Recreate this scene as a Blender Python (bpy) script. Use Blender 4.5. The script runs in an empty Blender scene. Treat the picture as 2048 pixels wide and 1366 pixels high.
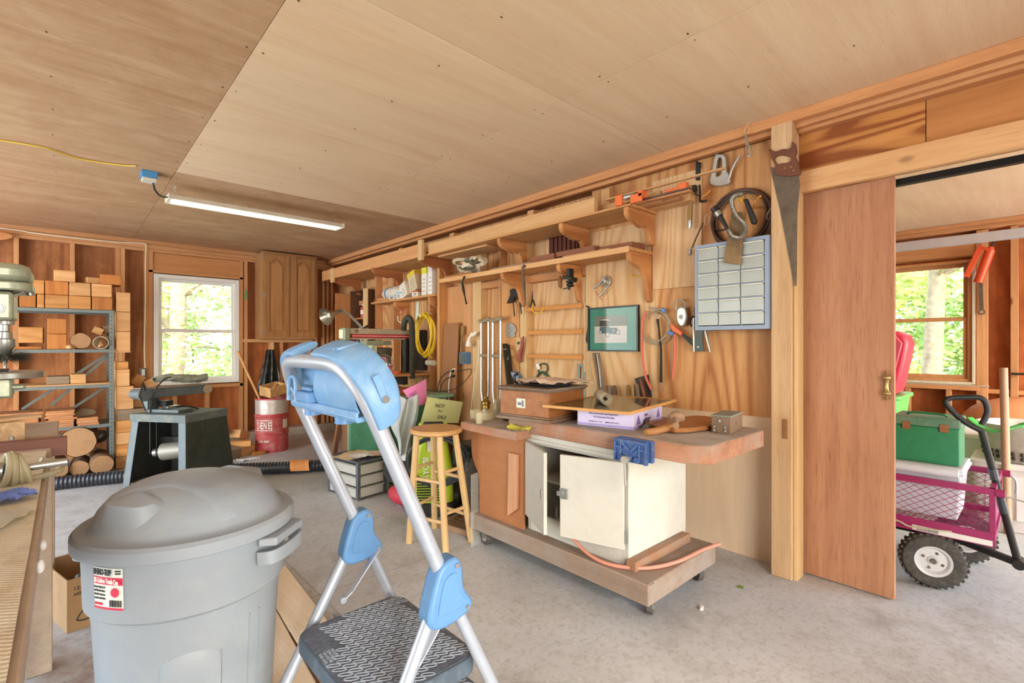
import bpy, bmesh, math, random
from mathutils import Vector, Matrix
random.seed(7)
PI = math.pi
SC = bpy.context.scene
COL = SC.collection

# ---------------------------------------------------------------- camera
F_PX = 975.0; HOR = 690.0; TH = math.radians(42.5); CAM_H = 1.2
SN, CS = math.sin(TH), math.cos(TH)
cam_d = bpy.data.cameras.new('camera'); cam = bpy.data.objects.new('camera', cam_d); COL.objects.link(cam)
cam_d.sensor_fit = 'HORIZONTAL'; cam_d.sensor_width = 36.0; cam_d.lens = 36.0 * F_PX / 2048.0
cam_d.shift_y = (HOR - 683.0) / 2048.0
cam_d.clip_start = 0.02; cam_d.clip_end = 200
cam.location = (0, 0, CAM_H); cam.rotation_euler = (PI / 2, 0, -TH)
SC.camera = cam

# ---------------------------------------------------------------- light
SC.view_settings.view_transform = 'Standard'; SC.view_settings.look = 'None'
SC.view_settings.gamma = 1.0; SC.view_settings.use_curve_mapping = False
SC.view_settings.exposure = 0.22
SC.cycles.use_denoising = True
SC.cycles.max_bounces = 8; SC.cycles.diffuse_bounces = 5; SC.cycles.glossy_bounces = 3
SC.cycles.transmission_bounces = 6; SC.cycles.transparent_max_bounces = 10
SC.cycles.sample_clamp_indirect = 8.0
SC.cycles.caustics_reflective = False; SC.cycles.caustics_refractive = False

world = bpy.data.worlds.new('sky'); SC.world = world; world.use_nodes = True
wn = world.node_tree.nodes; wl = world.node_tree.links
bgn = wn['Background']; sky = wn.new('ShaderNodeTexSky')
sky.sky_type = 'NISHITA'; sky.sun_disc = False; sky.sun_elevation = math.radians(42)
sky.sun_rotation = math.radians(200); sky.air_density = 1.4; sky.dust_density = 3.0
mixw = wn.new('ShaderNodeMix'); mixw.data_type = 'RGBA'; mixw.inputs[0].default_value = 0.75
wl.new(sky.outputs[0], mixw.inputs[6]); mixw.inputs[7].default_value = (0.86, 0.94, 1.0, 1)
wl.new(mixw.outputs[2], bgn.inputs[0])
# bright overcast sky above; stronger glow below the horizon, added to lift the ceiling
wt_ = wn.new('ShaderNodeTexCoord'); ws_ = wn.new('ShaderNodeSeparateXYZ'); wm_ = wn.new('ShaderNodeMapRange')
wl.new(wt_.outputs['Generated'], ws_.inputs[0]); wl.new(ws_.outputs[2], wm_.inputs[0])
wm_.inputs[1].default_value = -0.04; wm_.inputs[2].default_value = 0.04; wm_.inputs[3].default_value = 8.6; wm_.inputs[4].default_value = 4.6
wl.new(wm_.outputs[0], bgn.inputs[1])

def portal(name, loc, rot, sx, sy):
    """an opening in the walls through which the daylight of the sky reaches the room"""
    d = bpy.data.lights.new(name, 'AREA'); d.shape = 'RECTANGLE'; d.size = sx; d.size_y = sy; d.cycles.is_portal = True
    o = bpy.data.objects.new(name, d); o.location = loc; o.rotation_euler = rot; COL.objects.link(o)
portal('portal_rear_door', (-0.45, -2.62, 1.06), (math.radians(90), 0, 0), 2.7, 2.12)
portal('portal_side_opening', (-2.8, 3.9, 1.06), (0, math.radians(-90), 0), 2.12, 4.7)  # unseen side opening, set far back to light the deep end of the room
portal('portal_far_bay', (4.78, -2.62, 1.06), (math.radians(90), 0, 0), 2.85, 2.12)
portal('portal_window_back', (1.185, 7.02, 1.38), (math.radians(-90), 0, 0), 0.88, 1.28)
portal('portal_window_far', (6.62, 0.91, 1.43), (0, math.radians(90), 0), 1.2, 0.88)
sun_d = bpy.data.lights.new('sun', 'SUN'); sun_d.energy = 0.6; sun_d.angle = math.radians(1.5); sun_d.color = (1.0, 0.95, 0.86)
sun = bpy.data.objects.new('sun', sun_d); COL.objects.link(sun)
sun.rotation_euler = (math.radians(69.3), 0, math.radians(-19.3))

# ---------------------------------------------------------------- rays (a pixel of the photo met with a known plane of the room)
def ray(u, v):
    t = (u - 1024.0) / F_PX
    return (SN + t * CS, CS - t * SN, -(v - HOR) / F_PX)
def onX(u, v, X):
    r = ray(u, v); k = X / r[0]; return Vector((X, r[1] * k, CAM_H + r[2] * k))
def onY(u, v, Y):
    r = ray(u, v); k = Y / r[1]; return Vector((r[0] * k, Y, CAM_H + r[2] * k))
def onZ(u, v, Z):
    r = ray(u, v); k = (Z - CAM_H) / r[2]; return Vector((r[0] * k, r[1] * k, Z))

# ---------------------------------------------------------------- materials
def lin(c):
    if isinstance(c, str):
        c = tuple(int(c[i:i + 2], 16) / 255 for i in (0, 2, 4))
    return tuple((x / 12.92 if x <= 0.04045 else ((x + 0.055) / 1.055) ** 2.4) for x in c) + (1.0,)
MATS = {}
class NT:
    def __init__(s, name):
        s.m = bpy.data.materials.new(name); s.m.use_nodes = True; s.t = s.m.node_tree
        s.b = s.t.nodes['Principled BSDF']; s.o = s.t.nodes['Material Output']
    def n(s, typ, **kw):
        x = s.t.nodes.new(typ)
        for k, v in kw.items(): setattr(x, k, v)
        return x
    def l(s, a, b): s.t.links.new(a, b)
    def coords(s, scale=(1, 1, 1), rnd=True):
        tc = s.n('ShaderNodeTexCoord'); mp = s.n('ShaderNodeMapping'); mp.inputs['Scale'].default_value = scale
        if rnd:
            oi = s.n('ShaderNodeObjectInfo'); mu = s.n('ShaderNodeMath', operation='MULTIPLY'); mu.inputs[1].default_value = 37.0
            s.l(oi.outputs['Random'], mu.inputs[0])
            ad = s.n('ShaderNodeVectorMath', operation='ADD'); s.l(tc.outputs['Object'], ad.inputs[0]); s.l(mu.outputs[0], ad.inputs[1])
            s.l(ad.outputs[0], mp.inputs[0]); s.oi = oi
        else: s.l(tc.outputs['Object'], mp.inputs[0])
        return mp.outputs[0]
    def noise(s, vec, scale, detail=3, rough=0.55, dist=0.0):
        x = s.n('ShaderNodeTexNoise'); x.inputs['Scale'].default_value = scale; x.inputs['Detail'].default_value = detail
        x.inputs['Roughness'].default_value = rough; x.inputs['Distortion'].default_value = dist
        s.l(vec, x.inputs['Vector']); return x.outputs['Fac']
    def math(s, op, a, b=None, c=None):
        x = s.n('ShaderNodeMath', operation=op)
        for i, q in enumerate((a, b, c)):
            if q is None: continue
            if isinstance(q, (int, float)): x.inputs[i].default_value = q
            else: s.l(q, x.inputs[i])
        return x.outputs[0]
    def mix(s, fac, a, b, blend='MIX'):
        x = s.n('ShaderNodeMix', data_type='RGBA', blend_type=blend)
        for i, q in ((0, fac), (6, a), (7, b)):
            if isinstance(q, (int, float)): x.inputs[i].default_value = q
            elif isinstance(q, tuple): x.inputs[i].default_value = q
            else: s.l(q, x.inputs[i])
        return x.outputs[2]
    def rng(s, v, a, b, c=0.0, d=1.0):
        x = s.n('ShaderNodeMapRange'); x.inputs[1].default_value = a; x.inputs[2].default_value = b
        x.inputs[3].default_value = c; x.inputs[4].default_value = d; s.l(v, x.inputs[0]); return x.outputs[0]
    def bump(s, h, strength=0.3, dist=0.01):
        x = s.n('ShaderNodeBump'); x.inputs['Strength'].default_value = strength; x.inputs['Distance'].default_value = dist
        s.l(h, x.inputs['Height']); s.l(x.outputs[0], s.b.inputs['Normal'])
    def col(s, c):
        if isinstance(c, tuple): s.b.inputs['Base Color'].default_value = c
        else: s.l(c, s.b.inputs['Base Color'])

def plain(name, c, rough=0.5, metal=0.0, var=0.08, scale=6.0, dirt=None, dirt_amt=0.35, bump=0.0, spec=0.5, tint=0.0, alpha=1.0, trans=0.0, emit=0.0, coat=0.0):
    """paint, plastic or metal with faint mottling and optional dirt"""
    if name in MATS: return MATS[name]
    k = NT(name); c = lin(c) if not (isinstance(c, tuple) and len(c) == 4) else c
    vec = k.coords((1, 1, 1)); n = k.noise(vec, scale, 4, 0.6)
    lo = tuple(x * (1 - var) for x in c[:3]) + (1,); hi = tuple(min(1, x * (1 + var)) for x in c[:3]) + (1,)
    out = k.mix(k.rng(n, 0.3, 0.7), lo, hi)
    if dirt:
        n2 = k.noise(vec, scale * 2.7, 6, 0.7, 0.4)
        out = k.mix(k.math('MULTIPLY', k.rng(n2, 0.48, 0.7), dirt_amt), out, lin(dirt))
    if tint:
        out = k.mix(1.0, out, k_tint(k, tint), 'MULTIPLY')
    k.col(out)
    k.b.inputs['Roughness'].default_value = rough; k.b.inputs['Metallic'].default_value = metal
    k.b.inputs['Specular IOR Level'].default_value = spec
    if coat: k.b.inputs['Coat Weight'].default_value = coat
    if bump: k.bump(k.noise(vec, scale * 8, 3), bump, 0.004)
    if trans: k.b.inputs['Transmission Weight'].default_value = trans; k.b.inputs['IOR'].default_value = 1.45
    if alpha < 1: k.b.inputs['Alpha'].default_value = alpha
    if emit: k.b.inputs['Emission Color'].default_value = c; k.b.inputs['Emission Strength'].default_value = emit
    MATS[name] = k.m; return k.m
def k_tint(k, amt):
    r = k.rng(k.oi.outputs['Random'], 0, 1, 1 - amt, 1 + amt * 0.6)
    cc = k.n('ShaderNodeCombineColor'); [k.l(r, cc.inputs[i]) for i in range(3)]
    return cc.outputs[0]

def soft(c, k=0.05):
    l = .3 * c[0] + .59 * c[1] + .11 * c[2]; return tuple(x + (l - x) * k for x in c[:3]) + (1.0,)
def wood(name, light, dark, axis='Y', figure=0.0, fig_scale=1.2, rings=26, knots=0.0, streak=0.55, rough=0.6, tint=0.0, weather=None, weather_amt=0.5, coat=0.0, pores=0.25):
    """sawn wood or plywood; the grain runs along axis; figure adds cathedral contour lines"""
    if name in MATS: return MATS[name]
    k = NT(name); st = {'X': (0.06, 1, 1), 'Y': (1, 0.06, 1), 'Z': (1, 1, 0.06)}[axis]
    st2 = {'X': (0.16, 1, 1), 'Y': (1, 0.16, 1), 'Z': (1, 1, 0.16)}[axis]
    vec = k.coords(st); a, b = soft(lin(light)), soft(lin(dark))
    n = k.noise(vec, 22, 5, 0.65, 0.3)
    f = k.math('MULTIPLY', k.rng(n, 0.32, 0.72), streak)
    if figure:
        mp = k.coords(st2); g = k.noise(mp, fig_scale, 2, 0.4, 0.25)
        s = k.math('SINE', k.math('MULTIPLY', g, rings * 6.283))
        s = k.math('POWER', k.math('MULTIPLY_ADD', s, 0.5, 0.5), 2.2)
        f = k.math('ADD', f, k.math('MULTIPLY', s, figure))
    c = k.mix(f, a, b)
    big = k.noise(k.coords((1, 1, 1)), 1.3, 2)
    c = k.mix(k.math('MULTIPLY', k.rng(big, 0.4, 0.7), 0.25), c, tuple(x * 0.82 for x in a[:3]) + (1,))
    if pores:
        p = k.noise(vec, 160, 2, 0.5); c = k.mix(k.math('MULTIPLY', k.rng(p, 0.55, 0.75), pores), c, tuple(x * 0.55 for x in b[:3]) + (1,))
    if knots:
        stk = {'X': (0.5, 1, 1), 'Y': (1, 0.5, 1), 'Z': (1, 1, 0.5)}[axis]
        vo = k.n('ShaderNodeTexVoronoi'); vo.inputs['Scale'].default_value = 3.2; k.l(k.coords(stk), vo.inputs['Vector'])
        cr = k.n('ShaderNodeSeparateColor'); k.l(vo.outputs['Color'], cr.inputs[0])
        rr = k.math('MULTIPLY', cr.outputs[0], 0.10)
        kd = k.math('SUBTRACT', 1.0, k.math('DIVIDE', vo.outputs['Distance'], rr)); kd = k.rng(kd, 0.0, 0.6)
        kd = k.math('MULTIPLY', kd, knots); c = k.mix(kd, c, lin('5a2c18'))
    if weather:
        w = k.noise(k.coords((1, 1, 1)), 4.0, 6, 0.7, 0.6); c = k.mix(k.math('MULTIPLY', k.rng(w, 0.42, 0.62), weather_amt), c, lin(weather))
    if tint: c = k.mix(1.0, c, k_tint(k, tint), 'MULTIPLY')
    k.col(c); k.b.inputs['Roughness'].default_value = rough; k.b.inputs['Specular IOR Level'].default_value = 0.3
    if coat: k.b.inputs['Coat Weight'].default_value = coat; k.b.inputs['Coat Roughness'].default_value = 0.25
    k.bump(n, 0.12, 0.004)
    MATS[name] = k.m; return k.m

def glass(name, c=(1, 1, 1, 1), amount=0.9, rough=0.02):
    """thin clear pane: mostly see-through with a reflection on top"""
    if name in MATS: return MATS[name]
    k = NT(name); tr = k.n('ShaderNodeBsdfTransparent'); tr.inputs[0].default_value = c
    gl = k.n('ShaderNodeBsdfGlossy'); gl.inputs['Roughness'].default_value = rough
    fr = k.n('ShaderNodeFresnel'); fr.inputs[0].default_value = 1.45
    mx = k.n('ShaderNodeMixShader'); fac = k.math('MULTIPLY', fr.outputs[0], amount)
    k.l(fac, mx.inputs[0]); k.l(tr.outputs[0], mx.inputs[1]); k.l(gl.outputs[0], mx.inputs[2])
    k.l(mx.outputs[0], k.o.inputs[0]); k.m.use_screen_refraction = False
    MATS[name] = k.m; return k.m

# ---------------------------------------------------------------- mesh building
ROOTLOC = {}
def R(rx=0, ry=0, rz=0):
    return (Matrix.Rotation(math.radians(rz), 4, 'Z') @ Matrix.Rotation(math.radians(ry), 4, 'Y') @ Matrix.Rotation(math.radians(rx), 4, 'X'))
def frame_of(z, x=None):
    z = Vector(z).normalized()
    if x is None: x = Vector((0, 0, 1)) if abs(z.z) < 0.9 else Vector((1, 0, 0))
    y = z.cross(Vector(x)).normalized(); x = y.cross(z).normalized()
    return x, y, z
def catmull(p, n=6, closed=False):
    p = [Vector(q) for q in p]; out = []; N = len(p); rng_ = N if closed else N - 1
    for i in range(rng_):
        if closed: a, b, c, d = p[(i - 1) % N], p[i], p[(i + 1) % N], p[(i + 2) % N]
        else: a, b, c, d = p[max(i - 1, 0)], p[i], p[i + 1], p[min(i + 2, N - 1)]
        for j in range(n):
            t = j / n
            out.append(0.5 * ((2 * b) + (c - a) * t + (2 * a - 5 * b + 4 * c - d) * t * t + (3 * b - a - 3 * c + d) * t ** 3))
    if not closed: out.append(p[-1])
    return out
class MB:
    def __init__(s, T=None):
        s.v = []; s.f = []; s.sm = []; s.mi = []; s.T = T or Matrix.Identity(4); s.cur = 0
    def m(s, i): s.cur = i; return s
    def add(s, verts, faces, smooth=False):
        b = len(s.v); s.v += [s.T @ Vector(q) for q in verts]
        s.f += [tuple(b + i for i in f) for f in faces]; s.sm += [smooth] * len(faces); s.mi += [s.cur] * len(faces)
        return s
    def box(s, c, d, rot=None):
        c = Vector(c); M = rot or Matrix.Identity(4); hx, hy, hz = d[0] / 2, d[1] / 2, d[2] / 2
        vs = [c + (M @ Vector((x, y, z))) for x in (-hx, hx) for y in (-hy, hy) for z in (-hz, hz)]
        return s.add(vs, [(0, 1, 3, 2), (4, 6, 7, 5), (0, 4, 5, 1), (2, 3, 7, 6), (0, 2, 6, 4), (1, 5, 7, 3)])
    def bb(s, x0, x1, y0, y1, z0, z1):
        return s.box(((x0 + x1) / 2, (y0 + y1) / 2, (z0 + z1) / 2), (abs(x1 - x0), abs(y1 - y0), abs(z1 - z0)))
    def beam(s, p, q, w, h, up=(0, 0, 1)):
        p, q = Vector(p), Vector(q); x, y, z = frame_of(q - p, up)
        vs = [e + y * a * w / 2 + x * b * h / 2 for e in (p, q) for a, b in ((-1, -1), (1, -1), (1, 1), (-1, 1))]
        return s.add(vs, [(3, 2, 1, 0), (4, 5, 6, 7), (0, 1, 5, 4), (1, 2, 6, 5), (2, 3, 7, 6), (3, 0, 4, 7)])
    def cyl(s, p, q, r0, r1=None, n=20, caps=True, smooth=True):
        r1 = r0 if r1 is None else r1; p, q = Vector(p), Vector(q); x, y, z = frame_of(q - p)
        vs = []
        for e, r in ((p, r0), (q, r1)):
            for i in range(n):
                a = 2 * PI * i / n; vs.append(e + x * math.cos(a) * r + y * math.sin(a) * r)
        s.add(vs, [(i, (i + 1) % n, n + (i + 1) % n, n + i) for i in range(n)], smooth)
        if caps: s.add(vs, [tuple(range(n - 1, -1, -1)), tuple(range(n, 2 * n))], False)
        return s
    def tube(s, pts, r, n=10, closed=False, caps=True, rot0=None, prof=None):
        pts = [Vector(q) for q in pts]; N = len(pts); rings = []
        rr = r if isinstance(r, (list, tuple)) else [r] * N; x = None
        for i, p in enumerate(pts):
            if closed: t = pts[(i + 1) % N] - pts[i - 1]
            else: t = pts[min(i + 1, N - 1)] - pts[max(i - 1, 0)]
            if t.length < 1e-9: t = Vector((0, 0, 1))
            t.normalize()
            if x is None: x, y, _ = frame_of(t, rot0)
            else:
                x = (x - t * x.dot(t)); x = x.normalized() if x.length > 1e-6 else frame_of(t)[0]; y = t.cross(x)
            if prof: rings.append([p + x * a * rr[i] + y * b * rr[i] for a, b in prof])
            else: rings.append([p + x * math.cos(2 * PI * k / n) * rr[i] + y * math.sin(2 * PI * k / n) * rr[i] for k in range(n)])
        m = len(rings[0]); vs = [q for g in rings for q in g]; fs = []
        for i in range(N if closed else N - 1):
            j = (i + 1) % N
            fs += [(i * m + k, i * m + (k + 1) % m, j * m + (k + 1) % m, j * m + k) for k in range(m)]
        s.add(vs, fs, True)
        if caps and not closed: s.add(rings[0] + rings[-1], [tuple(range(m - 1, -1, -1)), tuple(range(m, 2 * m))])
        return s
    def curve(s, pts, r, n=8, seg=6, closed=False): return s.tube(catmull(pts, seg, closed), r, n, closed)
    def prism(s, poly, ext, smooth=False):
        poly = [Vector(q) for q in poly]; e = Vector(ext); n = len(poly)
        return s.add(poly + [q + e for q in poly], [tuple(range(n - 1, -1, -1)), tuple(range(n, 2 * n))] + [(i, (i + 1) % n, n + (i + 1) % n, n + i) for i in range(n)], smooth)
    def lathe(s, prof, c=(0, 0, 0), axis=(0, 0, 1), n=28, smooth=True, xr=None):
        x, y, z = frame_of(axis, xr); c = Vector(c); vs = []
        for r, h in prof: vs += [c + z * h + x * math.cos(2 * PI * i / n) * r + y * math.sin(2 * PI * i / n) * r for i in range(n)]
        fs = [(j * n + i, j * n + (i + 1) % n, (j + 1) * n + (i + 1) % n, (j + 1) * n + i) for j in range(len(prof) - 1) for i in range(n)]
        return s.add(vs, fs, smooth)
    def ell(s, c, r, rot=None, n=16, m=10, jit=0.0, seed=0):
        c = Vector(c); M = rot or Matrix.Identity(4); r = r if isinstance(r, (tuple, list)) else (r, r, r); rd = random.Random(seed)
        vs = []
        for j in range(m + 1):
            for i in range(n):
                a = PI * j / m; b = 2 * PI * i / n; k = 1 + (rd.uniform(-jit, jit) if 0 < j < m else 0)
                vs.append(c + (M @ Vector((r[0] * math.sin(a) * math.cos(b) * k, r[1] * math.sin(a) * math.sin(b) * k, r[2] * math.cos(a) * k))))
        return s.add(vs, [(j * n + i, j * n + (i + 1) % n, (j + 1) * n + (i + 1) % n, (j + 1) * n + i) for j in range(m) for i in range(n)], True)
    def torus(s, c, R_, r, axis=(0, 0, 1), n=36, m=8, sy=1.0):
        x, y, z = frame_of(axis); c = Vector(c)
        return s.tube([c + x * math.cos(2 * PI * i / n) * R_ + y * math.sin(2 * PI * i / n) * R_ * sy for i in range(n)], r, m, True)
    def sheet(s, f, nu, nv, thick=0.0015):
        """a thin solid sheet from f(u,v)->point, u,v in 0..1"""
        g = [[Vector(f(i / nu, j / nv)) for j in range(nv + 1)] for i in range(nu + 1)]; vs = []; back = []
        for i in range(nu + 1):
            for j in range(nv + 1):
                a = g[min(i + 1, nu)][j] - g[max(i - 1, 0)][j]; b = g[i][min(j + 1, nv)] - g[i][max(j - 1, 0)]
                nn = a.cross(b); nn = nn.normalized() if nn.length > 1e-12 else Vector((0, 0, 1))
                vs.append(g[i][j]); back.append(g[i][j] - nn * thick)
        w = nv + 1; q = [(i * w + j, (i + 1) * w + j, (i + 1) * w + j + 1, i * w + j + 1) for i in range(nu) for j in range(nv)]
        o = len(vs); fs = q + [tuple(o + k for k in reversed(t)) for t in q]
        edge = [i * w for i in range(nu + 1)] + [nu * w + j for j in range(1, w)] + [i * w + nv for i in range(nu - 1, -1, -1)] + [j for j in range(nv - 1, 0, -1)]
        fs += [(edge[k], edge[(k + 1) % len(edge)], o + edge[(k + 1) % len(edge)], o + edge[k]) for k in range(len(edge))]
        return s.add(vs + back, fs, True)
    def build(s, name, mat, parent=None, bevel=0.0, label=None, kind=None):
        vs = s.v
        lo = Vector((min(q.x for q in vs), min(q.y for q in vs), min(q.z for q in vs))); hi = Vector((max(q.x for q in vs), max(q.y for q in vs), max(q.z for q in vs)))
        base = Vector(((lo.x + hi.x) / 2, (lo.y + hi.y) / 2, lo.z))
        me = bpy.data.meshes.new(name); me.from_pydata([q - base for q in vs], [], s.f); me.update()
        bm = bmesh.new(); bm.from_mesh(me); bmesh.ops.remove_doubles(bm, verts=bm.verts, dist=1e-6); bmesh.ops.recalc_face_normals(bm, faces=bm.faces)
        bm.to_mesh(me); bm.free()
        if len(me.polygons) == len(s.sm):
            for p, q, mi in zip(me.polygons, s.sm, s.mi): p.use_smooth = q; p.material_index = mi
        for mm in (mat if isinstance(mat, (list, tuple)) else [mat]): me.materials.append(mm)
        try: me.set_sharp_from_angle(angle=math.radians(38))
        except Exception: pass
        o = bpy.data.objects.new(name, me); COL.objects.link(o)
        if parent is not None: o.parent = parent; o.location = base - ROOTLOC[parent.name]
        else: o.location = base
        ROOTLOC[o.name] = base
        if bevel:
            b = o.modifiers.new('bevel', 'BEVEL'); b.width = bevel; b.segments = 2; b.limit_method = 'ANGLE'; b.angle_limit = math.radians(50)
        if label: o['label'] = label
        if kind: o['kind'] = kind
        return o
def tag(o, label, cat, group=None, kind=None):
    o['label'] = label; o['category'] = cat
    if group: o['group'] = group
    if kind: o['kind'] = kind
    return o
def thing(name, loc, label, cat, group=None):
    o = bpy.data.objects.new(name, None); COL.objects.link(o); o.location = loc; o.empty_display_size = 0.1
    ROOTLOC[o.name] = Vector(loc); return tag(o, label, cat, group)
def struct(name, mb, mat, parent=None, bevel=0.0):
    o = mb.build(name, mat, parent, bevel)
    if parent is None: o['kind'] = 'structure'
    return o
def clone(o, parent=None, loc=None, rotz=None, **props):
    c = o.copy(); COL.objects.link(c)
    if parent is not None: c.parent = parent
    for ch in [x for x in SRC_CHILDREN(o)]: clone(ch, c)
    if loc is not None: c.location = loc
    if rotz is not None: c.rotation_euler = (0, 0, rotz)
    for k, v in props.items(): c[k] = v
    return c
def SRC_CHILDREN(o): return [x for x in bpy.data.objects if x.parent == o]
def text(name, body, mat, origin, xdir, ydir, size, parent, extrude=0.0006, width=None, align='LEFT', shear=0.0, bold=0.0):
    """lettering as a mesh, lying in the plane of xdir/ydir"""
    cu = bpy.data.curves.new(name, 'FONT'); cu.body = body; cu.size = size; cu.extrude = extrude; cu.align_x = align; cu.shear = shear; cu.offset = bold
    t = bpy.data.objects.new(name + '_tmp', cu); COL.objects.link(t)
    dg = bpy.context.evaluated_depsgraph_get(); me = bpy.data.meshes.new_from_object(t.evaluated_get(dg))
    bpy.data.objects.remove(t); me.name = name
    x = Vector(xdir).normalized(); y = Vector(ydir).normalized(); z = x.cross(y); M = Matrix((x, y, z)).transposed().to_4x4()
    sx = 1.0
    if width and len(me.vertices):
        w = max(v.co.x for v in me.vertices) - min(v.co.x for v in me.vertices); sx = width / max(w, 1e-6)
    for v in me.vertices: v.co = M @ Vector((v.co.x * sx, v.co.y, v.co.z))
    me.materials.clear(); me.materials.append(mat)
    o = bpy.data.objects.new(name, me); COL.objects.link(o); o.parent = parent; o.location = Vector(origin) - ROOTLOC[parent.name]
    ROOTLOC[o.name] = Vector(origin); return o
# ---------------------------------------------------------------- palette
M_CEIL = wood('ceiling_plywood', 'e8cca6', 'd0a67a', 'X', figure=0.18, fig_scale=0.9, rings=9, streak=0.35, rough=0.75, tint=0.04, pores=0.15)
M_CEIL2 = wood('ceiling_plywood_aged', 'c9a57f', 'a3764c', 'X', figure=0.15, fig_scale=0.9, rings=9, streak=0.5, rough=0.75, tint=0.04, weather='9a6a44', weather_amt=0.3, pores=0.15)
M_PLYL = wood('pale_plywood', 'e3c193', 'cd9a62', 'Z', figure=0.62, fig_scale=1.3, rings=30, streak=0.5, rough=0.6, pores=0.25)
M_PLYP = wood('palest_plywood', 'e6cfb2', 'd4b28c', 'Z', figure=0.3, fig_scale=1.2, rings=12, streak=0.4, rough=0.65, pores=0.12)
M_PLYO = wood('orange_plywood', 'dea86c', 'a9662f', 'Z', figure=0.6, fig_scale=1.2, rings=26, streak=0.5, rough=0.55, knots=0.3)
M_PLYH = wood('header_plywood', 'd8964c', '8f4c1c', 'Y', figure=1.0, fig_scale=3.0, rings=15, streak=0.5, rough=0.5)
M_PLYD = wood('sheathing_plywood', 'b57a4a', '77421f', 'Z', figure=0.45, fig_scale=1.1, rings=24, streak=0.65, rough=0.65, knots=0.9, weather='6f4228', weather_amt=0.45)
M_PLYDR = wood('red_sheathing', 'bf7440', '8a451e', 'Z', figure=0.3, fig_scale=1.1, rings=13, streak=0.65, rough=0.65, knots=0.6, weather='7c4020', weather_amt=0.4)
M_STUD = wood('stud_upright', 'd59f6b', 'b06b38', 'Z', streak=0.55, knots=0.85, tint=0.10, rough=0.65)
M_STUDX = wood('stud_across_x', 'd59f6b', 'b06b38', 'X', streak=0.55, knots=0.85, tint=0.10, rough=0.65)
M_STUDY = wood('stud_across_y', 'd89d66', 'a9622f', 'Y', streak=0.6, knots=0.85, tint=0.10, rough=0.65)
M_PINE = wood('fresh_pine_upright', 'e0bf8c', 'c39459', 'Z', streak=0.55, knots=0.6, tint=0.06)
M_PINEY = wood('fresh_pine_lengthwise', 'e2b27c', 'c6884c', 'Y', streak=0.55, knots=0.5, tint=0.06)
M_DOOR = wood('sliding_door_veneer', 'c08b66', '93593a', 'Z', streak=0.6, figure=0.05, rings=6, rough=0.5, pores=0.45)
M_FIR = wood('fir_shelf', 'd9a468', 'b37539', 'Y', streak=0.6, figure=0.12, rings=12, tint=0.05)

def concrete():
    k = NT('concrete_floor'); v = k.coords((1, 1, 1), rnd=False)
    a = k.noise(v, 0.9, 5, 0.6, 0.2); b = k.noise(v, 3.2, 8, 0.68, 0.15); c = k.noise(v, 45, 5, 0.7)
    col = k.mix(k.rng(a, 0.32, 0.68), lin('c9cccf'), lin('b2b4b6'))
    col = k.mix(k.math('MULTIPLY', k.rng(b, 0.52, 0.72), 0.6), col, lin('948f86'))
    col = k.mix(k.math('MULTIPLY', k.rng(b, 0.30, 0.42, 1, 0), 0.5), col, lin('d6d8da'))
    col = k.mix(k.math('MULTIPLY', k.rng(c, 0.48, 0.7), 0.5), col, lin('8c867e'))
    vo = k.n('ShaderNodeTexVoronoi'); vo.inputs['Scale'].default_value = 6.0; k.l(v, vo.inputs['Vector'])
    sp = k.rng(vo.outputs['Distance'], 0.02, 0.06, 1, 0); sp = k.math('MULTIPLY', sp, k.rng(c, 0.48, 0.56)); col = k.mix(k.math('MULTIPLY', sp, 0.85), col, lin('4b443c'))
    # brown dust gathered along the back wall and under the left bench (stains with a shape of their own)
    sx = k.n('ShaderNodeSeparateXYZ'); k.l(v, sx.inputs[0])
    d1 = k.math('MULTIPLY', k.rng(sx.outputs[1], 3.05, 4.25), k.rng(b, 0.35, 0.6)); col = k.mix(k.math('MULTIPLY', d1, 0.5), col, lin('ad9478'))
    d2 = k.math('MULTIPLY', k.math('MULTIPLY', k.rng(sx.outputs[0], -1.55, -1.8), k.rng(sx.outputs[1], 1.05, 0.65)), k.rng(b, 0.42, 0.6)); col = k.mix(k.math('MULTIPLY', d2, 0.7), col, lin('8a6442'))
    # control joints
    for idx, pos in ((0, -1.05), (1, 0.2)):
        j = k.math('ABSOLUTE', k.math('SUBTRACT', sx.outputs[idx], pos)); j = k.rng(j, 0.0, 0.006, 1, 0); col = k.mix(k.math('MULTIPLY', j, 0.5), col, lin('6b655c'))
    k.col(col); k.l(k.rng(b, 0.3, 0.7, 0.45, 0.8), k.b.inputs['Roughness']); k.b.inputs['Specular IOR Level'].default_value = 0.35
    k.bump(c, 0.12, 0.004); return k.m
M_FLOOR = concrete()

# ---------------------------------------------------------------- room shell
CE = 2.39; XT = 2.85; YB = 6.88; XF = 6.45
struct('floor', MB().bb(-2.8, 6.7, -2.9, 7.2, -0.12, 0), M_FLOOR)
cx = [-2.78, -1.88, -0.66, 0.56, 1.78, 2.85]; cy = [-2.6, -0.86, 1.58, 4.03, 6.97]
mb1, mb2 = MB(), MB(); n_ = 0
for i in range(5):
    for j in range(4):
        aged = (i <= 2) or (j == 3)
        p = MB().bb(cx[i] + 0.0015, cx[i + 1] - 0.0015, cy[j] + 0.0015, cy[j + 1] - 0.0015, CE, CE + 0.012)
        n_ += 1
        o = p.build('ceiling', M_CEIL2 if aged else M_CEIL); o['kind'] = 'structure'
M_DARKGAP = plain('dark_gap', '3a2a1e', 0.9)
struct('ceiling', MB().bb(-2.78, 2.85, -2.6, 7.0, CE + 0.0125, CE + 0.05), M_DARKGAP)
struct('ceiling', MB().bb(2.97, 6.6, -2.6, 7.0, CE + 0.002, CE + 0.05), M_CEIL)
mb = MB(); rd = random.Random(3)
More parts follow.
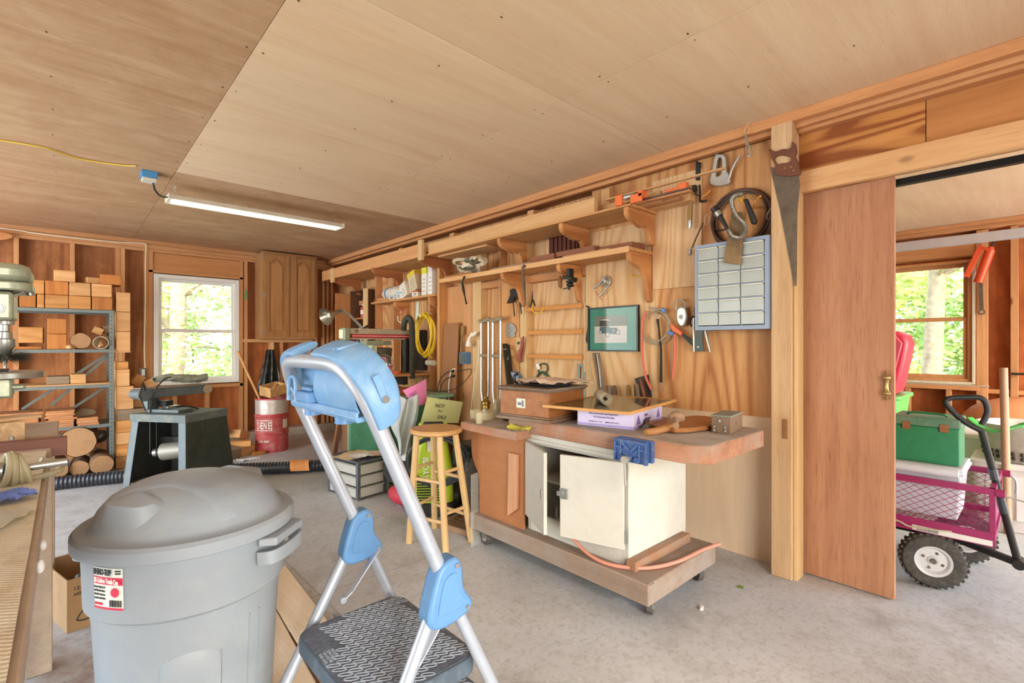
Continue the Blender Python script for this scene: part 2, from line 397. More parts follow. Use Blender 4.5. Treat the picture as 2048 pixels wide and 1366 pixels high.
for i in range(5):
    for xx in (cx[i] + 0.03, (cx[i] + cx[i + 1]) / 2, cx[i + 1] - 0.03):
        for y in [q * 0.41 + 0.1 for q in range(-5, 17)]:
            mb.cyl((xx + rd.uniform(-.01, .01), y, CE - 0.0012), (xx, y, CE + 0.002), 0.0035, n=8)
struct('trim_1', mb, plain('nail_head', '4a3828', 0.6, metal=0.4))
TRIM = [1]
def trim(mbx, mat, bevel=0.002):
    TRIM[0] += 1; return struct('trim_%d' % TRIM[0], mbx, mat, None, bevel)

# back wall: sheathing between studs, window opening X 0.74..1.63, Z 0.74..2.03
WX0, WX1, WZ0, WZ1 = 0.745, 1.625, 0.735, 2.02
for (x0, x1, m) in ((-2.8, -0.34, M_PLYD), (-0.34, 0.40, M_PLYD), (0.40, WX0, M_PLYD), (WX1, 2.97, M_PLYDR)):
    struct('wall_back', MB().bb(x0, x1, 6.97, 7.0, 0, CE), m)
struct('wall_back', MB().bb(WX0, WX1, 6.97, 7.0, WZ1, CE), M_PLYD)
struct('wall_back', MB().bb(WX0, WX1, 6.97, 7.0, 0, WZ0), M_PLYDR)
for x in (-2.4, -2.0, -1.6, -1.18, -0.77, -0.358, 0.055, 0.43, 0.47):
    trim(MB().bb(x - 0.019, x + 0.019, YB, 6.97, 0.04, CE - 0.12), M_STUD)
for x0, x1 in ((0.66, 0.70), (0.70, 0.74), (1.63, 1.668), (1.68, 1.72)):
    trim(MB().bb(x0, x1, YB, 6.97, 0.04, CE - 0.12), M_STUD)
for x in (2.13, 2.5): trim(MB().bb(x - 0.02, x + 0.02, YB, 6.97, 0.04, 1.235), M_STUD)
trim(MB().bb(-2.8, 2.85, YB - 0.0, 6.97, CE - 0.045, CE), M_STUDX)
trim(MB().bb(-2.8, 2.85, YB + 0.008, 6.97, CE - 0.09, CE - 0.047), M_STUDX)
trim(MB().bb(-2.8, 2.85, YB + 0.004, 6.97, CE - 0.125, CE - 0.092), M_STUDX)
trim(MB().bb(0.74, 1.63, YB + 0.015, 6.97, 2.06, 2.262), wood('window_header', 'cf935a', 'a5652f', 'X', streak=.6, knots=.9))
trim(MB().bb(0.70, 1.67, YB, 6.97, 2.03, 2.06), M_STUDX)
trim(MB().bb(0.70, 1.67, YB, 6.97, 0.68, 0.72), M_STUDX)
for x in (0.95, 1.28): trim(MB().bb(x - 0.02, x + 0.02, YB, 6.97, 0.04, 0.68), M_STUD)
trim(MB().bb(-2.8, 2.85, YB, 6.97, 0, 0.04), M_STUDX)
trim(MB().bb(1.5, 2.85, 6.80, 6.97, 0, 0.10), plain('concrete_curb', 'a59a8b', 0.85, dirt='7b6a58'))
trim(MB().bb(1.66, 2.53, 6.845, 6.9, 1.235, 1.275), M_PINEY)
trim(MB().bb(1.99, 2.03, 6.86, 6.97, 0.04, 1.235), M_PINE)
mb = MB()
for x in (2.56, 2.66, 2.72, 2.78): mb.bb(x, x + 0.03, 6.84, 6.97, 0.10, CE - 0.12)
trim(mb, M_STUD)

# window in the back wall
M_VINYL = plain('white_vinyl', 'eef1f2', 0.4, var=0.02)
M_GLASS = glass('window_glass', (0.97, 1, 0.98, 1), 0.9)
def window(name, T, w, h, m_out, m_sash, rail_z, fr=0.045):
    """local frame: x across, y outwards, z up from the sill; origin at the lower left corner"""
    f = MB(T)
    f.bb(0, fr, 0, 0.09, 0, h).bb(w - fr, w, 0, 0.09, 0, h).bb(fr, w - fr, 0, 0.09, h - fr, h).bb(fr, w - fr, 0, 0.09, 0, fr)
    root = struct(name, f, m_out, None, 0.003)
    s = 0.035
    def sash(z0, z1, y0, y1):
        q = MB(T); a, b = fr, w - fr
        q.bb(a, a + s, y0, y1, z0, z1).bb(b - s, b, y0, y1, z0, z1).bb(a + s, b - s, y0, y1, z1 - s, z1).bb(a + s, b - s, y0, y1, z0, z0 + s)
        o = q.build('sash', m_sash, root, 0.002)
        g = MB(T).bb(a + s - .003, b - s + .003, (y0 + y1) / 2 - .002, (y0 + y1) / 2 + .002, z0 + s - .003, z1 - s + .003).build('pane', M_GLASS, o)
    sash(rail_z, h - fr, 0.05, 0.075); sash(fr, rail_z + 0.03, 0.018, 0.045)
    return root
w1 = window('window_1', Matrix.Translation((WX0, YB + 0.002, WZ0)), WX1 - WX0, WZ1 - WZ0, M_VINYL, M_VINYL, 0.62)

# partition with the tools (face X=2.85), its studs, and the post
XS = 2.93
struct('wall_right', MB().bb(XS, 2.97, 2.24, 6.97, 0, CE - 0.05), wood('partition_plywood', 'ddb07a', 'b3763e', 'Z', figure=0.6, fig_scale=1.3, rings=28, streak=0.5, knots=0.4))
struct('wall_right', MB().bb(XT, 2.97, 0.955, 2.24, 0.80, CE - 0.06), M_PLYO)
struct('wall_right', MB().bb(XT + 0.006, 2.97, 0.955, 2.24, 0, 0.80), M_PLYP)
struct('wall_right', MB().bb(XT - 0.004, XT, 1.70, 2.235, 0.81, 2.02), M_PLYL)      # pale sheet behind the picture
trim(MB().bb(XT - 0.014, XT, 1.40, 1.735, 1.56, 2.27), M_PLYL)                       # pale sheet below the beam
struct('wall_right', MB().bb(XS - 0.004, XS, 2.3, 2.93, 0.78, 2.2), M_PLYL)
mb_post = MB().bb(2.72, 2.83, 0.865, 0.965, 0, 2.345)
trim(mb_post, wood('post_timber', 'd8b488', 'ae8456', 'Z', streak=.6, knots=.9, rough=.7), 0.004)
trim(MB().bb(2.74, 2.83, 0.845, 0.864, 0, 1.985), M_PINE)                              # jamb strip beside the post
for y0, y1, m in ((2.235, 2.30, M_PINE), (2.93, 3.01, M_PINE), (3.26, 3.29, M_STUD), (3.54, 3.665, M_PINE), (4.12, 4.17, M_STUD), (4.40, 4.44, M_STUD), (5.17, 5.21, M_STUD), (5.6, 5.65, M_STUD)):
    trim(MB().bb(XT, XS - 0.002, y0, y1, 0.04, 2.2), m)
trim(MB().bb(XT + .004, XS - 0.002, 2.30, 6.9, 1.56 + 0.16, 1.78), M_STUDY)
trim(MB().bb(2.755, XS - .002, 4.08, 4.12, 0.0, 2.04), wood('divider_board', 'd9a163', 'b8773c', 'Z', streak=.6, knots=.3))   # upright divider beside the hose bay
trim(MB().bb(XT, XS - .002, 3.67, 4.08, 0.04, 1.78), M_STUD)
trim(MB().bb(XT, XS - .002, 3.02, 3.25, 0.04, 1.74), wood('infill_boards', 'dba266', 'b9713a', 'Z', streak=.65, knots=.4))
# top plates under the ceiling
trim(MB().bb(2.72, 2.76, -2.5, 6.88, CE - 0.052, CE), M_STUDY, 0.003)
trim(MB().bb(2.765, 2.80, -2.5, 6.88, CE - 0.075, CE - 0.02), M_STUDY, 0.003)
trim(MB().bb(2.80, 2.97, -2.5, 6.97, CE - 0.062, CE), wood('dark_plate', 'a56a3a', '6f3d1c', 'Y', streak=.7))
for y in (1.735, ): trim(MB().bb(2.83, 2.85, y, 6.4, CE - 0.20, CE - 0.15), M_STUDY)
for y in (2.05, 2.8, 3.9, 4.9): trim(MB().bb(2.80, 2.87, y, y + 0.07, CE - 0.24, CE - 0.09), M_PINEY)
# header and recessed plywood above the sliding door
trim(MB().bb(2.795, 2.83, -2.5, 0.862, 1.985, 2.095), M_PINEY, 0.004)
struct('wall_right', MB().bb(2.85, 2.97, 0.36, 0.955, 2.02, CE - 0.062), M_PLYH)
struct('wall_right', MB().bb(2.852, 2.97, -2.5, 0.357, 2.02, CE - 0.062), wood('header_plywood_plain', 'c9884a', '9c5a28', 'Y', figure=.25, rings=10, streak=.5))
trim(MB().bb(2.80, 2.85, -2.5, 0.862, 2.298, 2.328), M_STUDY)
struct('wall_right', MB().bb(2.86, 2.97, -2.5, -0.95, 0, 2.02), M_PLYO)

# wall left and rear, unseen; room openings placed and sized to balance the daylight
struct('wall_left', MB().bb(-2.78, -2.7, 6.25, 7.0, 0, CE), M_PLYD)
struct('wall_left', MB().bb(-2.78, -2.7, -2.6, 1.55, 0, CE), M_PLYD)
struct('wall_left', MB().bb(-2.78, -2.7, 1.55, 6.25, 2.12, CE), M_PLYD)
struct('wall_rear', MB().bb(-2.78, -1.8, -2.6, -2.5, 0, CE), M_PLYD)
struct('wall_rear', MB().bb(0.9, 3.35, -2.6, -2.5, 0, CE), M_PLYD)
struct('wall_rear', MB().bb(6.2, 6.6, -2.6, -2.5, 0, CE), M_PLYD)
struct('wall_rear', MB().bb(-1.8, 0.9, -2.6, -2.5, 2.12, CE), M_PLYD)
struct('wall_rear', MB().bb(3.35, 6.2, -2.6, -2.5, 2.12, CE), M_PLYD)

# the bay beyond the sliding door
W2Y0, W2Y1, W2Z0, W2Z1 = 0.47, 1.35, 0.84, 2.03
for (a, b, c, d) in ((-2.6, W2Y0, 0, CE), (W2Y1, 7.0, 0, CE), (W2Y0, W2Y1, 0, W2Z0), (W2Y0, W2Y1, W2Z1, CE)):
    struct('wall_far', MB().bb(6.56, 6.6, a, b, c, d), M_PLYDR)
for y0, y1 in ((-0.6, -0.56), (-0.2, -0.16), (0.16, 0.21), (0.36, 0.40), (0.40, 0.44), (1.38, 1.42), (1.8, 1.84), (2.2, 2.24)):
    trim(MB().bb(XF, 6.56, y0, y1, 0.04, CE - 0.09), M_STUD)
for y in (0.62, 0.94): trim(MB().bb(XF, 6.56, y, y + 0.04, 0.04, 0.76), M_STUD)
trim(MB().bb(XF, 6.56, -2.5, 6.9, 0, 0.04), M_STUDY)
trim(MB().bb(XF, 6.56, -2.5, 6.9, CE - 0.04, CE), M_STUDY); trim(MB().bb(XF + .006, 6.56, -2.5, 6.9, CE - 0.082, CE - 0.042), M_STUDY)
trim(MB().bb(XF + .01, 6.56, 0.44, 1.38, 2.07, 2.25), M_STUDY); trim(MB().bb(XF - .01, 6.56, 0.42, 1.4, 0.76, 0.80), M_STUDY)
trim(MB().bb(XF + .02, 6.56, -2.5, 0.36, 0.74, 0.78), M_STUDY)
trim(MB().bb(XF - .012, XF, 0.35, 1.42, 0.80, 0.815), plain('sill_grey', 'b9aa94', .6))
struct('wall_back', MB().bb(2.97, 6.6, 6.97, 7.0, 0, CE), M_PLYD)
M_SASHW = wood('sash_timber', 'd39a63', 'b3733f', 'Z', streak=.5)
T2 = Matrix.Translation((XF + 0.002, W2Y0, W2Z0)) @ Matrix(((0, 1, 0, 0), (1, 0, 0, 0), (0, 0, 1, 0), (0, 0, 0, 1)))
w2 = window('window_2', T2, W2Y1 - W2Y0, W2Z1 - W2Z0, M_SASHW, M_SASHW, 0.60, fr=0.03)
trim(MB().bb(XF - .02, XF + .0, 0.445, 0.468, 0.82, 2.04), plain('cream_stop', 'd6cdb8', .5))
trim(MB().bb(XF - .02, XF + .0, 0.468, 1.36, 0.815, 0.84), plain('cream_stop', 'd6cdb8', .5))
# door tracks
trim(MB().bb(2.90, 2.94, -2.3, 2.1, 1.955, 1.985), plain('black_track', '1f1c1b', 0.5, metal=0.6))
gt = MB().bb(4.18, 4.22, -2.0, 2.6, 1.86, 1.885).bb(4.175, 4.18, -2.0, 2.6, 1.84, 1.895).bb(4.22, 4.225, -2.0, 2.6, 1.84, 1.895)
for y in (-1.5, 2.5): gt.bb(4.19, 4.21, y, y + .03, 1.88, CE)
tag(gt.build('garage_door_track', plain('galvanised_white', 'd8dade', .4, metal=.3)), 'long white metal garage door track hanging in front of the far window', 'track')

# sliding door
sd = thing('sliding_door', (2.875, 0.66, 0), 'brown veneered sliding door with a brass pull, left of the wagon', 'door'); sd['kind'] = 'structure'
sd.name = 'door_1'; ROOTLOC['door_1'] = ROOTLOC['sliding_door']
del sd['category']
MB().bb(2.86, 2.895, 0.473, 0.862, 0.006, 1.99).build('door_panel', M_DOOR, sd, 0.002)
BR = plain('brass', 'b79f6a', 0.35, metal=0.9, var=.15)
h = MB(); prof = [(0.001, 0), (0.006, .004), (0.008, .010), (0.004, .016), (0.006, .022), (0.016, .030), (0.017, .036), (0.010, .046), (0.008, .06), (0.0075, .07), (0.008, .08), (0.010, .094), (0.017, .104), (0.016, .110), (0.006, .118), (0.004, .124), (0.008, .130), (0.006, .136), (0.001, .140)]
h.lathe(prof, (2.845, 0.50, 0.94), (0, 0, 1), 16)
for z in (0.973, 1.047): h.cyl((2.845, .50, z), (2.861, .50, z), .006)
h.build('door_handle', BR, sd)
# ================================================================ shelves on the tool wall
M_BRK = wood('bracket_fir', 'd99a5c', 'a35f2c', 'X', figure=.5, fig_scale=1.6, rings=14, streak=.4)
def bracket_poly(X0, z, L, Hh, Y, drop=0.035):
    """ogee bracket profile in the XZ plane, under a shelf: front tip at X0-L, against the wall down to z-Hh"""
    pts = [(X0, z), (X0 - L, z), (X0 - L - .0, z - drop * .6)]
    cps = [(X0 - L, z - drop), (X0 - L * .93, z - drop * 1.8), (X0 - L * .72, z - drop * 2.4), (X0 - L * .5, z - drop * 2.9), (X0 - L * .33, z - Hh * .45), (X0 - L * .22, z - Hh * .65), (X0 - L * .16, z - Hh * .85), (X0 - L * .10, z - Hh * .97)]
    sm = catmull([(a, 0, b) for a, b in cps], 4)
    return [Vector((a, Y, b)) for a, b in pts] + [Vector((q.x, Y, q.z)) for q in sm] + [Vector((X0, Y, z - Hh))]
def bracket(par, X0, z, L, Hh, Y, t=.036, mat=None):
    return MB().prism(bracket_poly(X0, z, L, Hh, Y), (0, t, 0)).build('bracket', mat or M_BRK, par, .003)
# lower long shelf
s = thing('wall_shelf', (2.71, 2.7, 1.55), 'long lower pine shelf on curved brackets above the framed picture', 'shelf')
MB().bb(2.58, 2.845, 1.735, 3.80, 1.79, 1.812).build('shelf_board', M_FIR, s, .002)
MB().bb(2.565, 2.58, 1.735, 3.80, 1.776, 1.814).build('front_edge', M_PINEY, s, .003)
for y in (1.74, 2.33, 2.94): bracket(s, 2.846, 1.789, .25, .27 if y > 1.8 else .31, y)
# upper rack brackets and rails
s = thing('wall_shelf', (2.68, 2.7, 1.95), 'upper lumber shelf on scrolled brackets above the long lower shelf', 'shelf')
for y in (1.71, 2.245, 2.90): bracket(s, 2.828, 2.045, .30, .20, y, mat=M_BRK)
MB().bb(2.52, 2.83, 1.69, 3.96, 2.046, 2.060).build('shelf_board', M_FIR, s, .001)
# upper shelf above the hose bay
s = thing('wall_shelf', (2.70, 5.2, 1.85), 'deep upper shelf with a wide front rail above the yellow hose', 'shelf')
MB().bb(2.53, 2.925, 4.0, 6.36, 2.05, 2.066).build('shelf_board', wood('shelf_plywood', 'cf9b62', 'a86c36', 'Y', figure=.2, streak=.5), s, .001)
MB().bb(2.49, 2.53, 3.97, 6.42, 2.04, 2.165).build('front_rail', wood('front_rail', 'dca26a', 'b47440', 'Y', streak=.5, knots=.8), s, .003)
MB().bb(2.462, 2.49, 6.0, 6.08, 1.985, 2.16).build('cleat', M_PINE, s, .002)
MB().bb(2.462, 2.49, 3.94, 4.01, 2.0, 2.19).build('cleat', M_PINE, s, .002)
for y in (4.0, 4.95, 6.02): bracket(s, 2.846, 2.049, .37, .20, y, mat=wood('bracket_red', 'b87442', '8a4a22', 'X', figure=.3, rings=10))
s = thing('wall_shelf', (2.74, 4.5, 1.55), 'short lower shelf loaded with bags above the yellow hose', 'shelf')
MB().bb(2.725, 2.925, 4.125, 5.5, 1.692, 1.714).build('shelf_board', M_FIR, s, .002)
for y in (4.24, 4.95): bracket(s, 2.926, 1.691, .18, .17, y)
# lumber stored on the racks
WCOL = [wood('lumber_a', 'd9ab76', 'b67f4a', 'Y', streak=.5, knots=.6, tint=.08), wood('lumber_b', 'c48a58', '8f5830', 'Y', streak=.6, knots=.4, tint=.08),
        wood('lumber_dark', '9a6248', '63382a', 'Y', streak=.6, tint=.08), wood('lumber_grey', 'a98d74', '7d6450', 'Y', streak=.6, tint=.08)]
LG = 'boards stored on the upper rack'
def board(x0, x1, y0, y1, z0, z1, m, label, group, ry=0, rz=0):
    T = Matrix.Translation(((x0 + x1) / 2, (y0 + y1) / 2, (z0 + z1) / 2)) @ R(0, ry, rz)
    o = MB(T).box((0, 0, 0), (x1 - x0, y1 - y0, z1 - z0)).build('board', WCOL[m], None, .002)
    return tag(o, label, 'board', group)
board(2.528, 2.566, 1.97, 3.93, 2.0605, 2.158, 0, 'wide pale two by four along the front of the upper rack', LG)
board(2.62, 2.65, 1.55, 3.1, 2.0605, 2.125, 0, 'ridged pale moulding ending behind the front two by four', LG)
board(2.66, 2.72, 1.45, 3.6, 2.0605, 2.08, 1, 'brown batten lying flat on the upper rack', LG)
board(2.575, 2.61, 1.34, 3.0, 2.0605, 2.075, 1, 'thin brown lath under the orange clamp on the upper rack', LG, 0, 0)
board(2.73, 2.80, 1.42, 3.3, 2.0605, 2.10, 0, 'square pale batten at the back of the upper rack', LG)
board(2.545, 2.57, 1.13, 1.9, 2.124, 2.134, 0, 'long thin pale lath sticking out past the stapler', LG, 0, 0)
board(2.58, 2.70, 3.1, 3.9, 2.0605, 2.10, 1, 'short brown board at the far end of the upper rack', LG)
board(2.60, 2.78, 3.35, 3.78, 1.813, 1.838, 1, 'reddish board under the cloth bundle on the lower shelf', 'boards on the lower shelf')
board(2.60, 2.66, 2.55, 3.1, 1.813, 1.833, 3, 'thin grey brown batten in the middle of the lower shelf', 'boards on the lower shelf')
board(2.59, 2.64, 2.02, 2.36, 1.829, 1.864, 2, 'red painted block lying on the lower shelf', 'boards on the lower shelf')
board(2.66, 2.71, 2.05, 2.55, 1.813, 1.875, 3, 'upright grey board behind the red block on the lower shelf', 'boards on the lower shelf')
board(2.59, 2.635, 2.38, 2.62, 1.813, 1.862, 2, 'dark red block beside the grey board on the lower shelf', 'boards on the lower shelf')
board(2.59, 2.68, 1.90, 2.30, 1.813, 1.828, 0, 'thin pale strip under the red block', 'boards on the lower shelf')
board(2.62, 2.70, 1.745, 2.00, 1.813, 1.85, 2, 'dark brown board with a brass plate at the right end of the lower shelf', 'boards on the lower shelf')
board(2.71, 2.79, 1.76, 2.15, 1.813, 1.86, 2, 'long dark board at the back right of the lower shelf', 'boards on the lower shelf')
board(2.60, 2.72, 4.05, 4.55, 2.0665, 2.075, 0, 'pale plank lying on the deep upper shelf near the divider', 'boards on the deep upper shelf')
board(2.56, 2.66, 4.65, 5.6, 2.0665, 2.10, 1, 'brown plank lying on the deep upper shelf', 'boards on the deep upper shelf')
# thin boards under the rack rails (between rack and lower shelf)
board(2.60, 2.80, 3.15, 3.88, 1.985, 2.0, 0, 'thin pale panel tucked under the upper rack above the cloth bundle', 'boards on the lower shelf').location.z = 2.03
MB().cyl((2.59, 3.45, 2.082), (2.59, 4.06, 2.085), .020, n=14).build('cardboard_tube', plain('kraft_tube', 'd9b487', .8)).__setitem__('label', 'pale rolled tube lying on the upper rack beside the cleat')
bpy.data.objects['cardboard_tube']['category'] = 'tube'
# dark grooved panel hanging between the upper brackets
p = MB().bb(2.90, 2.93, 2.42, 2.72, 1.83, 2.10)
for i in range(6): p.bb(2.888, 2.90, 2.44 + i * .045, 2.47 + i * .045, 1.84, 2.09)
tag(p.build('louvre_panel', wood('dark_louvre', '6b3526', '3a1712', 'Z', streak=.6, coat=.3), None, .002), 'dark red grooved wooden panel behind the upper rack brackets', 'panel')

# ================================================================ the cleat rack between studs
rk = thing('cleat_rack', (2.86, 2.62, 1.08), 'narrow wooden rack of four cleats left of the framed picture', 'rack')
for z in (1.09, 1.285, 1.478): MB().bb(2.842, 2.862, 2.33, 2.93, z, z + .034).build('cleat', wood('cleat_oak', 'd8954e', 'b46f30', 'Y', streak=.4), rk, .002)
MB().bb(2.862, 2.90, 2.31, 2.33, 1.0, 1.52).build('side_board', M_PINE, rk); MB().bb(2.862, 2.90, 2.925, 2.945, 1.0, 1.52).build('side_board', M_PINE, rk)

# ================================================================ tools hung on the wall
STEEL = plain('steel', 'b4b6b4', .35, metal=.85, var=.12, scale=12)
OLDSTEEL = plain('rusty_steel', '6b6258', .6, metal=.45, var=.2, scale=14, dirt='7a4a2c', dirt_amt=.6)
SAWST = plain('saw_blade_steel', '6a5c4c', .55, metal=.35, var=.2, scale=9, dirt='4a3c30', dirt_amt=.7)
BLACK = plain('black_iron', '2a2826', .5, metal=.3, var=.2, scale=10)
BLKP = plain('black_plastic', '1f2022', .45, var=.1)
ALU = plain('cast_aluminium', 'c4c3bd', .4, metal=.7, var=.12, scale=14)
ORANGE = plain('orange_paint', 'e5713a', .45); REDP = plain('red_paint', 'b8342f', .45, dirt='6b2a20', dirt_amt=.3)
YEL = plain('yellow_plastic', 'e9c128', .45)
def wp(pix, X): return [onX(u, v, X) for u, v in pix]
def plate(name, pix, X, t, mat, parent=None, bevel=.002, label=None, smooth_n=0):
    """a flat tool part hung on the wall: outline, front plane X, real thickness t towards the wall"""
    q = wp(pix, X)
    if smooth_n: q = catmull(q, smooth_n, True)
    return MB().prism(q, (t, 0, 0)).build(name, mat, parent, bevel, label)
# hand saw
sw = thing('hand_saw', onX(1578, 570, 2.71), 'large rusty hand saw hanging by its handle on the timber post', 'saw')
plate('blade', [(1540, 334), (1596, 338), (1600, 370), (1595, 420), (1593, 572), (1589, 572), (1560, 420)], 2.716, .0025, SAWST, sw, .0003)
q = [(1539, 305), (1537, 298), (1543, 300), (1551, 303), (1565, 298), (1576, 298), (1583, 292), (1584, 283), (1590, 288), (1592, 303), (1589, 311), (1593, 320), (1597, 330), (1597, 350), (1552, 350), (1550, 330), (1543, 318)]
hole = [(1549, 320), (1550, 314), (1561, 310), (1574, 312), (1583, 316), (1578, 324), (1566, 326), (1555, 328)]
MH = wood('saw_handle', '7b4a33', '3e2318', 'Y', streak=.6, rough=.5)
def plate_hole(name, outer, inner, X, t, mat, parent, bevel=.003):
    """outline with one hole, bridged"""
    o = catmull(wp(outer, X), 3, True); i = catmull(wp(inner, X), 3, True)
    bm = bmesh.new(); vo = [bm.verts.new(p) for p in o]; vi = [bm.verts.new(p) for p in i]
    ed = [bm.edges.new((vo[k], vo[(k + 1) % len(vo)])) for k in range(len(vo))] + [bm.edges.new((vi[k], vi[(k + 1) % len(vi)])) for k in range(len(vi))]
    bmesh.ops.triangle_fill(bm, edges=ed, use_beauty=True, normal=(1, 0, 0))
    vs = [v.co.copy() for v in bm.verts]; bm.verts.index_update(); fs = [tuple(v.index for v in f.verts) for f in bm.faces]; bm.free()
    n = len(vs); no, ni = len(o), len(i); m = MB()
    fs2 = fs + [tuple(n + k for k in reversed(f)) for f in fs] + [(k, (k + 1) % no, n + (k + 1) % no, n + k) for k in range(no)] + [(no + k, no + (k + 1) % ni, n + no + (k + 1) % ni, n + no + k) for k in range(ni)]
    m.add(vs + [p + Vector((t, 0, 0)) for p in vs], fs2); return m.build(name, mat, parent, bevel)
plate_hole('handle', q, hole, 2.706, .022, MH, sw)
m = MB()
for u, v in ((1569, 336), (1582, 334), (1587, 341)): c = onX(u, v, 2.704); m.cyl(c, c + Vector((.01, 0, 0)), .004, n=10)
m.build('bolt', BR, sw)
# parts drawer cabinet
yl, yr, zt, zb = 1.372, 0.968, 1.775, 1.285
BLUEG = plain('grey_blue_plastic', '8f9fb8', .4, var=.05, dirt='6f7d92', dirt_amt=.2)
CLR = plain('clear_plastic_drawer', 'b9c1be', .2, var=.10, alpha=.8)
dc = thing('drawer_cabinet', (2.78, 1.17, zb), 'grey blue small parts cabinet of clear drawers under the coiled cable', 'drawer cabinet')
m = MB().bb(2.845, 2.848, yr, yl, zb, zt).bb(2.70, 2.848, yr, yr + .02, zb, zt).bb(2.70, 2.848, yl - .02, yl, zb, zt).bb(2.70, 2.848, yr + .02, yl - .02, zt - .02, zt).bb(2.70, 2.848, yr + .02, yl - .02, zb, zb + .022)
iw = (yl - yr - .04); ih = (zt - zb - .042)
for k in range(1, 6): z = zb + .022 + ih * k / 6; m.bb(2.70, 2.845, yr + .02, yl - .02, z - .003, z + .004)
for k in (1, 2): y = yr + .02 + iw * k / 3; m.bb(2.70, 2.845, y - .002, y + .002, zb + .022, zt - .02)
m.build('frame', BLUEG, dc, .004)
for r_ in range(6):
    for c_ in range(3):
        y0 = yr + .023 + iw * c_ / 3; y1 = yr + .017 + iw * (c_ + 1) / 3; z0 = zb + .027 + ih * r_ / 6; z1 = zb + .017 + ih * (r_ + 1) / 6
        d = MB().bb(2.694, 2.698, y0, y1, z0, z1).bb(2.698, 2.83, y0, y0 + .002, z0, z1 - .008).bb(2.698, 2.83, y1 - .002, y1, z0, z1 - .008).bb(2.698, 2.83, y0, y1, z0, z0 + .002).build('drawer', CLR, dc)
        MB().bb(2.682, 2.694, y0 + .002, y1 - .002, z1 - .006, z1).build('drawer_lip', plain('drawer_lip', 'dfdccb', .35, var=.04), d, .001)
        if (r_ * 3 + c_) % 2 == 0: MB().ell((2.75, (y0 + y1) / 2, z0 + .012), (.04, .04, .012), jit=.3, seed=r_ * 3 + c_).build('contents', plain('screws', 'c9c7ba', .5, metal=.3), d)
# flexible lamp hooked over the cabinet, on a board
bd = MB().prism(wp([(1463, 424), (1491, 424), (1480, 530), (1446, 525)], 2.672), (.014, 0, 0)).build('backing_board', wood('weathered_board', 'a68a5e', '6f5434', 'Z', streak=.6, weather='5b4630', weather_amt=.6), None, .002)
tag(bd, 'weathered wooden board hanging in front of the grey blue drawer cabinet', 'board')
fl = thing('flexible_lamp', onX(1465, 470, 2.66), 'dark gooseneck trouble lamp hanging in front of the coiled cable', 'lamp')
gp = [onX(u, v, x) for u, v, x in ((1484, 388, 2.70), (1470, 392, 2.67), (1463, 405, 2.65), (1472, 430, 2.645), (1488, 448, 2.645), (1490, 463, 2.645), (1480, 474, 2.645), (1465, 472, 2.645), (1456, 459, 2.645))]
gc = catmull(gp, 12); MB().tube(gc, [.011 + (.0022 if i % 2 else -.0008) for i in range(len(gc))], 12).build('gooseneck', plain('gooseneck', '9a958a', .4, metal=.7), fl)
a, b = onX(1456, 460, 2.645), onX(1440, 432, 2.645); c2 = onX(1428, 416, 2.645)
MB().cyl(a, b, .009, .013).cyl(b, c2, .017, .021, caps=True).build('lamp_head', BLKP, fl)
MB().cyl(b, b.lerp(c2, .45), .0185, .0195).build('collar', STEEL, fl)
# coiled cable with two clamp handles
cc = thing('cable_coil', onX(1477, 440, 2.80), 'brown welding cable coiled on the wall under the wire loop', 'cable')
m = MB(); ce = onX(1478, 437, 2.80)
for k in range(7):
    rd = random.Random(k); R0 = .165 - .006 * (k % 4); off = Vector((-.012 * (k // 2) + .035, rd.uniform(-.012, .012), rd.uniform(-.012, .012)))
    m.torus(ce + off, R0, .0065, (1, rd.uniform(-.03, .03), rd.uniform(-.03, .03)), 48, 8)
m.build('coil', plain('brown_rubber', '5b4338', .45, var=.15), cc)
m = MB()
for u, v in ((1414, 440), (1540, 428)):
    c = onX(u, v, 2.80); m.torus(c, .03, .0015, (0, 1, .2) if u < 1500 else (0, .9, .4), 16, 6)
m.build('cable_tie', plain('white_cord', 'e6e1d4', .7), cc)
MB().curve([onX(1406, 446, 2.80), onX(1395, 470, 2.79), onX(1384, 496, 2.79)], .005).build('lead', plain('brown_rubber', '5b4338', .45), cc)
p = onX(1380, 503, 2.79); MB().cyl(p + Vector((0, 0, .018)), p - Vector((0, 0, .018)), .011, .013, 12).cyl(p - Vector((0, 0, .018)), p - Vector((0, 0, .024)), .008, n=8).build('plug', STEEL, cc)
p = onX(1556, 455, 2.79); MB().ell(p, (.014, .014, .022)).build('plug', BLACK, cc)
tag(plate('black_handle_clamp', [(1486, 398), (1493, 396), (1512, 440), (1510, 448), (1502, 448)], 2.70, .026, BLKP, None, .006), 'thick black round handle hanging over the coiled cable', 'handle')
hk = thing('storage_hook', onX(1480, 400, 2.75), 'yellow dipped hook holding the coiled cable', 'hook')
MB().curve([onX(1480, 402, 2.845), onX(1480, 398, 2.78), onX(1477, 386, 2.74), onX(1479, 396, 2.70), onX(1484, 404, 2.69)], .005).build('prong', YEL, hk)
MB().curve([onX(1507, 414, 2.845), onX(1508, 415, 2.78), onX(1512, 402, 2.735), onX(1521, 392, 2.70)], .006).build('prong', plain('orange_dip', 'e0953a', .45), hk)
tag(MB().curve([onX(1428, 440, 2.84), onX(1428, 456, 2.83), onX(1430, 462, 2.82), onX(1450, 459, 2.81)], .004).build('iron_hook', BLACK), 'small black iron angle inside the coiled cable', 'hook')
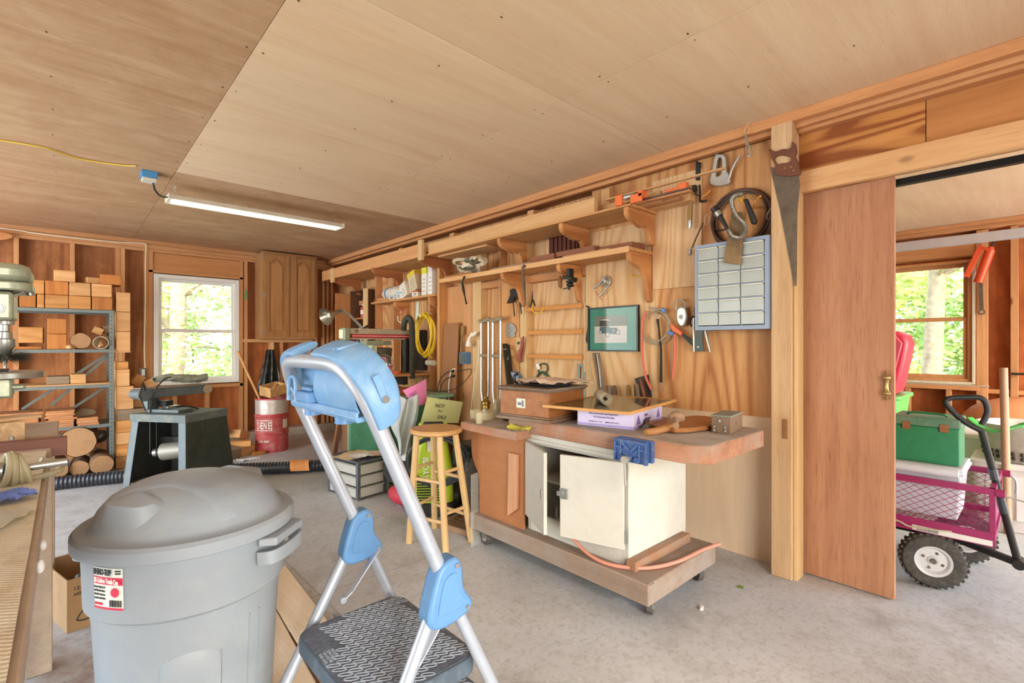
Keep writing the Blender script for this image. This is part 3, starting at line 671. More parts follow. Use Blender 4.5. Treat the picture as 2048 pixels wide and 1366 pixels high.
# stapler
st = thing('staple_gun', onX(1440, 350, 2.82), 'grey metal staple gun hanging near the ceiling beam, nose down', 'stapler')
plate_hole('body', [(1430, 309), (1437, 308), (1450, 312), (1452, 340), (1458, 350), (1456, 368), (1421, 369), (1424, 340)], [(1434, 320), (1438, 315), (1443, 318), (1443, 345), (1436, 352), (1431, 350)], 2.815, .024, ALU, st)
m = MB(); m.tube([onX(u, v, 2.82) for u, v in ((1452, 362), (1459, 355), (1463, 340), (1472, 322), (1479, 311))], [.007, .009, .008, .007, .006], 10); m.build('lever', STEEL, st)
# wire rope loop hanging from a nail
wl_ = thing('rope_thimble', onX(1497, 290, 2.69), 'steel wire rope loop hanging from a nail on the ceiling beam', 'wire loop')
xr = 2.705
MB().curve([onX(1494, 250, xr), onX(1489, 262, xr), onX(1492, 271, xr), onX(1498, 258, xr), onX(1494, 250, xr)], .0018).curve([onX(1494, 250, xr), onX(1500, 245, xr), onX(1512, 237, xr)], .0018).build('cord', plain('tan_cord', 'd9b98a', .8), wl_)
MB().tube([onX(1492, 268, xr), onX(1493, 282, xr), onX(1495, 292, xr)], [.006, .007, .009], 10).curve([onX(1495, 290, xr), onX(1492, 300, xr), onX(1497, 312, xr), onX(1503, 306, xr), onX(1500, 294, xr)], .0045, 8, 6, True).build('wire_eye', STEEL, wl_)
# bar clamp, orange clamp, caulking gun style tools near the shelf end
wc = thing('wooden_handle_tool', onX(1380, 410, 2.78), 'long tool with a worn wooden handle hanging under the lath', 'tool')
MB().tube([onX(1382, 372, 2.80), onX(1382, 395, 2.79), onX(1380, 430, 2.785), onX(1380, 445, 2.785)], [.013, .014, .016, .012], 14).build('handle', wood('worn_handle', 'b08a50', '5a3c22', 'Z', streak=.6, rough=.4), wc)
MB().tube([onX(1380, 441, 2.785), onX(1380, 449, 2.785), onX(1379, 457, 2.785)], [.014, .013, .009], 12).build('ferrule', STEEL, wc)
MB().bb(2.79, 2.82, onX(1392, 370, 2.8).y, onX(1372, 370, 2.8).y, onX(1382, 384, 2.8).z, onX(1382, 372, 2.8).z).build('jaw', BLACK, wc, .003)
tag(MB().prism(wp([(1391, 324), (1400, 324), (1398, 360), (1391, 360)], 2.82), (.016, 0, 0)).curve([onX(1396, 328, 2.815), onX(1392, 324, 2.80), onX(1396, 322, 2.79)], .003).build('black_file', BLACK, None, .002), 'flat black tool hanging left of the staple gun', 'tool')
bc = thing('brace_drill', onX(1405, 390, 2.79), 'small hand brace with an orange bow handle beside the wooden handle tool', 'hand drill')
MB().curve([onX(1399, 370, 2.80), onX(1400, 385, 2.80), onX(1400, 402, 2.80)], .006).curve([onX(1400, 402, 2.80), onX(1407, 403, 2.79), onX(1413, 401, 2.79)], .008).curve([onX(1402, 392, 2.80), onX(1392, 388, 2.80), onX(1393, 375, 2.80)], .004).build('crank', BLACK, bc)
MB().curve([onX(1404, 394, 2.79), onX(1414, 388, 2.79), onX(1420, 380, 2.79)], .006).build('bow', plain('orange_dip', 'e0953a', .45), bc)
# orange spring clamp on the rack end
oc = thing('bar_clamp', (2.56, 1.70, 2.09), 'orange bar clamp lying across the boards at the right end of the upper rack', 'clamp')
MB().bb(2.568, 2.612, 1.34, 1.78, 2.0765, 2.083).build('bar', OLDSTEEL, oc)
MB().bb(2.50, 2.515, 1.74, 1.79, 2.055, 2.12).bb(2.515, 2.56, 1.74, 1.79, 2.062, 2.074).build('jaw', ORANGE, oc, .003); MB().bb(2.50, 2.56, 1.60, 1.625, 2.078, 2.115).bb(2.50, 2.515, 1.60, 1.68, 2.05, 2.10).build('jaw', ORANGE, oc, .003); MB().cyl((2.52, 1.73, 2.10), (2.52, 1.66, 2.10), .016).build('screw_pad', STEEL, oc)
MB().bb(2.585, 2.60, 1.405, 1.50, 2.09, 2.108).bb(2.575, 2.61, 1.36, 1.41, 2.084, 2.12).build('sliding_jaw', ORANGE, oc, .003)

# hook bars on the lower shelf edge
def hung_tool(name, pts, rad, mat, label, cat, X=2.55):
    q = [onX(u, v, X + (dx or 0)) for u, v, dx in pts]
    return tag(MB().tube(catmull(q, 5), [r for r in interp(rad, len(catmull(q, 5)))], 8).build(name, mat), label, cat)
def interp(a, n):
    if isinstance(a, (int, float)): return [a] * n
    out = []
    for i in range(n):
        t = i / (n - 1) * (len(a) - 1); k = min(int(t), len(a) - 2); out.append(a[k] + (a[k + 1] - a[k]) * (t - k))
    return out
hung_tool('drawknife', [(929, 553, 0), (925, 563, 0), (926, 575, 0), (929, 590, 0), (933, 608, 0)], [.010, .006, .011, .012, .006, .009], BLACK, 'black spokeshave hanging from the left end of the lower shelf', 'spokeshave', 2.556)
hung_tool('pry_bar', [(1053, 537, .03), (1048, 531, .0), (1045, 540, 0), (1047, 570, 0), (1051, 610, 0)], [.007, .008, .008, .010, .006], OLDSTEEL, 'rusty pry bar hooked over the front of the lower shelf', 'pry bar', 2.552)
# breast drill like black clamp on the bracket
cl = thing('plane_fence', onX(1028, 590, 2.74), 'black cast iron plane fence with two rods hanging under the lower shelf', 'tool')
plate('casting', [(1013, 607), (1020, 590), (1019, 580), (1024, 577), (1034, 582), (1039, 600), (1033, 598), (1028, 592), (1024, 604)], 2.80, .03, BLACK, cl, .003)
for a, b in (((1026, 600), (1029, 633)), ((1039, 596), (1043, 628))): MB().cyl(onX(*a, 2.81), onX(*b, 2.81), .005, n=8).build('rod', BLACK, cl)
# small bench vise on bracket
vs_ = thing('bench_vise', onX(1138, 560, 2.55), 'small black bench vise clamped to the middle shelf bracket', 'vise')
p = onX(1140, 555, 2.56)
MB().box(p + Vector((0, 0, .03)), (.05, .03, .06)).box(p + Vector((0, 0, -.005)), (.07, .085, .022), R(15, 0, 0)).box(p + Vector((-.01, -.02, -.03)), (.04, .07, .014)).build('jaws', BLACK, vs_, .004)
MB().cyl(p + Vector((0, .0, -.01)), p + Vector((0, .01, -.085)), .008).cyl(p + Vector((0, .06, -.075)), p + Vector((0, -.04, -.06)), .004, n=8).ell(p + Vector((0, 0, -.05)), (.02, .03, .016)).build('screw', BLACK, vs_)
plate('handle', [(1118, 550), (1115, 560), (1116, 574), (1121, 577), (1121, 556)], 2.57, .02, wood('old_knob', '9a6030', '6a3c1c', 'Z'), vs_, .006)
# steel belt gauge (dial) tool
dg_ = thing('circle_gauge', onX(1207, 565, 2.82), 'round aluminium gauge with two prongs hung right of the small vise', 'gauge')
cg = onX(1212, 563, 2.83)
MB().torus(cg, .036, .006, (1, 0, 0), 28, 8).torus(cg + Vector((-.004, 0, 0)), .022, .004, (1, 0, 0), 24, 8).cyl(cg, cg + Vector((-.012, 0, 0)), .012).box(cg + Vector((0, 0, .004)), (.006, .07, .008), R(30, 0, 0)).build('ring', ALU, dg_)
MB().beam(onX(1205, 562, 2.815), onX(1187, 578, 2.815), .014, .008).beam(onX(1216, 574, 2.815), onX(1198, 594, 2.815), .014, .008).build('prong', STEEL, dg_, .001)
MB().cyl(onX(1190, 582, 2.81), onX(1196, 590, 2.81), .002, n=6).cyl(onX(1198, 594, 2.81), onX(1205, 601, 2.81), .002, n=6).build('pin', REDP, dg_)
# yellow pieces
tag(MB().curve([onX(u, v, 2.835) for u, v in ((1067, 607), (1064, 616), (1068, 624), (1080, 626), (1085, 619), (1089, 618))], .005).build('storage_hook', YEL), 'yellow plastic dipped hook on the top cleat of the rack', 'hook')
tag(MB().curve([onX(u, v, 2.82) for u, v in ((1062, 580), (1064, 595), (1065, 612))], [.004]*13).build('pliers', BLACK), 'thin black pliers hanging above the yellow hook', 'pliers') if False else None
sc_ = MB().tube([onX(1065, 583, 2.83), onX(1064, 600, 2.83), onX(1061, 615, 2.83)], [.003, .008, .006], 8).tube([onX(1066, 600, 2.83), onX(1070, 612, 2.83)], [.008, .006], 8)
tag(sc_.build('pliers', BLACK), 'thin black pliers hanging above the yellow hook', 'pliers')
tag(MB().curve([onX(u, v, 2.835) for u, v in ((1262, 550), (1268, 553), (1276, 551), (1288, 550))], .0035).build('utility_knife', YEL), 'small yellow handled blade on the wall under the shelf end', 'knife')
# framed car picture
pf = thing('framed_picture', (2.83, 2.05, 1.155), 'black framed picture of a vintage car with green mat on the tool wall', 'picture')
y0, y1, z0, z1 = 1.835, 2.262, 1.155, 1.47
MB().bb(2.823, 2.846, y0, y0 + .011, z0, z1).bb(2.823, 2.846, y1 - .011, y1, z0, z1).bb(2.823, 2.846, y0 + .011, y1 - .011, z1 - .011, z1).bb(2.823, 2.846, y0 + .011, y1 - .011, z0, z0 + .011).build('frame', plain('black_frame', '17181a', .3), pf, .001)
mt_ = MB().bb(2.836, 2.844, y0 + .01, y1 - .01, z0 + .01, z1 - .01).build('mat', plain('green_mat', '3f8f7c', .7, var=.03), pf)
ph = MB().bb(2.8345, 2.836, 1.93, 2.205, 1.215, 1.405).build('photo', plain('photo_grey', 'cfc8c0', .5, var=.12, scale=8), pf)
# the vintage car as flat printed shapes: hedge, car body, roof, wheels
def pr(pts, name, c, X=2.8338):
    return MB().prism([Vector((X, 2.205 - a * .275, 1.215 + b * .19)) for a, b in pts], (.0006, 0, 0)).build(name, plain('print_' + name, c, .5, var=.1, scale=20), ph)
pr([(0, .62), (1, .62), (1, 1), (0, 1)], 'hedge', '6f7468', 2.8342)
pr([(.16, .45), (.17, .60), (.45, .62), (.50, .56), (.72, .55), (.74, .36), (.70, .32), (.2, .36)], 'car_body', '2f5a66')
pr([(.15, .62), (.17, .84), (.38, .86), (.44, .82), (.43, .62)], 'car_roof', '23292c')
pr([(.17, .86), (.38, .88), (.52, .83), (.40, .84)], 'roof_edge', 'e6e6e0', 2.8335)
def disc(name, cx_, cz_, r, c, X):
    MB().prism([Vector((X, 2.205 - (cx_ + r * math.cos(2 * PI * i / 20)) * .275, 1.215 + (cz_ + r * 1.3 * math.sin(2 * PI * i / 20)) * .19)) for i in range(20)], (.0004, 0, 0)).build(name, plain('print_' + name, c, .5), ph)
for cx_, cz_, r in ((.19, .40, .055), (.42, .30, .075), (.75, .38, .07)):
    disc('tyre', cx_, cz_, r, '3a3f42', 2.8331); disc('wheel', cx_, cz_, r * .8, 'b9c0c0', 2.8327)
disc('radiator', .60, .45, .05, '8c8f86', 2.8331)
MB().bb(2.8265, 2.828, y0 + .01, y1 - .01, z0 + .01, z1 - .01).build('pane', glass('picture_glass', (1, 1, 1, 1), .45), pf)
# wall strap, black elastic left of picture
hung_tool('rubber_strap', [(1172, 612, 0), (1178, 618, 0), (1177, 650, 0), (1174, 680, 0), (1180, 692, 0)], [.004, .007, .006, .009, .004], BLACK, 'black rubber strap hanging at the left edge of the framed picture', 'strap', 2.84)
# wire coil with red hose
wcoil = thing('wire_coil', onX(1312, 650, 2.82), 'coil of tan wire bound with blue tape right of the framed picture', 'wire')
m = MB(); c0 = onX(1312, 654, 2.825)
for k in range(6): m.torus(c0 + Vector((-.004 * k + .008, random.uniform(-.006, .006), random.uniform(-.008, .008))), .112 - .004 * k, .0024, (1, random.uniform(-.04, .04), random.uniform(-.05, .05)), 44, 6, .98)
m.build('coil', plain('tan_wire', 'b5a68a', .5), wcoil)
m = MB(); m.beam(onX(1325, 618, 2.81), onX(1331, 624, 2.81), .022, .02).beam(onX(1337, 664, 2.81), onX(1347, 668, 2.81), .022, .02); m.build('blue_tape', plain('blue_tape', '5b8fd0', .6), wcoil, .002)
m = MB().curve([onX(1297, 615, 2.80), onX(1306, 617, 2.80), onX(1317, 619, 2.80), onX(1325, 617, 2.80)], .006); m.build('end_wrap', ALU, wcoil)
RH = plain('red_hose_rubber', 'd9705c', .5, dirt='b5523f', dirt_amt=.3)
tag(MB().curve([onX(u, v, 2.81) for u, v in ((1293, 622), (1285, 645), (1284, 680), (1286, 720), (1292, 755), (1303, 779))], .0085, 10).build('red_hose', RH), 'red rubber hose hanging down the left of the wire coil to the trowels', 'hose')
tag(MB().curve([onX(u, v, 2.815) for u, v in ((1350, 668), (1350, 700), (1348, 730), (1345, 758))], .0085, 10).build('red_hose', RH), 'short red rubber hose hanging straight at the right of the wire coil', 'hose')
bg = thing('bungee_strap', onX(1322, 700, 2.82), 'black rubber strap with a metal hook hanging inside the wire coil', 'strap')
MB().tube([onX(1315, 638, 2.82), onX(1318, 660, 2.82), onX(1322, 700, 2.82), onX(1322, 765, 2.82)], [.009, .006, .008, .010], 8).build('strap', BLKP, bg)
MB().curve([onX(1322, 764, 2.82), onX(1326, 772, 2.82), onX(1322, 783, 2.82), onX(1317, 778, 2.82)], .003).curve([onX(1313, 622, 2.83), onX(1319, 630, 2.82), onX(1315, 640, 2.82)], .003).build('hook', STEEL, bg)
# pulley
pu = thing('pulley_block', onX(1361, 628, 2.82), 'silver pulley block hanging right of the wire coil', 'pulley')
MB().prism(catmull(wp([(1354, 618), (1352, 632), (1354, 645), (1361, 653), (1368, 650), (1373, 635), (1371, 618), (1363, 613)], 2.80), 3, True), (.03, 0, 0)).build('body', ALU, pu, .008)
MB().curve([onX(1353, 622, 2.81), onX(1354, 604, 2.81), onX(1362, 600, 2.81), onX(1369, 606, 2.81), onX(1371, 620, 2.81)], .006).build('shackle', ALU, pu)
MB().cyl(onX(1362, 634, 2.795), onX(1362, 634, 2.80), .014).cyl(onX(1363, 615, 2.795), onX(1363, 615, 2.80), .006).cyl(onX(1352, 616, 2.795), onX(1352, 616, 2.81), .006).build('pin', STEEL, pu)
# saw, tyre irons
ps = thing('pruning_saw', onX(1390, 680, 2.80), 'folding pruner with an orange handle leaning against the steel tools', 'pruner')
plate('handle', [(1339, 649), (1343, 647), (1365, 666), (1361, 671), (1345, 663)], 2.80, .014, ORANGE, ps, .003)
plate('arm', [(1364, 666), (1387, 682), (1387, 695), (1364, 673)], 2.80, .012, BLACK, ps, .002)
plate('plate', [(1388, 678), (1393, 666), (1399, 652), (1408, 652), (1404, 675), (1408, 703), (1388, 703)], 2.80, .008, plain('dark_plate_steel', '3f4540', .4, metal=.5), ps, .001)
MB().cyl(onX(1396, 694, 2.797), onX(1396, 694, 2.80), .007).build('bolt', STEEL, ps)
pk = thing('gear_puller', onX(1393, 630, 2.80), 'bunch of steel pullers and rods hung beside the drawer cabinet', 'gear puller')
m = MB().tube([onX(1393, 608, 2.815), onX(1393, 618, 2.80), onX(1392, 635, 2.80)], [.008, .015, .010], 10)
m.curve([onX(1396, 632, 2.81), onX(1384, 635, 2.81), onX(1380, 645, 2.81), onX(1384, 653, 2.81)], .006).curve([onX(1390, 632, 2.81), onX(1402, 636, 2.81), onX(1403, 646, 2.81), onX(1399, 652, 2.81)], .006)
m.curve([onX(1393, 608, 2.83), onX(1397, 600, 2.83), onX(1391, 598, 2.845)], .002)
m.build('yoke', BLACK, pk)
MB().tube([onX(1388, 636, 2.80), onX(1387, 660, 2.80), onX(1388, 703, 2.80)], [.008, .007, .006], 10).build('rod', STEEL, pk)
MB().tube([onX(1404, 615, 2.81), onX(1407, 640, 2.80), onX(1413, 675, 2.80), onX(1420, 704, 2.80)], [.009, .007, .008, .005], 10).build('rod', STEEL, pk)
plate('grip', [(1400, 640), (1404, 640), (1404, 652), (1400, 652)], 2.79, .01, REDP, pk, .002)
# left part of the wall: scissor lamp hook, circular guard, holder, crutches, level etc.
gd = MB().prism(catmull(wp([(1011, 655), (1018, 645), (1028, 650), (1032, 660), (1029, 667), (1028, 674), (1016, 674), (1011, 669), (1014, 664)], 2.835), 3, True), (.012, 0, 0)).cyl(onX(1018, 661, 2.825), onX(1018, 661, 2.84), .008)
tag(gd.build('blade_guard', plain('grey_painted_metal', 'a9a8a0', .4, metal=.5), None, .002), 'grey metal saw guard hung between the crutches and the red tool', 'guard')
ol = thing('wall_outlet', onX(1036, 687, 2.84), 'small round outlet box behind the red curved tool', 'outlet')
MB().prism(wp([(1032, 675), (1041, 675), (1041, 700), (1032, 700)], 2.84), (.01, 0, 0)).build('plate', M_PINE, ol, .001)
MB().cyl(onX(1037, 686, 2.832), onX(1037, 686, 2.84), .012).build('socket', BLKP, ol)
tag(MB().tube(catmull(wp([(1047, 673), (1045, 690), (1041, 705), (1040, 718), (1042, 724)], 2.82), 4), interp([.008, .014, .018, .016, .010], 17), 10).build('red_sheath', plain('dark_red', '95403c', .5)), 'dark red curved sheath hanging left of the cleat rack', 'sheath')
# heat lamp (white)
hl = thing('clamp_lamp', onX(938, 690, 2.80), 'white porcelain clamp lamp on the wall left of the crutches', 'lamp')
WHT = plain('white_porcelain', 'efece4', .3, var=.03)
MB().lathe([(.001, 0), (.012, 0), (.014, .02), (.022, .04), (.025, .062), (.030, .075), (.028, .078), (.001, .06)], onX(938, 676, 2.78), (0, .12, -1), 20).build('shade', WHT, hl)
MB().ell(onX(949, 668, 2.80), (.02, .04, .018), R(-30, 0, 0)).cyl(onX(945, 666, 2.80), onX(938, 678, 2.78), .012).build('base', WHT, hl)
MB().curve([onX(958, 680, 2.80), onX(956, 720, 2.80), onX(950, 760, 2.80), onX(944, 800, 2.78), onX(940, 845, 2.6)], .003).build('cord', WHT, hl)
# screwdriver w/ wooden handle, knob
tag(MB().prism(wp([(921, 652), (927, 652), (926, 670), (921, 672)], 2.81), (.01, 0, 0)).tube(wp([(923, 672), (922, 700), (921, 722)], 2.81), [.008, .009, .012], 10).build('wood_scraper', wood('worn_handle', 'b08a50', '5a3c22', 'Z')), 'old scraper with a pale wooden handle hanging left of the white lamp', 'scraper')
# aluminium crutches, two
def crutch(y, label, X=2.80):
    rt = thing('crutch', (X, y, .78), label, 'crutch', 'aluminium crutches on the tool wall')
    m = MB(); w = .052
    m.tube([(X, y + w, 1.41), (X, y + w, .78), (X, y + .012, .60)], .0105, 12).tube([(X, y - w, 1.41), (X, y - w, .78), (X, y - .012, .60)], .0105, 12).tube([(X, y, .64), (X, y, .01)], .011, 12); m.build('frame', plain('brushed_aluminium', 'd4d6da', .3, metal=.75, var=.05), rt)
    MB().tube(catmull([(X, y + w + .03, 1.425), (X, y + w, 1.412), (X, y, 1.418), (X, y - w, 1.43), (X, y - w - .025, 1.425)], 4), [.014, .017, .018, .018, .017, .016, .015, .016, .017, .018, .019, .02, .02, .019, .018, .016, .012], 10).build('armrest', plain('tan_rubber', '9a8a72', .7), rt)
    MB().cyl((X, y + w, 1.105), (X, y - w, 1.105), .016).build('hand_grip', plain('tan_rubber', '9a8a72', .7), rt)
    m = MB()
    for k in range(8):
        for sg in (1, -1): m.cyl((X - .0108, y + sg * w, 1.0 + k * .03), (X - .0095, y + sg * w, 1.0 + k * .03), .003, n=8)
    m.build('adjusting_hole', BLKP, rt)
    return rt
crutch(3.42, 'aluminium crutch leaning on the wall, the left one of the pair', 2.80)
crutch(3.22, 'aluminium crutch leaning on the wall, the right one nearer the dark frame', 2.77)
# dark hinged frame leaning
df = thing('folding_frame', onX(1018, 800, 2.80), 'tall dark folded metal leg leaning right of the crutches', 'folding leg')
MB().beam(onX(1010, 688, 2.83), onX(1022, 800, 2.72), .045, .02).build('channel', plain('dark_olive', '3f3d30', .5, metal=.4), df, .002)
MB().beam(onX(1017, 690, 2.81), onX(1029, 800, 2.70), .02, .02).build('edge_rail', BLACK, df, .002)
MB().curve([onX(1017, 715, 2.80), onX(1010, 735, 2.79), onX(1018, 752, 2.78), onX(1022, 760, 2.77)], .005).cyl(onX(1017, 715, 2.795), onX(1017, 715, 2.81), .008).cyl(onX(1004, 700, 2.80), onX(1013, 698, 2.80), .008).build('brace', STEEL, df)
# panel leaning, brown, left of the outlet with plugs
tag(MB().beam(onX(896, 661, 2.82), onX(900, 830, 2.74), .24, .012, (1, 0, 0)).build('brown_panel', wood('brown_panel', 'a5764f', '8a5a38', 'Z', streak=.3, figure=.1)), 'smooth brown board leaning beside the yellow hose divider', 'board') if False else None
bp = MB().prism([(2.80, 4.06, 1.41), (2.80, 3.82, 1.415), (2.74, 3.80, .62), (2.74, 4.05, .62)], (.014, 0, 0)); tag(bp.build('brown_panel', wood('brown_panel', 'a5764f', '8a5a38', 'Z', streak=.3, figure=.1), None, .001), 'smooth brown board leaning on the wall right of the yellow hose', 'board')
ob = thing('power_outlet', onX(914, 745, 2.80), 'blue outlet box with grey plugs on the wall above the green sign', 'outlet')
MB().bb(2.79, 2.85, 3.69, 3.80, 1.02, 1.13).build('box', plain('outlet_blue', '4c7fb0', .5), ob, .003)
MB().bb(2.782, 2.79, 3.70, 3.79, 1.03, 1.12).build('cover', plain('outlet_grey', '5d6463', .5), ob, .001)
m = MB()
for k, (u, v) in enumerate(((905, 742), (908, 752))): c = onX(u, v, 2.76); m.box(c, (.04, .035, .025))
m.build('plug', BLKP, ob, .003)
MB().curve([onX(905, 742, 2.75), onX(890, 748, 2.70), onX(878, 765, 2.66), onX(874, 800, 2.6), onX(880, 830, 2.5)], .005).build('cord', BLKP, ob)
MB().curve([onX(908, 752, 2.75), onX(888, 762, 2.66), onX(880, 785, 2.62), onX(884, 815, 2.55)], .005).curve([onX(912, 744, 2.78), onX(940, 738, 2.74), onX(940, 750, 2.70), onX(915, 775, 2.6), onX(880, 783, 2.5), onX(846, 779, 2.4)], .0035).build('cord', BLKP, ob)
MB().curve([onX(912, 738, 2.77), onX(902, 742, 2.74), onX(897, 775, 2.72), onX(898, 800, 2.7)], .0045).build('white_cord', WHT, ob)
# ================================================================ rolling workbench
def TR(x, y, z, rz=0, rx=0, ry=0): return Matrix.Translation((x, y, z)) @ R(rx, ry, rz)
M_OLDTOP = wood('bench_top_wood', 'b3a497', '8a7768', 'Y', streak=.6, rough=.8, weather='c0bbb6', weather_amt=.8)
M_OLDEDGE = wood('bench_edge_wood', 'b98465', '84502f', 'Y', streak=.75, rough=.65, weather='a3948a', weather_amt=.6)
M_DOLLY = wood('dolly_wood', 'a08a7a', '705a4a', 'Y', streak=.6, rough=.8, weather='989088', weather_amt=.8)
M_WHITE = plain('old_white_paint', 'cbc9c0', .55, var=.03, dirt='b7b2a4', dirt_amt=.35, scale=5)
M_BRN = wood('brown_ply_panel', 'b5794c', '955a32', 'Y', streak=.3, figure=.1, rings=6, rough=.5, weather='a56b44', weather_amt=.5)
wb = thing('workbench', (2.15, 1.6, 0), 'wheeled workbench with white cabinet and thick worn wooden top', 'workbench')
top = [(1.87, 2.07), (1.86, 1.00), (1.925, .905), (2.46, .905), (2.51, .94), (2.51, 2.07)]
MB().prism([(x, y, .715) for x, y in top], (0, 0, .075)).build('benchtop', [M_OLDEDGE], wb, .004)
MB().prism([(x + (.004 if x < 2 else -.004), y + (.004 if y < 1.2 else -.004), .7905) for x, y in top], (0, 0, .0012)).build('top_face', M_OLDTOP, wb)
MB().bb(1.76, 2.48, 1.90, 2.38, .69, .735).build('side_top', M_OLDEDGE, wb, .004)
MB().bb(1.765, 2.475, 1.905, 2.375, .7352, .7362).build('side_top_face', M_OLDTOP, wb)
c = MB().bb(1.88, 2.40, 1.27, 1.29, .19, .714).bb(1.88, 2.40, 1.90, 1.92, .19, .714).bb(2.385, 2.40, 1.29, 1.90, .19, .714).bb(1.88, 2.385, 1.29, 1.90, .19, .205).bb(1.88, 1.90, 1.29, 1.90, .66, .714).bb(1.88, 1.90, 1.29, 1.90, .205, .29).bb(1.872, 1.88, 1.25, 1.93, .672, .69)
c.build('cabinet', M_WHITE, wb, .002)
MB().bb(1.92, 2.384, 1.291, 1.899, .46, .475).build('inner_shelf', M_WHITE, wb)
def hinge(p, par, y, z): MB().bb(1.868, 1.872, y - .012, y + .012, z - .028, z + .028).cyl((1.866, y, z - .03), (1.866, y, z + .03), .004, n=8).build('hinge', STEEL, par)
# right leaf nearly closed, hinged at Y=1.29; left leaf swung open, hinged at Y=1.92
dr = MB(TR(1.872, 1.285, .275, 17)).bb(-.018, 0, 0, .315, 0, .395).build('door', M_WHITE, wb, .002)
hinge(wb, dr, 1.281, .33); hinge(wb, dr, 1.281, .62)
lt = MB(TR(1.872, 1.285, .275, 17)).bb(-.024, -.018, .275, .315, .185, .235).bb(-.034, -.024, .292, .325, .20, .222).build('latch', STEEL, dr, .001)
dl = MB(TR(1.873, 1.915, .275, -27)).bb(-.018, 0, -.315, 0, 0, .40).build('door', M_WHITE, wb, .002)
hinge(wb, dl, 1.918, .33); hinge(wb, dl, 1.918, .62)
MB(TR(1.873, 1.915, .275, -27)).bb(-.024, -.018, -.30, -.28, .17, .215).build('latch', STEEL, dl, .001)
# brown side panel with a concave outer edge
prof = [(1.92, .19), (2.30, .19), (2.30, .36)] + [(q.y, q.z) for q in catmull([(0, 2.30, .36), (0, 2.31, .42), (0, 2.35, .48), (0, 2.375, .54), (0, 2.38, .69)], 4)] + [(1.92, .69)]
MB().prism([(1.84, y, z) for y, z in prof], (.018, 0, 0)).build('side_panel', M_BRN, wb, .002)
MB().prism([(2.36, y, z) for y, z in prof], (.018, 0, 0)).build('side_panel', M_BRN, wb, .002)
MB().prism([(1.822, 2.02, .60), (1.822, 1.945, .60), (1.822, 1.952, .30), (1.822, 2.03, .24)], (.018, 0, 0)).build('scrap_board', wood('scrap_fir', 'd6a07a', 'a76d48', 'Z', streak=.6, knots=.5), wb, .003)
dk = MB().bb(1.802, 2.428, 1.123, 2.357, .15, .192).bb(1.80, 1.84, 1.12, 2.36, .10, .19).bb(2.39, 2.43, 1.13, 2.36, .10, .155).bb(1.84, 2.42, 1.12, 1.16, .10, .19).bb(1.84, 2.39, 2.32, 2.36, .10, .19)
dk.build('dolly', M_DOLLY, wb, .004)
MB().bb(1.86, 2.36, 1.222, 1.268, .191, .235).build('stop_rail', wood('stop_rail', 'a87650', '7c5035', 'X', streak=.6, weather='9a8b7c', weather_amt=.6), wb, .003)
TREAD = plain('grey_rubber_wheel', '4e4b48', .7, var=.2, dirt='8a7c70', dirt_amt=.5)
for (x, y, a) in ((1.93, 1.19, 25), (2.38, 1.20, 60), (1.87, 2.27, 80), (2.38, 2.28, 40)):
    T = TR(x, y, 0, a)
    cs = MB(T).cyl((0, -.014, .048), (0, .014, .048), .048, n=28)
    cst = cs.build('caster_wheel', TREAD, wb, .003)
    MB(T).cyl((0, -.016, .048), (0, .016, .048), .026, n=20).build('hub', ALU, cst)
    MB(T).prism([(-.012, -.022, .04), (.012, -.022, .04), (.04, -.022, .095), (-.02, -.022, .095)], (0, .003, 0)).prism([(-.012, .019, .04), (.012, .019, .04), (.04, .019, .095), (-.02, .019, .095)], (0, .003, 0)).bb(-.03, .05, -.03, .03, .094, .10).cyl((0, -.024, .048), (0, .024, .048), .006, n=10).build('caster_fork', plain('zinc_grey', '8b8f88', .5, metal=.6, dirt='6a6258', dirt_amt=.5), wb, .001)
# pink hose spilling from the cabinet
ph_ = MB().curve([(2.05, 1.62, .50), (1.95, 1.60, .50), (1.86, 1.585, .48), (1.838, 1.60, .42), (1.835, 1.62, .34), (1.82, 1.56, .27), (1.815, 1.44, .215), (1.83, 1.32, .202), (1.92, 1.20, .202), (2.08, 1.14, .202), (2.28, 1.12, .205), (2.40, 1.09, .21)], .0085, 12, 10)
tag(ph_.build('pink_hose', plain('pink_hose', 'cf8d79', .5, var=.06)), 'pink rubber hose spilling out of the white cabinet across the dolly', 'hose')
for k in range(2): tag(MB().torus((2.08, 1.66, .484 + .018 * k), .12, .009, (0, 0, 1), 30, 8, 1.1).build('hose_coil', plain('hose_rust', 'b0644e', .5)), ['lower', 'upper'][k] + ' red hose ring on the shelf inside the white cabinet', 'hose')
# blue vise
VB = plain('vise_blue', '3a5d9c', .5, var=.15, dirt='8b93a0', dirt_amt=.6, scale=20)
vi = thing('woodworking_vise', (1.84, 1.215, .69), 'chipped blue woodworking vise on the front edge of the workbench', 'vise')
f = MB().bb(1.812, 1.822, 1.132, 1.296, .690, .786).bb(1.800, 1.812, 1.132, 1.296, .776, .786).bb(1.800, 1.812, 1.132, 1.140, .690, .776).bb(1.800, 1.812, 1.288, 1.296, .690, .776).bb(1.802, 1.812, 1.258, 1.265, .70, .776).bb(1.802, 1.812, 1.165, 1.172, .70, .776)
f.beam((1.806, 1.255, .772), (1.806, 1.214, .735), .006, .012).beam((1.806, 1.175, .772), (1.806, 1.214, .735), .006, .012).beam((1.806, 1.290, .75), (1.806, 1.26, .75), .005, .01).beam((1.806, 1.17, .75), (1.806, 1.14, .75), .005, .01)
f.cyl((1.798, 1.25, .705), (1.812, 1.25, .705), .013).cyl((1.798, 1.18, .705), (1.812, 1.18, .705), .013).cyl((1.79, 1.215, .712), (1.812, 1.215, .712), .014)
f.build('front_jaw', VB, vi, .0015)
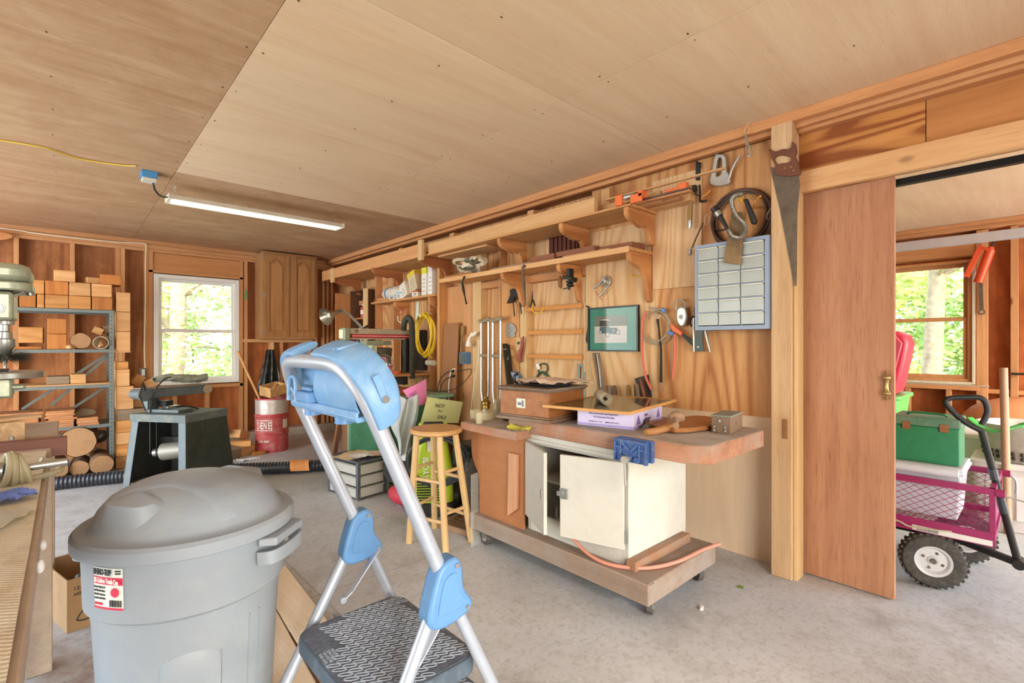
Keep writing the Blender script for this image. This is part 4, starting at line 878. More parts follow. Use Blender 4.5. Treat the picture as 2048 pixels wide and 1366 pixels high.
MB().bb(1.838, 1.859, 1.125, 1.30, .695, .789).build('rear_jaw', VB, vi, .002)
MB().cyl((1.815, 1.25, .705), (1.86, 1.25, .705), .008).cyl((1.815, 1.18, .705), (1.86, 1.18, .705), .008).build('guide_rod', STEEL, vi)
MB().cyl((1.762, 1.215, .708), (1.80, 1.215, .708), .011).torus((1.765, 1.215, .708), .012, .005, (1, .3, 0), 16, 6).cyl((1.768, 1.215, .70), (1.772, 1.215, .60), .005).build('screw_handle', plain('worn_iron', 'b2aea4', .5, metal=.5), vi)
# oak box with brass plate
ob_ = thing('oak_box', (1.99, 1.9, .79), 'quartered oak box with a moulded lid at the left end of the workbench', 'box')
T = TR(1.832, 1.716, .7925, 8); OAK = wood('oak_box', 'b0713c', '7c4722', 'X', streak=.7, figure=.3, rings=12, rough=.45, coat=.15)
MB(T).bb(.012, .358, .012, .342, .028, .158).build('body', OAK, ob_, .002)
MB(T).bb(-.004, .374, -.004, .358, 0, .018).bb(.004, .366, .004, .350, .018, .028).build('base_moulding', wood('box_base', '8d6a50', '5c4030', 'X', streak=.6, weather='8f8478', weather_amt=.6), ob_, .004)
MB(T).bb(-.006, .376, -.006, .360, .166, .180).bb(.002, .368, .002, .352, .158, .166).build('lid', wood('box_lid', '7d6350', '52402f', 'X', streak=.6, weather='877c70', weather_amt=.6), ob_, .005)
MB(T).bb(.0095, .012, .165, .225, .068, .118).build('paper_label', plain('aged_label', 'd9dcd2', .6), ob_)
MB(T).bb(.0085, .0095, .175, .188, .075, .108).bb(.0085, .0095, .192, .215, .082, .098).build('label_print', plain('label_print', '6f7a86', .6), ob_)
# stuff on the oak box
T = TR(1.99, 1.88, .9725, 8)
dp = thing('black_plate', (1.99, 1.88, .9725), 'black round dish lying on the oak box under the newspaper', 'dish')
MB(T).lathe([(.001, .004), (.10, .004), (.125, .016), (.128, .016), (.105, 0), (.001, 0)], (0.02, -.01, 0), n=36).build('dish', plain('dark_glaze', '3c3f44', .3), dp)
def crumple(name, T, w, d, amp, thick, mat, label, cat, seed=0, nu=16, nv=12, lift=None):
    rd = random.Random(seed); ph = [(rd.uniform(2, 7), rd.uniform(2, 7), rd.uniform(0, 6.28), rd.uniform(.3, 1)) for _ in range(7)]
    def f(u, v):
        h = sum(a * math.sin(p * u * 2.2 + q * v * 2.2 + r) for p, q, r, a in ph) / 4
        h = abs(h) * amp + (lift(u, v) if lift else 0)
        return Vector(((u - .5) * w + .02 * math.sin(v * 9 + seed) * w, (v - .5) * d + .03 * math.sin(u * 8 + seed) * d, h))
    o = MB(T).sheet(f, nu, nv, thick).build(name, mat); return tag(o, label, cat)
NEWS = plain('newsprint', 'd8c3b0', .8, var=.12, scale=10, dirt='b59c8a', dirt_amt=.4)
crumple('newspaper', TR(2.0, 1.84, .995, -12), .30, .30, .035, .002, NEWS, 'crumpled old newspaper on the black dish on the oak box', 'newspaper', 3)
crumple('paper_scraps', TR(1.98, 2.0, .98, 30), .16, .12, .05, .002, plain('tan_paper', 'c9a584', .8, var=.15), 'tan torn paper wad at the left end of the oak box', 'paper', 8)
iron = thing('clothes_iron', (1.90, 2.02, .9725), 'dark flat iron standing on its heel at the left end of the oak box', 'iron')
MB(TR(1.92, 2.045, .9735, 10)).prism([(0, -.03, 0), (.012, -.03, .0), (.02, -.02, .05), (.01, 0, .075), (0, .01, .07)], (0, .05, 0)).build('sole', plain('blue_grey_iron', '5c6675', .4, metal=.5), iron, .004)
MB(TR(1.92, 2.045, .9735, 10)).curve([(-.01, -.005, .012), (-.03, 0, .02), (-.03, .0, .05), (-.005, .0, .062)], .008).build('handle', BLKP, iron)
# green cord hanging behind the oak box
gc_ = thing('extension_cord', (2.915, 2.5, .95), 'dark green extension cord looped behind the oak box', 'cord')
MB().curve([onX(u, v, 2.915) for u, v in ((1078, 752), (1077, 737), (1083, 728), (1093, 729), (1095, 740), (1088, 750))], .006).curve([onX(u, v, 2.905) for u, v in ((1075, 752), (1083, 744), (1093, 750), (1096, 758), (1080, 757), (1074, 753))], .009).build('loop', plain('dark_green_rubber', '2e5140', .5), gc_)
MB().prism(wp([(1071, 729), (1077, 727), (1081, 737), (1075, 740)], 2.905), (.002, 0, 0)).build('tag', WHT, gc_)
# carpenter square standing behind
cq = MB().prism(wp([(1155, 728), (1171, 728), (1171, 795), (1165, 795), (1165, 733), (1160, 733), (1160, 757), (1155, 757)], 2.915), (.006, 0, 0))
tag(cq.build('metal_bracket', plain('grey_iron', '8c918c', .5, metal=.5, dirt='5c5c54', dirt_amt=.5), None, .001), 'grey metal frame standing on the wall behind the oak box', 'bracket')
# lavender box and framed sheet
lb = thing('carton', (2.17, 1.55, .79), 'lavender printed carton under the framed sheet on the workbench', 'box')
T = TR(2.005, 1.325, .7925, 13)
LAV = plain('lavender_card', 'd8cdf0', .55, var=.02); LAV2 = plain('lavender_band', 'a99bd8', .55)
MB(T).bb(0, .43, 0, .30, 0, .088).build('body', LAV, lb, .002)
bd_ = MB(T)
bd_.bb(-.0012, 0, 0, .30, .004, .014).bb(-.0012, 0, 0, .30, .074, .084).bb(0, .43, -.0012, 0, .004, .014)
bd_.build('printed_band', LAV2, lb)
tr_ = MB(T)
for xx in (.06, .36): tr_.prism([(xx - .03, -.001, .02), (xx + .03, -.001, .02), (xx + .012, -.001, .05), (xx, -.001, .068), (xx - .012, -.001, .05)], (0, -.0006, 0))
tr_.build('printed_tree', plain('lavender_dark', '7e6cb0', .55), lb)
Tx = (T.to_3x3() @ Vector((0, -1, 0))); PUR = plain('purple_ink', '6a5a94', .6)
text('printed_text', 'Please review the print copy of requirements', PUR, T @ Vector((-.0015, .235, .062)), Tx, (0, 0, 1), .011, lb, width=.155)
text('printed_text', 'Our Zimmerman\'s Print Shop', PUR, T @ Vector((-.0015, .21, .045)), Tx, (0, 0, 1), .012, lb, width=.11)
text('printed_text', '(410) 546 1123     (804) 567 6742', PUR, T @ Vector((-.0015, .235, .022)), Tx, (0, 0, 1), .009, lb, width=.16)
text('printed_text', 'Sweet', PUR, T @ Vector((.14, -.0015, .05)), T.to_3x3() @ Vector((1, 0, 0)), (0, 0, 1), .02, lb, shear=.3)
text('printed_text', 'Asparagus', PUR, T @ Vector((.15, -.0015, .028)), T.to_3x3() @ Vector((1, 0, 0)), (0, 0, 1), .02, lb, shear=.3)
fp = thing('framed_sheet', (2.22, 1.55, .881), 'gilt framed glazed sheet lying flat on the lavender carton', 'picture frame')
T = TR(1.885, 1.268, .8815, 11); GW = wood('gilt_wood', 'd9a35c', 'b07c3c', 'X', streak=.4, rough=.4, coat=.2)
MB(T).bb(0, .66, 0, .012, 0, .014).bb(0, .66, .458, .47, 0, .014).bb(0, .012, .012, .458, 0, .014).bb(.648, .66, .012, .458, 0, .014).build('frame', GW, fp, .001)
MB(T).bb(.01, .65, .01, .46, .002, .009).build('backing', plain('aged_print', 'c6bd9a', .6, var=.12, scale=4), fp)
MB(T).bb(.011, .649, .011, .459, .0095, .0115).build('pane', glass('frame_glass', (1, 1, 1, 1), .75, .04), fp)
def roll(p, q, r0, r1, turns, mat, label, name='paper_roll'):
    p, q = Vector(p), Vector(q); x, y, z = frame_of(q - p); n = int(turns * 22); pts = []
    for i in range(n + 1):
        a = 2 * PI * i / 22; r = r0 + (r1 - r0) * i / n; pts.append(x * math.cos(a) * r + y * math.sin(a) * r)
    t = .0016; m = MB(); inn = [w * (1 - t / w.length) for w in pts]
    vs = [p + w for w in pts] + [q + w for w in pts] + [p + w for w in inn] + [q + w for w in inn]; N = n + 1; fs = []
    for i in range(n):
        fs += [(i, i + 1, N + i + 1, N + i), (2 * N + i + 1, 2 * N + i, 3 * N + i, 3 * N + i + 1), (i, 2 * N + i, 2 * N + i + 1, i + 1), (N + i, N + i + 1, 3 * N + i + 1, 3 * N + i)]
    m.add(vs, fs, True); return tag(m.build(name, mat), label, 'roll')
roll((2.02, 1.50, .927), (2.17, 1.66, .927), .012, .030, 3.6, plain('sandpaper_back', 'cfc5ae', .8, dirt='a89c84', dirt_amt=.4), 'loose grey white paper roll lying on the framed sheet')
# cutting board, mallet, small box, plane
cb = MB(TR(2.30, 1.20, .795, -12)).prism([(-.22, -.10, 0), (-.16, -.13, 0), (.20, -.13, 0), (.24, -.08, 0), (.24, .09, 0), (.20, .13, 0), (-.16, .12, 0), (-.22, .08, 0)], (0, 0, .022))
tag(cb.build('cutting_board', wood('teak_board', 'b57a46', '7d4b26', 'X', streak=.7, rough=.5), None, .004), 'brown wooden cutting board lying on the right of the workbench', 'cutting board')
hm = thing('wooden_clamp', (2.03, 1.2, .80), 'curved wooden handle piece lying in front of the cutting board', 'tool handle')
MB().tube(catmull([(1.93, 1.215, .806), (1.98, 1.20, .806), (2.06, 1.19, .812), (2.14, 1.20, .817), (2.20, 1.24, .815)], 5), interp([.013, .018, .016, .02, .028, .022], 21), 12).build('grip', wood('beech_worn', 'c08a54', '8a5830', 'X', streak=.5, rough=.45), hm)
mm = thing('wooden_mallet', (2.12, 1.16, .83), 'turned wooden mallet with a round head resting on the cutting board', 'mallet')
MB().tube(catmull([(2.02, 1.115, .838), (2.06, 1.14, .85), (2.11, 1.17, .858)], 4), interp([.014, .012, .015], 9), 12).build('handle', wood('grey_beech', 'ac8a70', '7a5c48', 'X', streak=.5), mm)
MB().cyl((2.09, 1.185, .853), (2.14, 1.145, .863), .021, n=16).ell((2.115, 1.165, .868), (.03, .03, .022)).build('head', wood('grey_beech', 'ac8a70', '7a5c48', 'X'), mm, .003)
sb = thing('small_wooden_box', (2.34, 1.04, .79), 'small rough wooden box with bolts at the right end of the workbench', 'box')
T = TR(2.235, .965, .7925, 8)
MB(T).bb(0, .20, 0, .085, 0, .075).build('body', wood('rough_box', '8c6b50', '594131', 'X', streak=.7, weather='7d6e60', weather_amt=.6), sb, .002)
MB(T).bb(-.002, .202, -.002, .087, .075, .083).build('lid', wood('grey_lid', '8f9086', '6d6e64', 'X', streak=.5, weather='7f8a7c', weather_amt=.7), sb, .002)
m = MB(T)
for y, z in ((.045, .058), (.02, .03), (.068, .03), (.02, .014), (.068, .014)): m.cyl((-.010, y, z), (0, y, z), .006, n=8)
m.build('bolt', STEEL, sb); MB(T).cyl((.09, -.006, .04), (.09, 0, .04), .007, n=10).build('screw', STEEL, sb)
wr = MB(TR(2.12, 1.29, .7925, 20)).tube([(-.08, .02, .012), (-.02, 0, .014), (.05, -.01, .012)], [.018, .012, .014], 10).tube([(.0, .03, .018), (.05, .04, .03), (.09, .05, .03)], [.01, .012, .008], 8)
tag(wr.build('hand_plane', plain('dark_bronze', '5d5148', .5, metal=.5, dirt='a89a80', dirt_amt=.5)), 'small dark metal tool lying between the lavender carton and the mallet', 'tool')
# trowels and irons leaning on the wall behind the carton
def lean(name, pts, r, mat, label, X, cat='tool'):
    return tag(MB().tube(catmull([onX(u, v, X) for u, v in pts], 4), interp(r, (len(pts) - 1) * 4 + 1), 10).build(name, mat), label, cat)
tn = thing('plastering_float', onX(1197, 790, 2.80), 'old float with a grey steel blade and pale wooden handle behind the roll', 'trowel')
MB().beam(onX(1192, 706, 2.82), onX(1206, 800, 2.78), .055, .01).build('blade', plain('weathered_grey', '85786c', .7, var=.2, dirt='6b5a4c', dirt_amt=.6), tn, .001)
MB().tube(catmull([onX(1184, 720, 2.79), onX(1187, 745, 2.78), onX(1193, 768, 2.78), onX(1195, 785, 2.78)], 4), interp([.012, .018, .015, .012, .010], 13), 10).build('handle', wood('pale_handle', 'cfa876', 'a17a4c', 'Z'), tn)
MB().tube([onX(1194, 708, 2.79), onX(1199, 740, 2.78), onX(1202, 775, 2.77)], .006, 8).build('spine', STEEL, tn)
for k, (u, v0, v1, w, mcol, lab) in enumerate(((1219, 771, 800, .035, 'weathered_grey', 'short grey handle standing behind the roll'), (1229, 771, 800, .035, 'dark_metal2', 'dark worn block standing right of the paper roll'), (1256, 770, 798, .03, 'handle_a', 'first wooden trowel handle behind the framed sheet, from the left'), (1265, 771, 798, .03, 'handle_b', 'second wooden trowel handle behind the framed sheet, from the left'), (1276, 768, 797, .04, 'handle_c', 'thick grey wooden trowel handle beside the dark steel trowel'))):
    mt2 = wood('handle_%d' % k, ['9b8878', '6b5a4e', 'a5763f', 'b89a5c', '9a8478'][k], '5d4630', 'Z', streak=.6)
    lean('plaster_tool', [(u, v0, ), (u + 1, (v0 + v1) / 2), (u + 1, v1)], [w * .35, w * .5, w * .42], mt2, lab, 2.81, 'handle')
tw_ = thing('steel_trowel', onX(1292, 795, 2.80), 'dark rectangular steel trowel leaning on the wall under the red hose', 'trowel')
MB().prism(wp([(1269, 757), (1297, 749), (1304, 797), (1284, 800)], 2.825), (.003, 0, 0)).build('blade', plain('dark_rust', '4a3c36', .6, metal=.4, dirt='6a4634', dirt_amt=.5), tw_)
MB().tube(catmull([onX(1281, 760, 2.80), onX(1285, 778, 2.79), onX(1289, 796, 2.79)], 4), interp([.008, .013, .010], 9), 10).build('handle', wood('rust_handle', '8a5c44', '5a3626', 'Z'), tw_)
# lower bench end: oil lamp, jar, cups, black pot
GL = plain('old_glass', 'd3cba8', .08, var=.1, alpha=.45)
olp = thing('oil_lamp', onZ(972, 838, .736), 'small glass oil lamp with a brass burner on the lower bench end', 'lamp')
b = onZ(972, 838, .737)
MB().lathe([(.001, 0), (.048, 0), (.045, .012), (.05, .03), (.046, .045), (.02, .058), (.016, .066)], b, n=24).build('font', GL, olp)
MB().lathe([(.016, .062), (.024, .066), (.026, .085), (.022, .092), (.03, .096), (.03, .108), (.014, .125), (.012, .14), (.001, .142)], b, n=20).curve([b + Vector((.02, 0, .085)), b + Vector((.05, .02, .088)), b + Vector((.055, .02, .10))], .002).build('burner', plain('old_brass', '8a7038', .4, metal=.8, dirt='4a3c20', dirt_amt=.4), olp)
jr = thing('glass_jar', onZ(998, 834, .736), 'clear glass jar beside the oil lamp', 'jar')
b = onZ(998, 834, .737)
MB().lathe([(.001, .001), (.034, .001), (.036, .01), (.036, .085), (.030, .098), (.030, .115), (.028, .115), (.028, .098), (.034, .084), (.034, .012), (.001, .006)], b, n=24).build('glass', GL, jr)
MB().lathe([(.001, .007), (.033, .008), (.033, .05), (.001, .055)], b, n=20).build('contents', plain('rusty_nails', 'a08864', .6, var=.3, scale=60), jr)
tag(MB().lathe([(.001, .0), (.03, 0), (.035, .05), (.033, .05), (.028, .004), (.001, .004)], onZ(950, 836, .737), n=20).build('glass_cup', GL), 'low glass cup left of the oil lamp', 'cup')
bk = thing('black_pulley', onZ(1012, 838, .736), 'black round wheel leaning beside the oak box', 'wheel')
c_ = onZ(1013, 842, .737) + Vector((0, 0, .04)); MB().torus(c_, .026, .013, (.5, .8, .2), 24, 8).cyl(c_ - Vector((.01, .016, .004)), c_ + Vector((.01, .016, .004)), .02).build('rim', BLKP, bk)
crumple('yellow_rag', TR(1.86, 1.95, .738, 20), .12, .14, .04, .002, plain('yellow_cloth', 'dfd25a', .7), 'crumpled yellow plastic wrapper on the lower bench end', 'wrapper', 5)
bl_ = MB().lathe([(.001, 0), (.02, 0), (.02, .06), (.012, .07), (.001, .07)], (1.80, 2.25, .737), n=16); tag(bl_.build('small_bottle', GL), 'tiny clear bottle at the front of the lower bench end', 'bottle')
# ================================================================ stool
WS = wood('stool_beech', 'dcbb86', 'b58c54', 'Z', streak=.5, rough=.4, coat=.2)
sl = thing('wooden_stool', (1.68, 2.49, 0), 'tall round wooden stool left of the rolling workbench', 'stool')
sc = Vector((1.645, 2.47, 0))
MB().lathe([(.001, .672), (.145, .672), (.157, .682), (.157, .692), (.148, .702), (.001, .704)], sc, n=40).build('seat', wood('stool_seat', 'd9ab70', 'b07c42', 'Y', streak=.5, rough=.35, coat=.3), sl)
feet = [Vector((1.535, 2.60, 0)), Vector((1.62, 2.335, 0)), Vector((1.825, 2.36, 0)), Vector((1.785, 2.70, 0))]
cen = sum(feet, Vector((0, 0, 0))) / 4; tops = [sc + (f_ - cen).normalized() * .115 + Vector((0, 0, .673)) for f_ in feet]
for f_, t_ in zip(feet, tops):
    MB().tube([f_, f_.lerp(t_, .5), t_], [.019, .021, .019], 8).build('leg', WS, sl)
for i in range(4):
    j = (i + 1) % 4
    for h in ((.17, .40) if i % 2 == 0 else (.22, .46)):
        a = feet[i].lerp(tops[i], h / .673); b = feet[j].lerp(tops[j], h / .673)
        MB().cyl(a, b, .0105, n=12).build('rung', WS, sl)
# ================================================================ step ladder in the foreground
LA = plain('ladder_aluminium', 'bdc8d8', .38, metal=.55, var=.05, scale=5, dirt='9aa3b0', dirt_amt=.25)
LB = plain('ladder_blue_plastic', '6f9fcf', .42, var=.08, scale=5, dirt='9fbfdd', dirt_amt=.6)
LB2 = plain('ladder_blue_joint', '5f8fc4', .42, var=.05, dirt='3f6f9c', dirt_amt=.3)
la = thing('step_ladder', (.68, 1.25, 0), 'folding aluminium step ladder with a blue tool tray on top', 'ladder')
YR, YL = 1.0, 1.487
def rail_pt(y, z): return Vector((.70 - .44 * (z - .60), y, z))
# inverted U hand rail, both rails running on as the rear legs
YA, YB2 = 1.005, 1.482
up = [rail_pt(YB2, .64), rail_pt(YB2, .85), rail_pt(YB2, 1.0), rail_pt(YB2 - .01, 1.08), rail_pt(YB2 - .045, 1.135), rail_pt(YB2 - .10, 1.155), rail_pt((YA + YB2) / 2, 1.158), rail_pt(YA + .10, 1.155), rail_pt(YA + .045, 1.135), rail_pt(YA + .01, 1.08), rail_pt(YA, 1.0), rail_pt(YA, .85), rail_pt(YA, .64)]
MB().tube(catmull(up, 5), .0185, 16).build('hand_rail', LA, la)
JZ = .60
for y, sg in ((YA, -1), (YB2, 1)):
    j = rail_pt(y, JZ)
    rf = Vector((.97, y + sg * .035, 0)); ff = Vector((.36, y + sg * .02, 0))
    MB().tube([j + Vector((.012, 0, -.03)), j.lerp(rf, .5), rf], .0165, 14).build('leg', LA, la)
    MB().tube([j + Vector((-.035, 0, -.03)), (j + Vector((-.035, 0, -.03))).lerp(ff, .5), ff], .0165, 14).build('leg', LA, la)
    for p in (rf, ff): MB().cyl(p + Vector((0, 0, 0)), p + Vector((0, 0, .03)), .021, n=14).build('rubber_foot', BLKP, la)
    # joint housing: a tapering shell round the tubes
    hp = [(-.030, .062), (.012, .075), (.032, .045), (.036, -.005), (.062, -.045), (.060, -.066), (.035, -.078), (-.02, -.088), (-.058, -.078), (-.068, -.05), (-.050, .02)]
    sm_ = catmull([(a, 0, b) for a, b in hp], 3, True)
    o = MB(Matrix.Translation(j)).prism([Vector((q.x, -.026, q.z)) for q in sm_], (0, .052, 0)).build('joint_housing', LB2, la, .008)
    inset = [(-.022, .03), (.012, .038), (.022, -.01), (.040, -.045), (-.035, -.052), (-.04, -.03)]
    for s2 in (-1, 1):
        y0_ = .0262 * s2
        MB(Matrix.Translation(j)).prism([Vector((a, y0_, b)) for a, b in [(q.x, q.z) for q in catmull([(a, 0, b) for a, b in inset], 3, True)]], (0, .003 * s2, 0)).build('raised_panel', LB2, o, .0015)
    for (a, b) in ((.012, .056), (.045, -.058)):
        for s2 in (-1, 1): MB(Matrix.Translation(j)).cyl((a, s2 * .026, b), (a, s2 * .030, b), .006, n=12).build('rivet', STEEL, o)
# spreader bars
for y, sg in ((YA, -1), (YB2, 1)):
    j = rail_pt(y, JZ); s_ = y - sg * .032
    MB().beam((j.x + .045, s_, JZ - .055), (j.x - .045, s_, JZ - .16), .004, .022, (0, 1, 0)).beam((j.x - .045, s_, JZ - .16), (j.x - .075, s_ + sg * .006, JZ - .185), .004, .022, (0, 1, 0)).cyl((j.x - .072, s_ - .005, JZ - .182), (j.x - .072, s_ + .005, JZ - .182), .010, n=12).build('spreader', LA, la, .001)
# step platforms
TRD = plain('step_rubber', '59616e', .65, var=.12, scale=9, dirt='8d98a6', dirt_amt=.6, bump=.3)
def step(z, x0, x1, y0, y1, name):
    r = .05; pts = []
    for cx_, cy_, a0 in ((x1 - r, y1 - r, 0), (x0 + r, y1 - r, 90), (x0 + r, y0 + r, 180), (x1 - r, y0 + r, 270)):
        for k in range(6): a = math.radians(a0 + k * 18); pts.append(Vector((cx_ + r * math.cos(a), cy_ + r * math.sin(a), z - .045)))
    o = MB().prism(pts, (0, 0, .045)).build(name, plain('step_shell', '4a5866', .5, dirt='7f8d9a', dirt_amt=.4), la, .006)
    p2 = [Vector((((x0 + x1) / 2) + (p.x - (x0 + x1) / 2) * .955, ((y0 + y1) / 2) + (p.y - (y0 + y1) / 2) * .955, z + .0003)) for p in pts]
    MB().prism(p2, (0, 0, .0012)).build('tread_mat', TRD, o)
    # raised lens pattern, part of the tread
    m = MB(); e1 = Vector((CS, -SN)); e2 = Vector((SN, CS)); mid = Vector(((x0 + x1) / 2, (y0 + y1) / 2)); nx = ny = 34
    for a in range(nx):
        for b in range(ny):
            q0 = mid + e1 * ((a - 17) * .041 + (.0205 if b % 2 else 0)) + e2 * (b - 17) * .0165; cx_, cy_ = q0.x, q0.y
            if not (x0 + .022 < cx_ < x1 - .022 and y0 + .022 < cy_ < y1 - .022) or (z > .3 and cx_ < x0 + .07 and cy_ > y1 - .17): continue
            n = 14; ring = []
            for k in range(n): ca, sa = math.cos(2 * PI * k / n), math.sin(2 * PI * k / n); w2 = q0 + e1 * ca * .0175 + e2 * (sa * .0058 + ca * .003); ring.append(Vector((w2.x, w2.y, z + .0016)))
            m.tube(ring, .0013, 4, True)
    m.build('tread_pattern', plain('tread_ridge', '9aa5b2', .6, dirt='c2cad2', dirt_amt=.5), o)
    for k, body in enumerate(('DO NOT', 'STAND AT', 'OR ABOVE', 'THIS LEVEL')):
        text('embossed_text', body, plain('tread_ridge', '9aa5b2', .6), (x0 + .012 + .011 * (3 - k), y1 - .15, z + .0022), (0, -1, 0), (1, 0, 0), .011, o, extrude=.0008)
    return o
step(.38, .48, .815, 1.012, 1.445, 'platform_step')
step(.14, .76, .95, 1.03, 1.445, 'lower_step')
MB().cyl(Vector((.62, YA - .01, .36)), Vector((.62, YB2 + .01, .36)), .008).build('pivot_rod', LA, la)
# blue shells over the bends of the hand rail
def shell(path, name, w0, w1, off):
    P = catmull(path, 6); N = len(P); m = MB(); vs = []; n = 16; cy = (YA + YB2) / 2
    for i, p in enumerate(P):
        t = (P[min(i + 1, N - 1)] - P[max(i - 1, 0)]).normalized(); k = i / (N - 1)
        outn = Vector((1, 0, .44)).normalized()                   # across the rail plane, away from the camera side
        side = t.cross(outn).normalized()                          # outward in the rail plane
        if side.dot(p - Vector((p.x, cy, 1.0))) < 0: side = -side
        wd = w0 + (w1 - w0) * (math.sin(k * PI) ** .5 if k < .5 else 1 - .2 * (k - .5)); th = off * (.55 + .45 * math.sin(PI * min(1, k * 1.25)))
        for q in range(n):
            a = 2 * PI * q / n; cx_ = math.cos(a); sx_ = math.sin(a)
            ex = abs(cx_) ** .7 * (1 if cx_ > 0 else -1); ey = abs(sx_) ** .7 * (1 if sx_ > 0 else -1)
            vs.append(p + outn * (ex * wd * .5 + wd * .5 - .010) + side * (ey * th + .014))
    fs = [(i * n + q, i * n + (q + 1) % n, (i + 1) * n + (q + 1) % n, (i + 1) * n + q) for i in range(N - 1) for q in range(n)]
    m.add(vs, fs, True); m.add(vs[:n] + vs[-n:], [tuple(range(n - 1, -1, -1)), tuple(range(n, 2 * n))]); return m.build(name, LB, la, .004)
shell([rail_pt(YA - .002, 1.015), rail_pt(YA - .002, 1.055), rail_pt(YA + .006, 1.095), rail_pt(YA + .045, 1.143), rail_pt(YA + .11, 1.163), rail_pt(YA + .19, 1.166)], 'hand_grip', .04, .085, .020)
shell([rail_pt(YB2 + .002, 1.01), rail_pt(YB2 - .002, 1.07), rail_pt(YB2 - .03, 1.135), rail_pt(YB2 - .09, 1.163), rail_pt(YB2 - .15, 1.166)], 'hand_grip', .04, .08, .020)
for k in range(5):
    y = YA + .075 + k * .022; MB().beam(rail_pt(y, 1.190) + Vector((.012, 0, 0)), rail_pt(y, 1.186) + Vector((.062, 0, .018)), .008, .006).build('grip_ridge', LB, la, .002)
# raised rib and screw on the right shell
MB().cyl((.512, YA - .0455, 1.082), (.512, YA - .038, 1.082), .008, n=16).build('screw', STEEL, la)
MB().beam((.512, YA - .037, 1.085), (.492, YA - .034, 1.135), .017, .005, (0, 1, 0)).build('grip_rib', LB, la, .002)
# tool tray hanging inside the hand rail
def tp(y, z, d=0): p = rail_pt(y, z); return p + Vector((d, 0, 0))
m = MB(); y0, y1 = 1.03, 1.455
m.prism([tp(y0, 1.035, .05), tp(y1, 1.035, .05), tp(y1, 1.047, .05), tp(y0, 1.047, .05)], (-.08, 0, -.010)); m.build('tray_floor', LB, la, .003)
# curved bin on the right
def bin_(u, v):
    y = 1.03 + u * .235
    return tp(y, 1.145 - .098 * v, .018 - .040 * math.sin(min(1, v * 1.15) * PI / 2))
MB().sheet(bin_, 8, 12, .003).build('curved_bin', LB, la)
MB().bb(.545, .56, 1.03, 1.265, 1.04, 1.12).build('bin_back', LB, la, .003)
# left holder block and fork
m = MB(); a = tp(1.42, 1.10)
MB().sheet(lambda u, v: tp(1.27 + u * .165, 1.14 - .05 * v, .035 - .02 * v), 4, 4, .003).build('bin_back', LB, la)
MB().bb(.455, .52, 1.275, 1.355, 1.05, 1.078).bb(.465, .515, 1.285, 1.345, 1.078, 1.09).build('magnet_block', LB2, la, .004)
m = MB(); m.curve([(.465, 1.44, 1.045), (.465, 1.435, 1.10), (.467, 1.41, 1.112), (.467, 1.39, 1.10), (.465, 1.38, 1.045)], .006, 8).curve([(.465, 1.44, 1.06), (.463, 1.41, 1.08), (.465, 1.38, 1.06)], .005, 8); m.build('tool_fork', LB, la)
MB().bb(.475, .482, 1.03, 1.455, 1.032, 1.05).bb(.545, .552, 1.03, 1.455, 1.04, 1.055).build('tray_lip', LB, la, .002)
for y in (1.15, 1.35): MB().cyl((.50, y, 1.01), (.50, y, 1.03), .022, n=18).build('bit_socket', LB2, la)

# ================================================================ trash can
GR = plain('grey_bin_plastic', '949ea8', .48, var=.05, scale=3, dirt='a9b0ae', dirt_amt=.35, bump=.05)
tc = thing('trash_can', (.272, 1.678, 0), 'large grey round trash can with a domed lid beside the step ladder', 'trash can')
CX_, CY_ = .275, 1.685
MB().lathe([(.001, .004), (.195, .0), (.203, .02), (.226, .46), (.232, .50), (.243, .51), (.248, .66), (.252, .675), (.24, .675), (.236, .52), (.218, .46), (.195, .02), (.001, .012)], (CX_, CY_, 0), n=72).build('bin_body', GR, tc, 0)
lid = MB().lathe([(.262, .656), (.270, .66), (.270, .688), (.262, .697), (.238, .699), (.228, .708), (.216, .735), (.19, .765), (.14, .79), (.07, .803), (.001, .806)], (CX_, CY_, 0), n=72).build('lid', GR, tc)
# raised band across the lid and flat thumb recess towards the camera
def dome(r):
    P_ = [(0, .806), (.07, .803), (.14, .79), (.19, .765), (.216, .735), (.228, .708)]
    for (a, b), (c, d) in zip(P_, P_[1:]):
        if a <= r <= c: return b + (d - b) * (r - a) / (c - a)
    return .70
def band(u, v):
    ang = math.radians(-42); x = (u - .5) * .40; y = (v - .5) * .16 + .0; wv = .055 * (1 - (u - .5) ** 2 * 2); y = (v - .5) * 2 * (.10 + .06 * abs(u - .5) * 2)
    r = min(math.hypot(x, y), .222); z = dome(r) + .005 * (1 if .04 < v < .96 and .03 < u < .97 else 0) - .001
    q = Vector((x, y)); q = q if q.length < .222 else q * (.222 / q.length)
    return Vector((CX_ + q.x * math.cos(ang) - q.y * math.sin(ang), CY_ + q.x * math.sin(ang) + q.y * math.cos(ang), z))
MB().sheet(band, 30, 20, .004).build('lid_band', GR, lid)
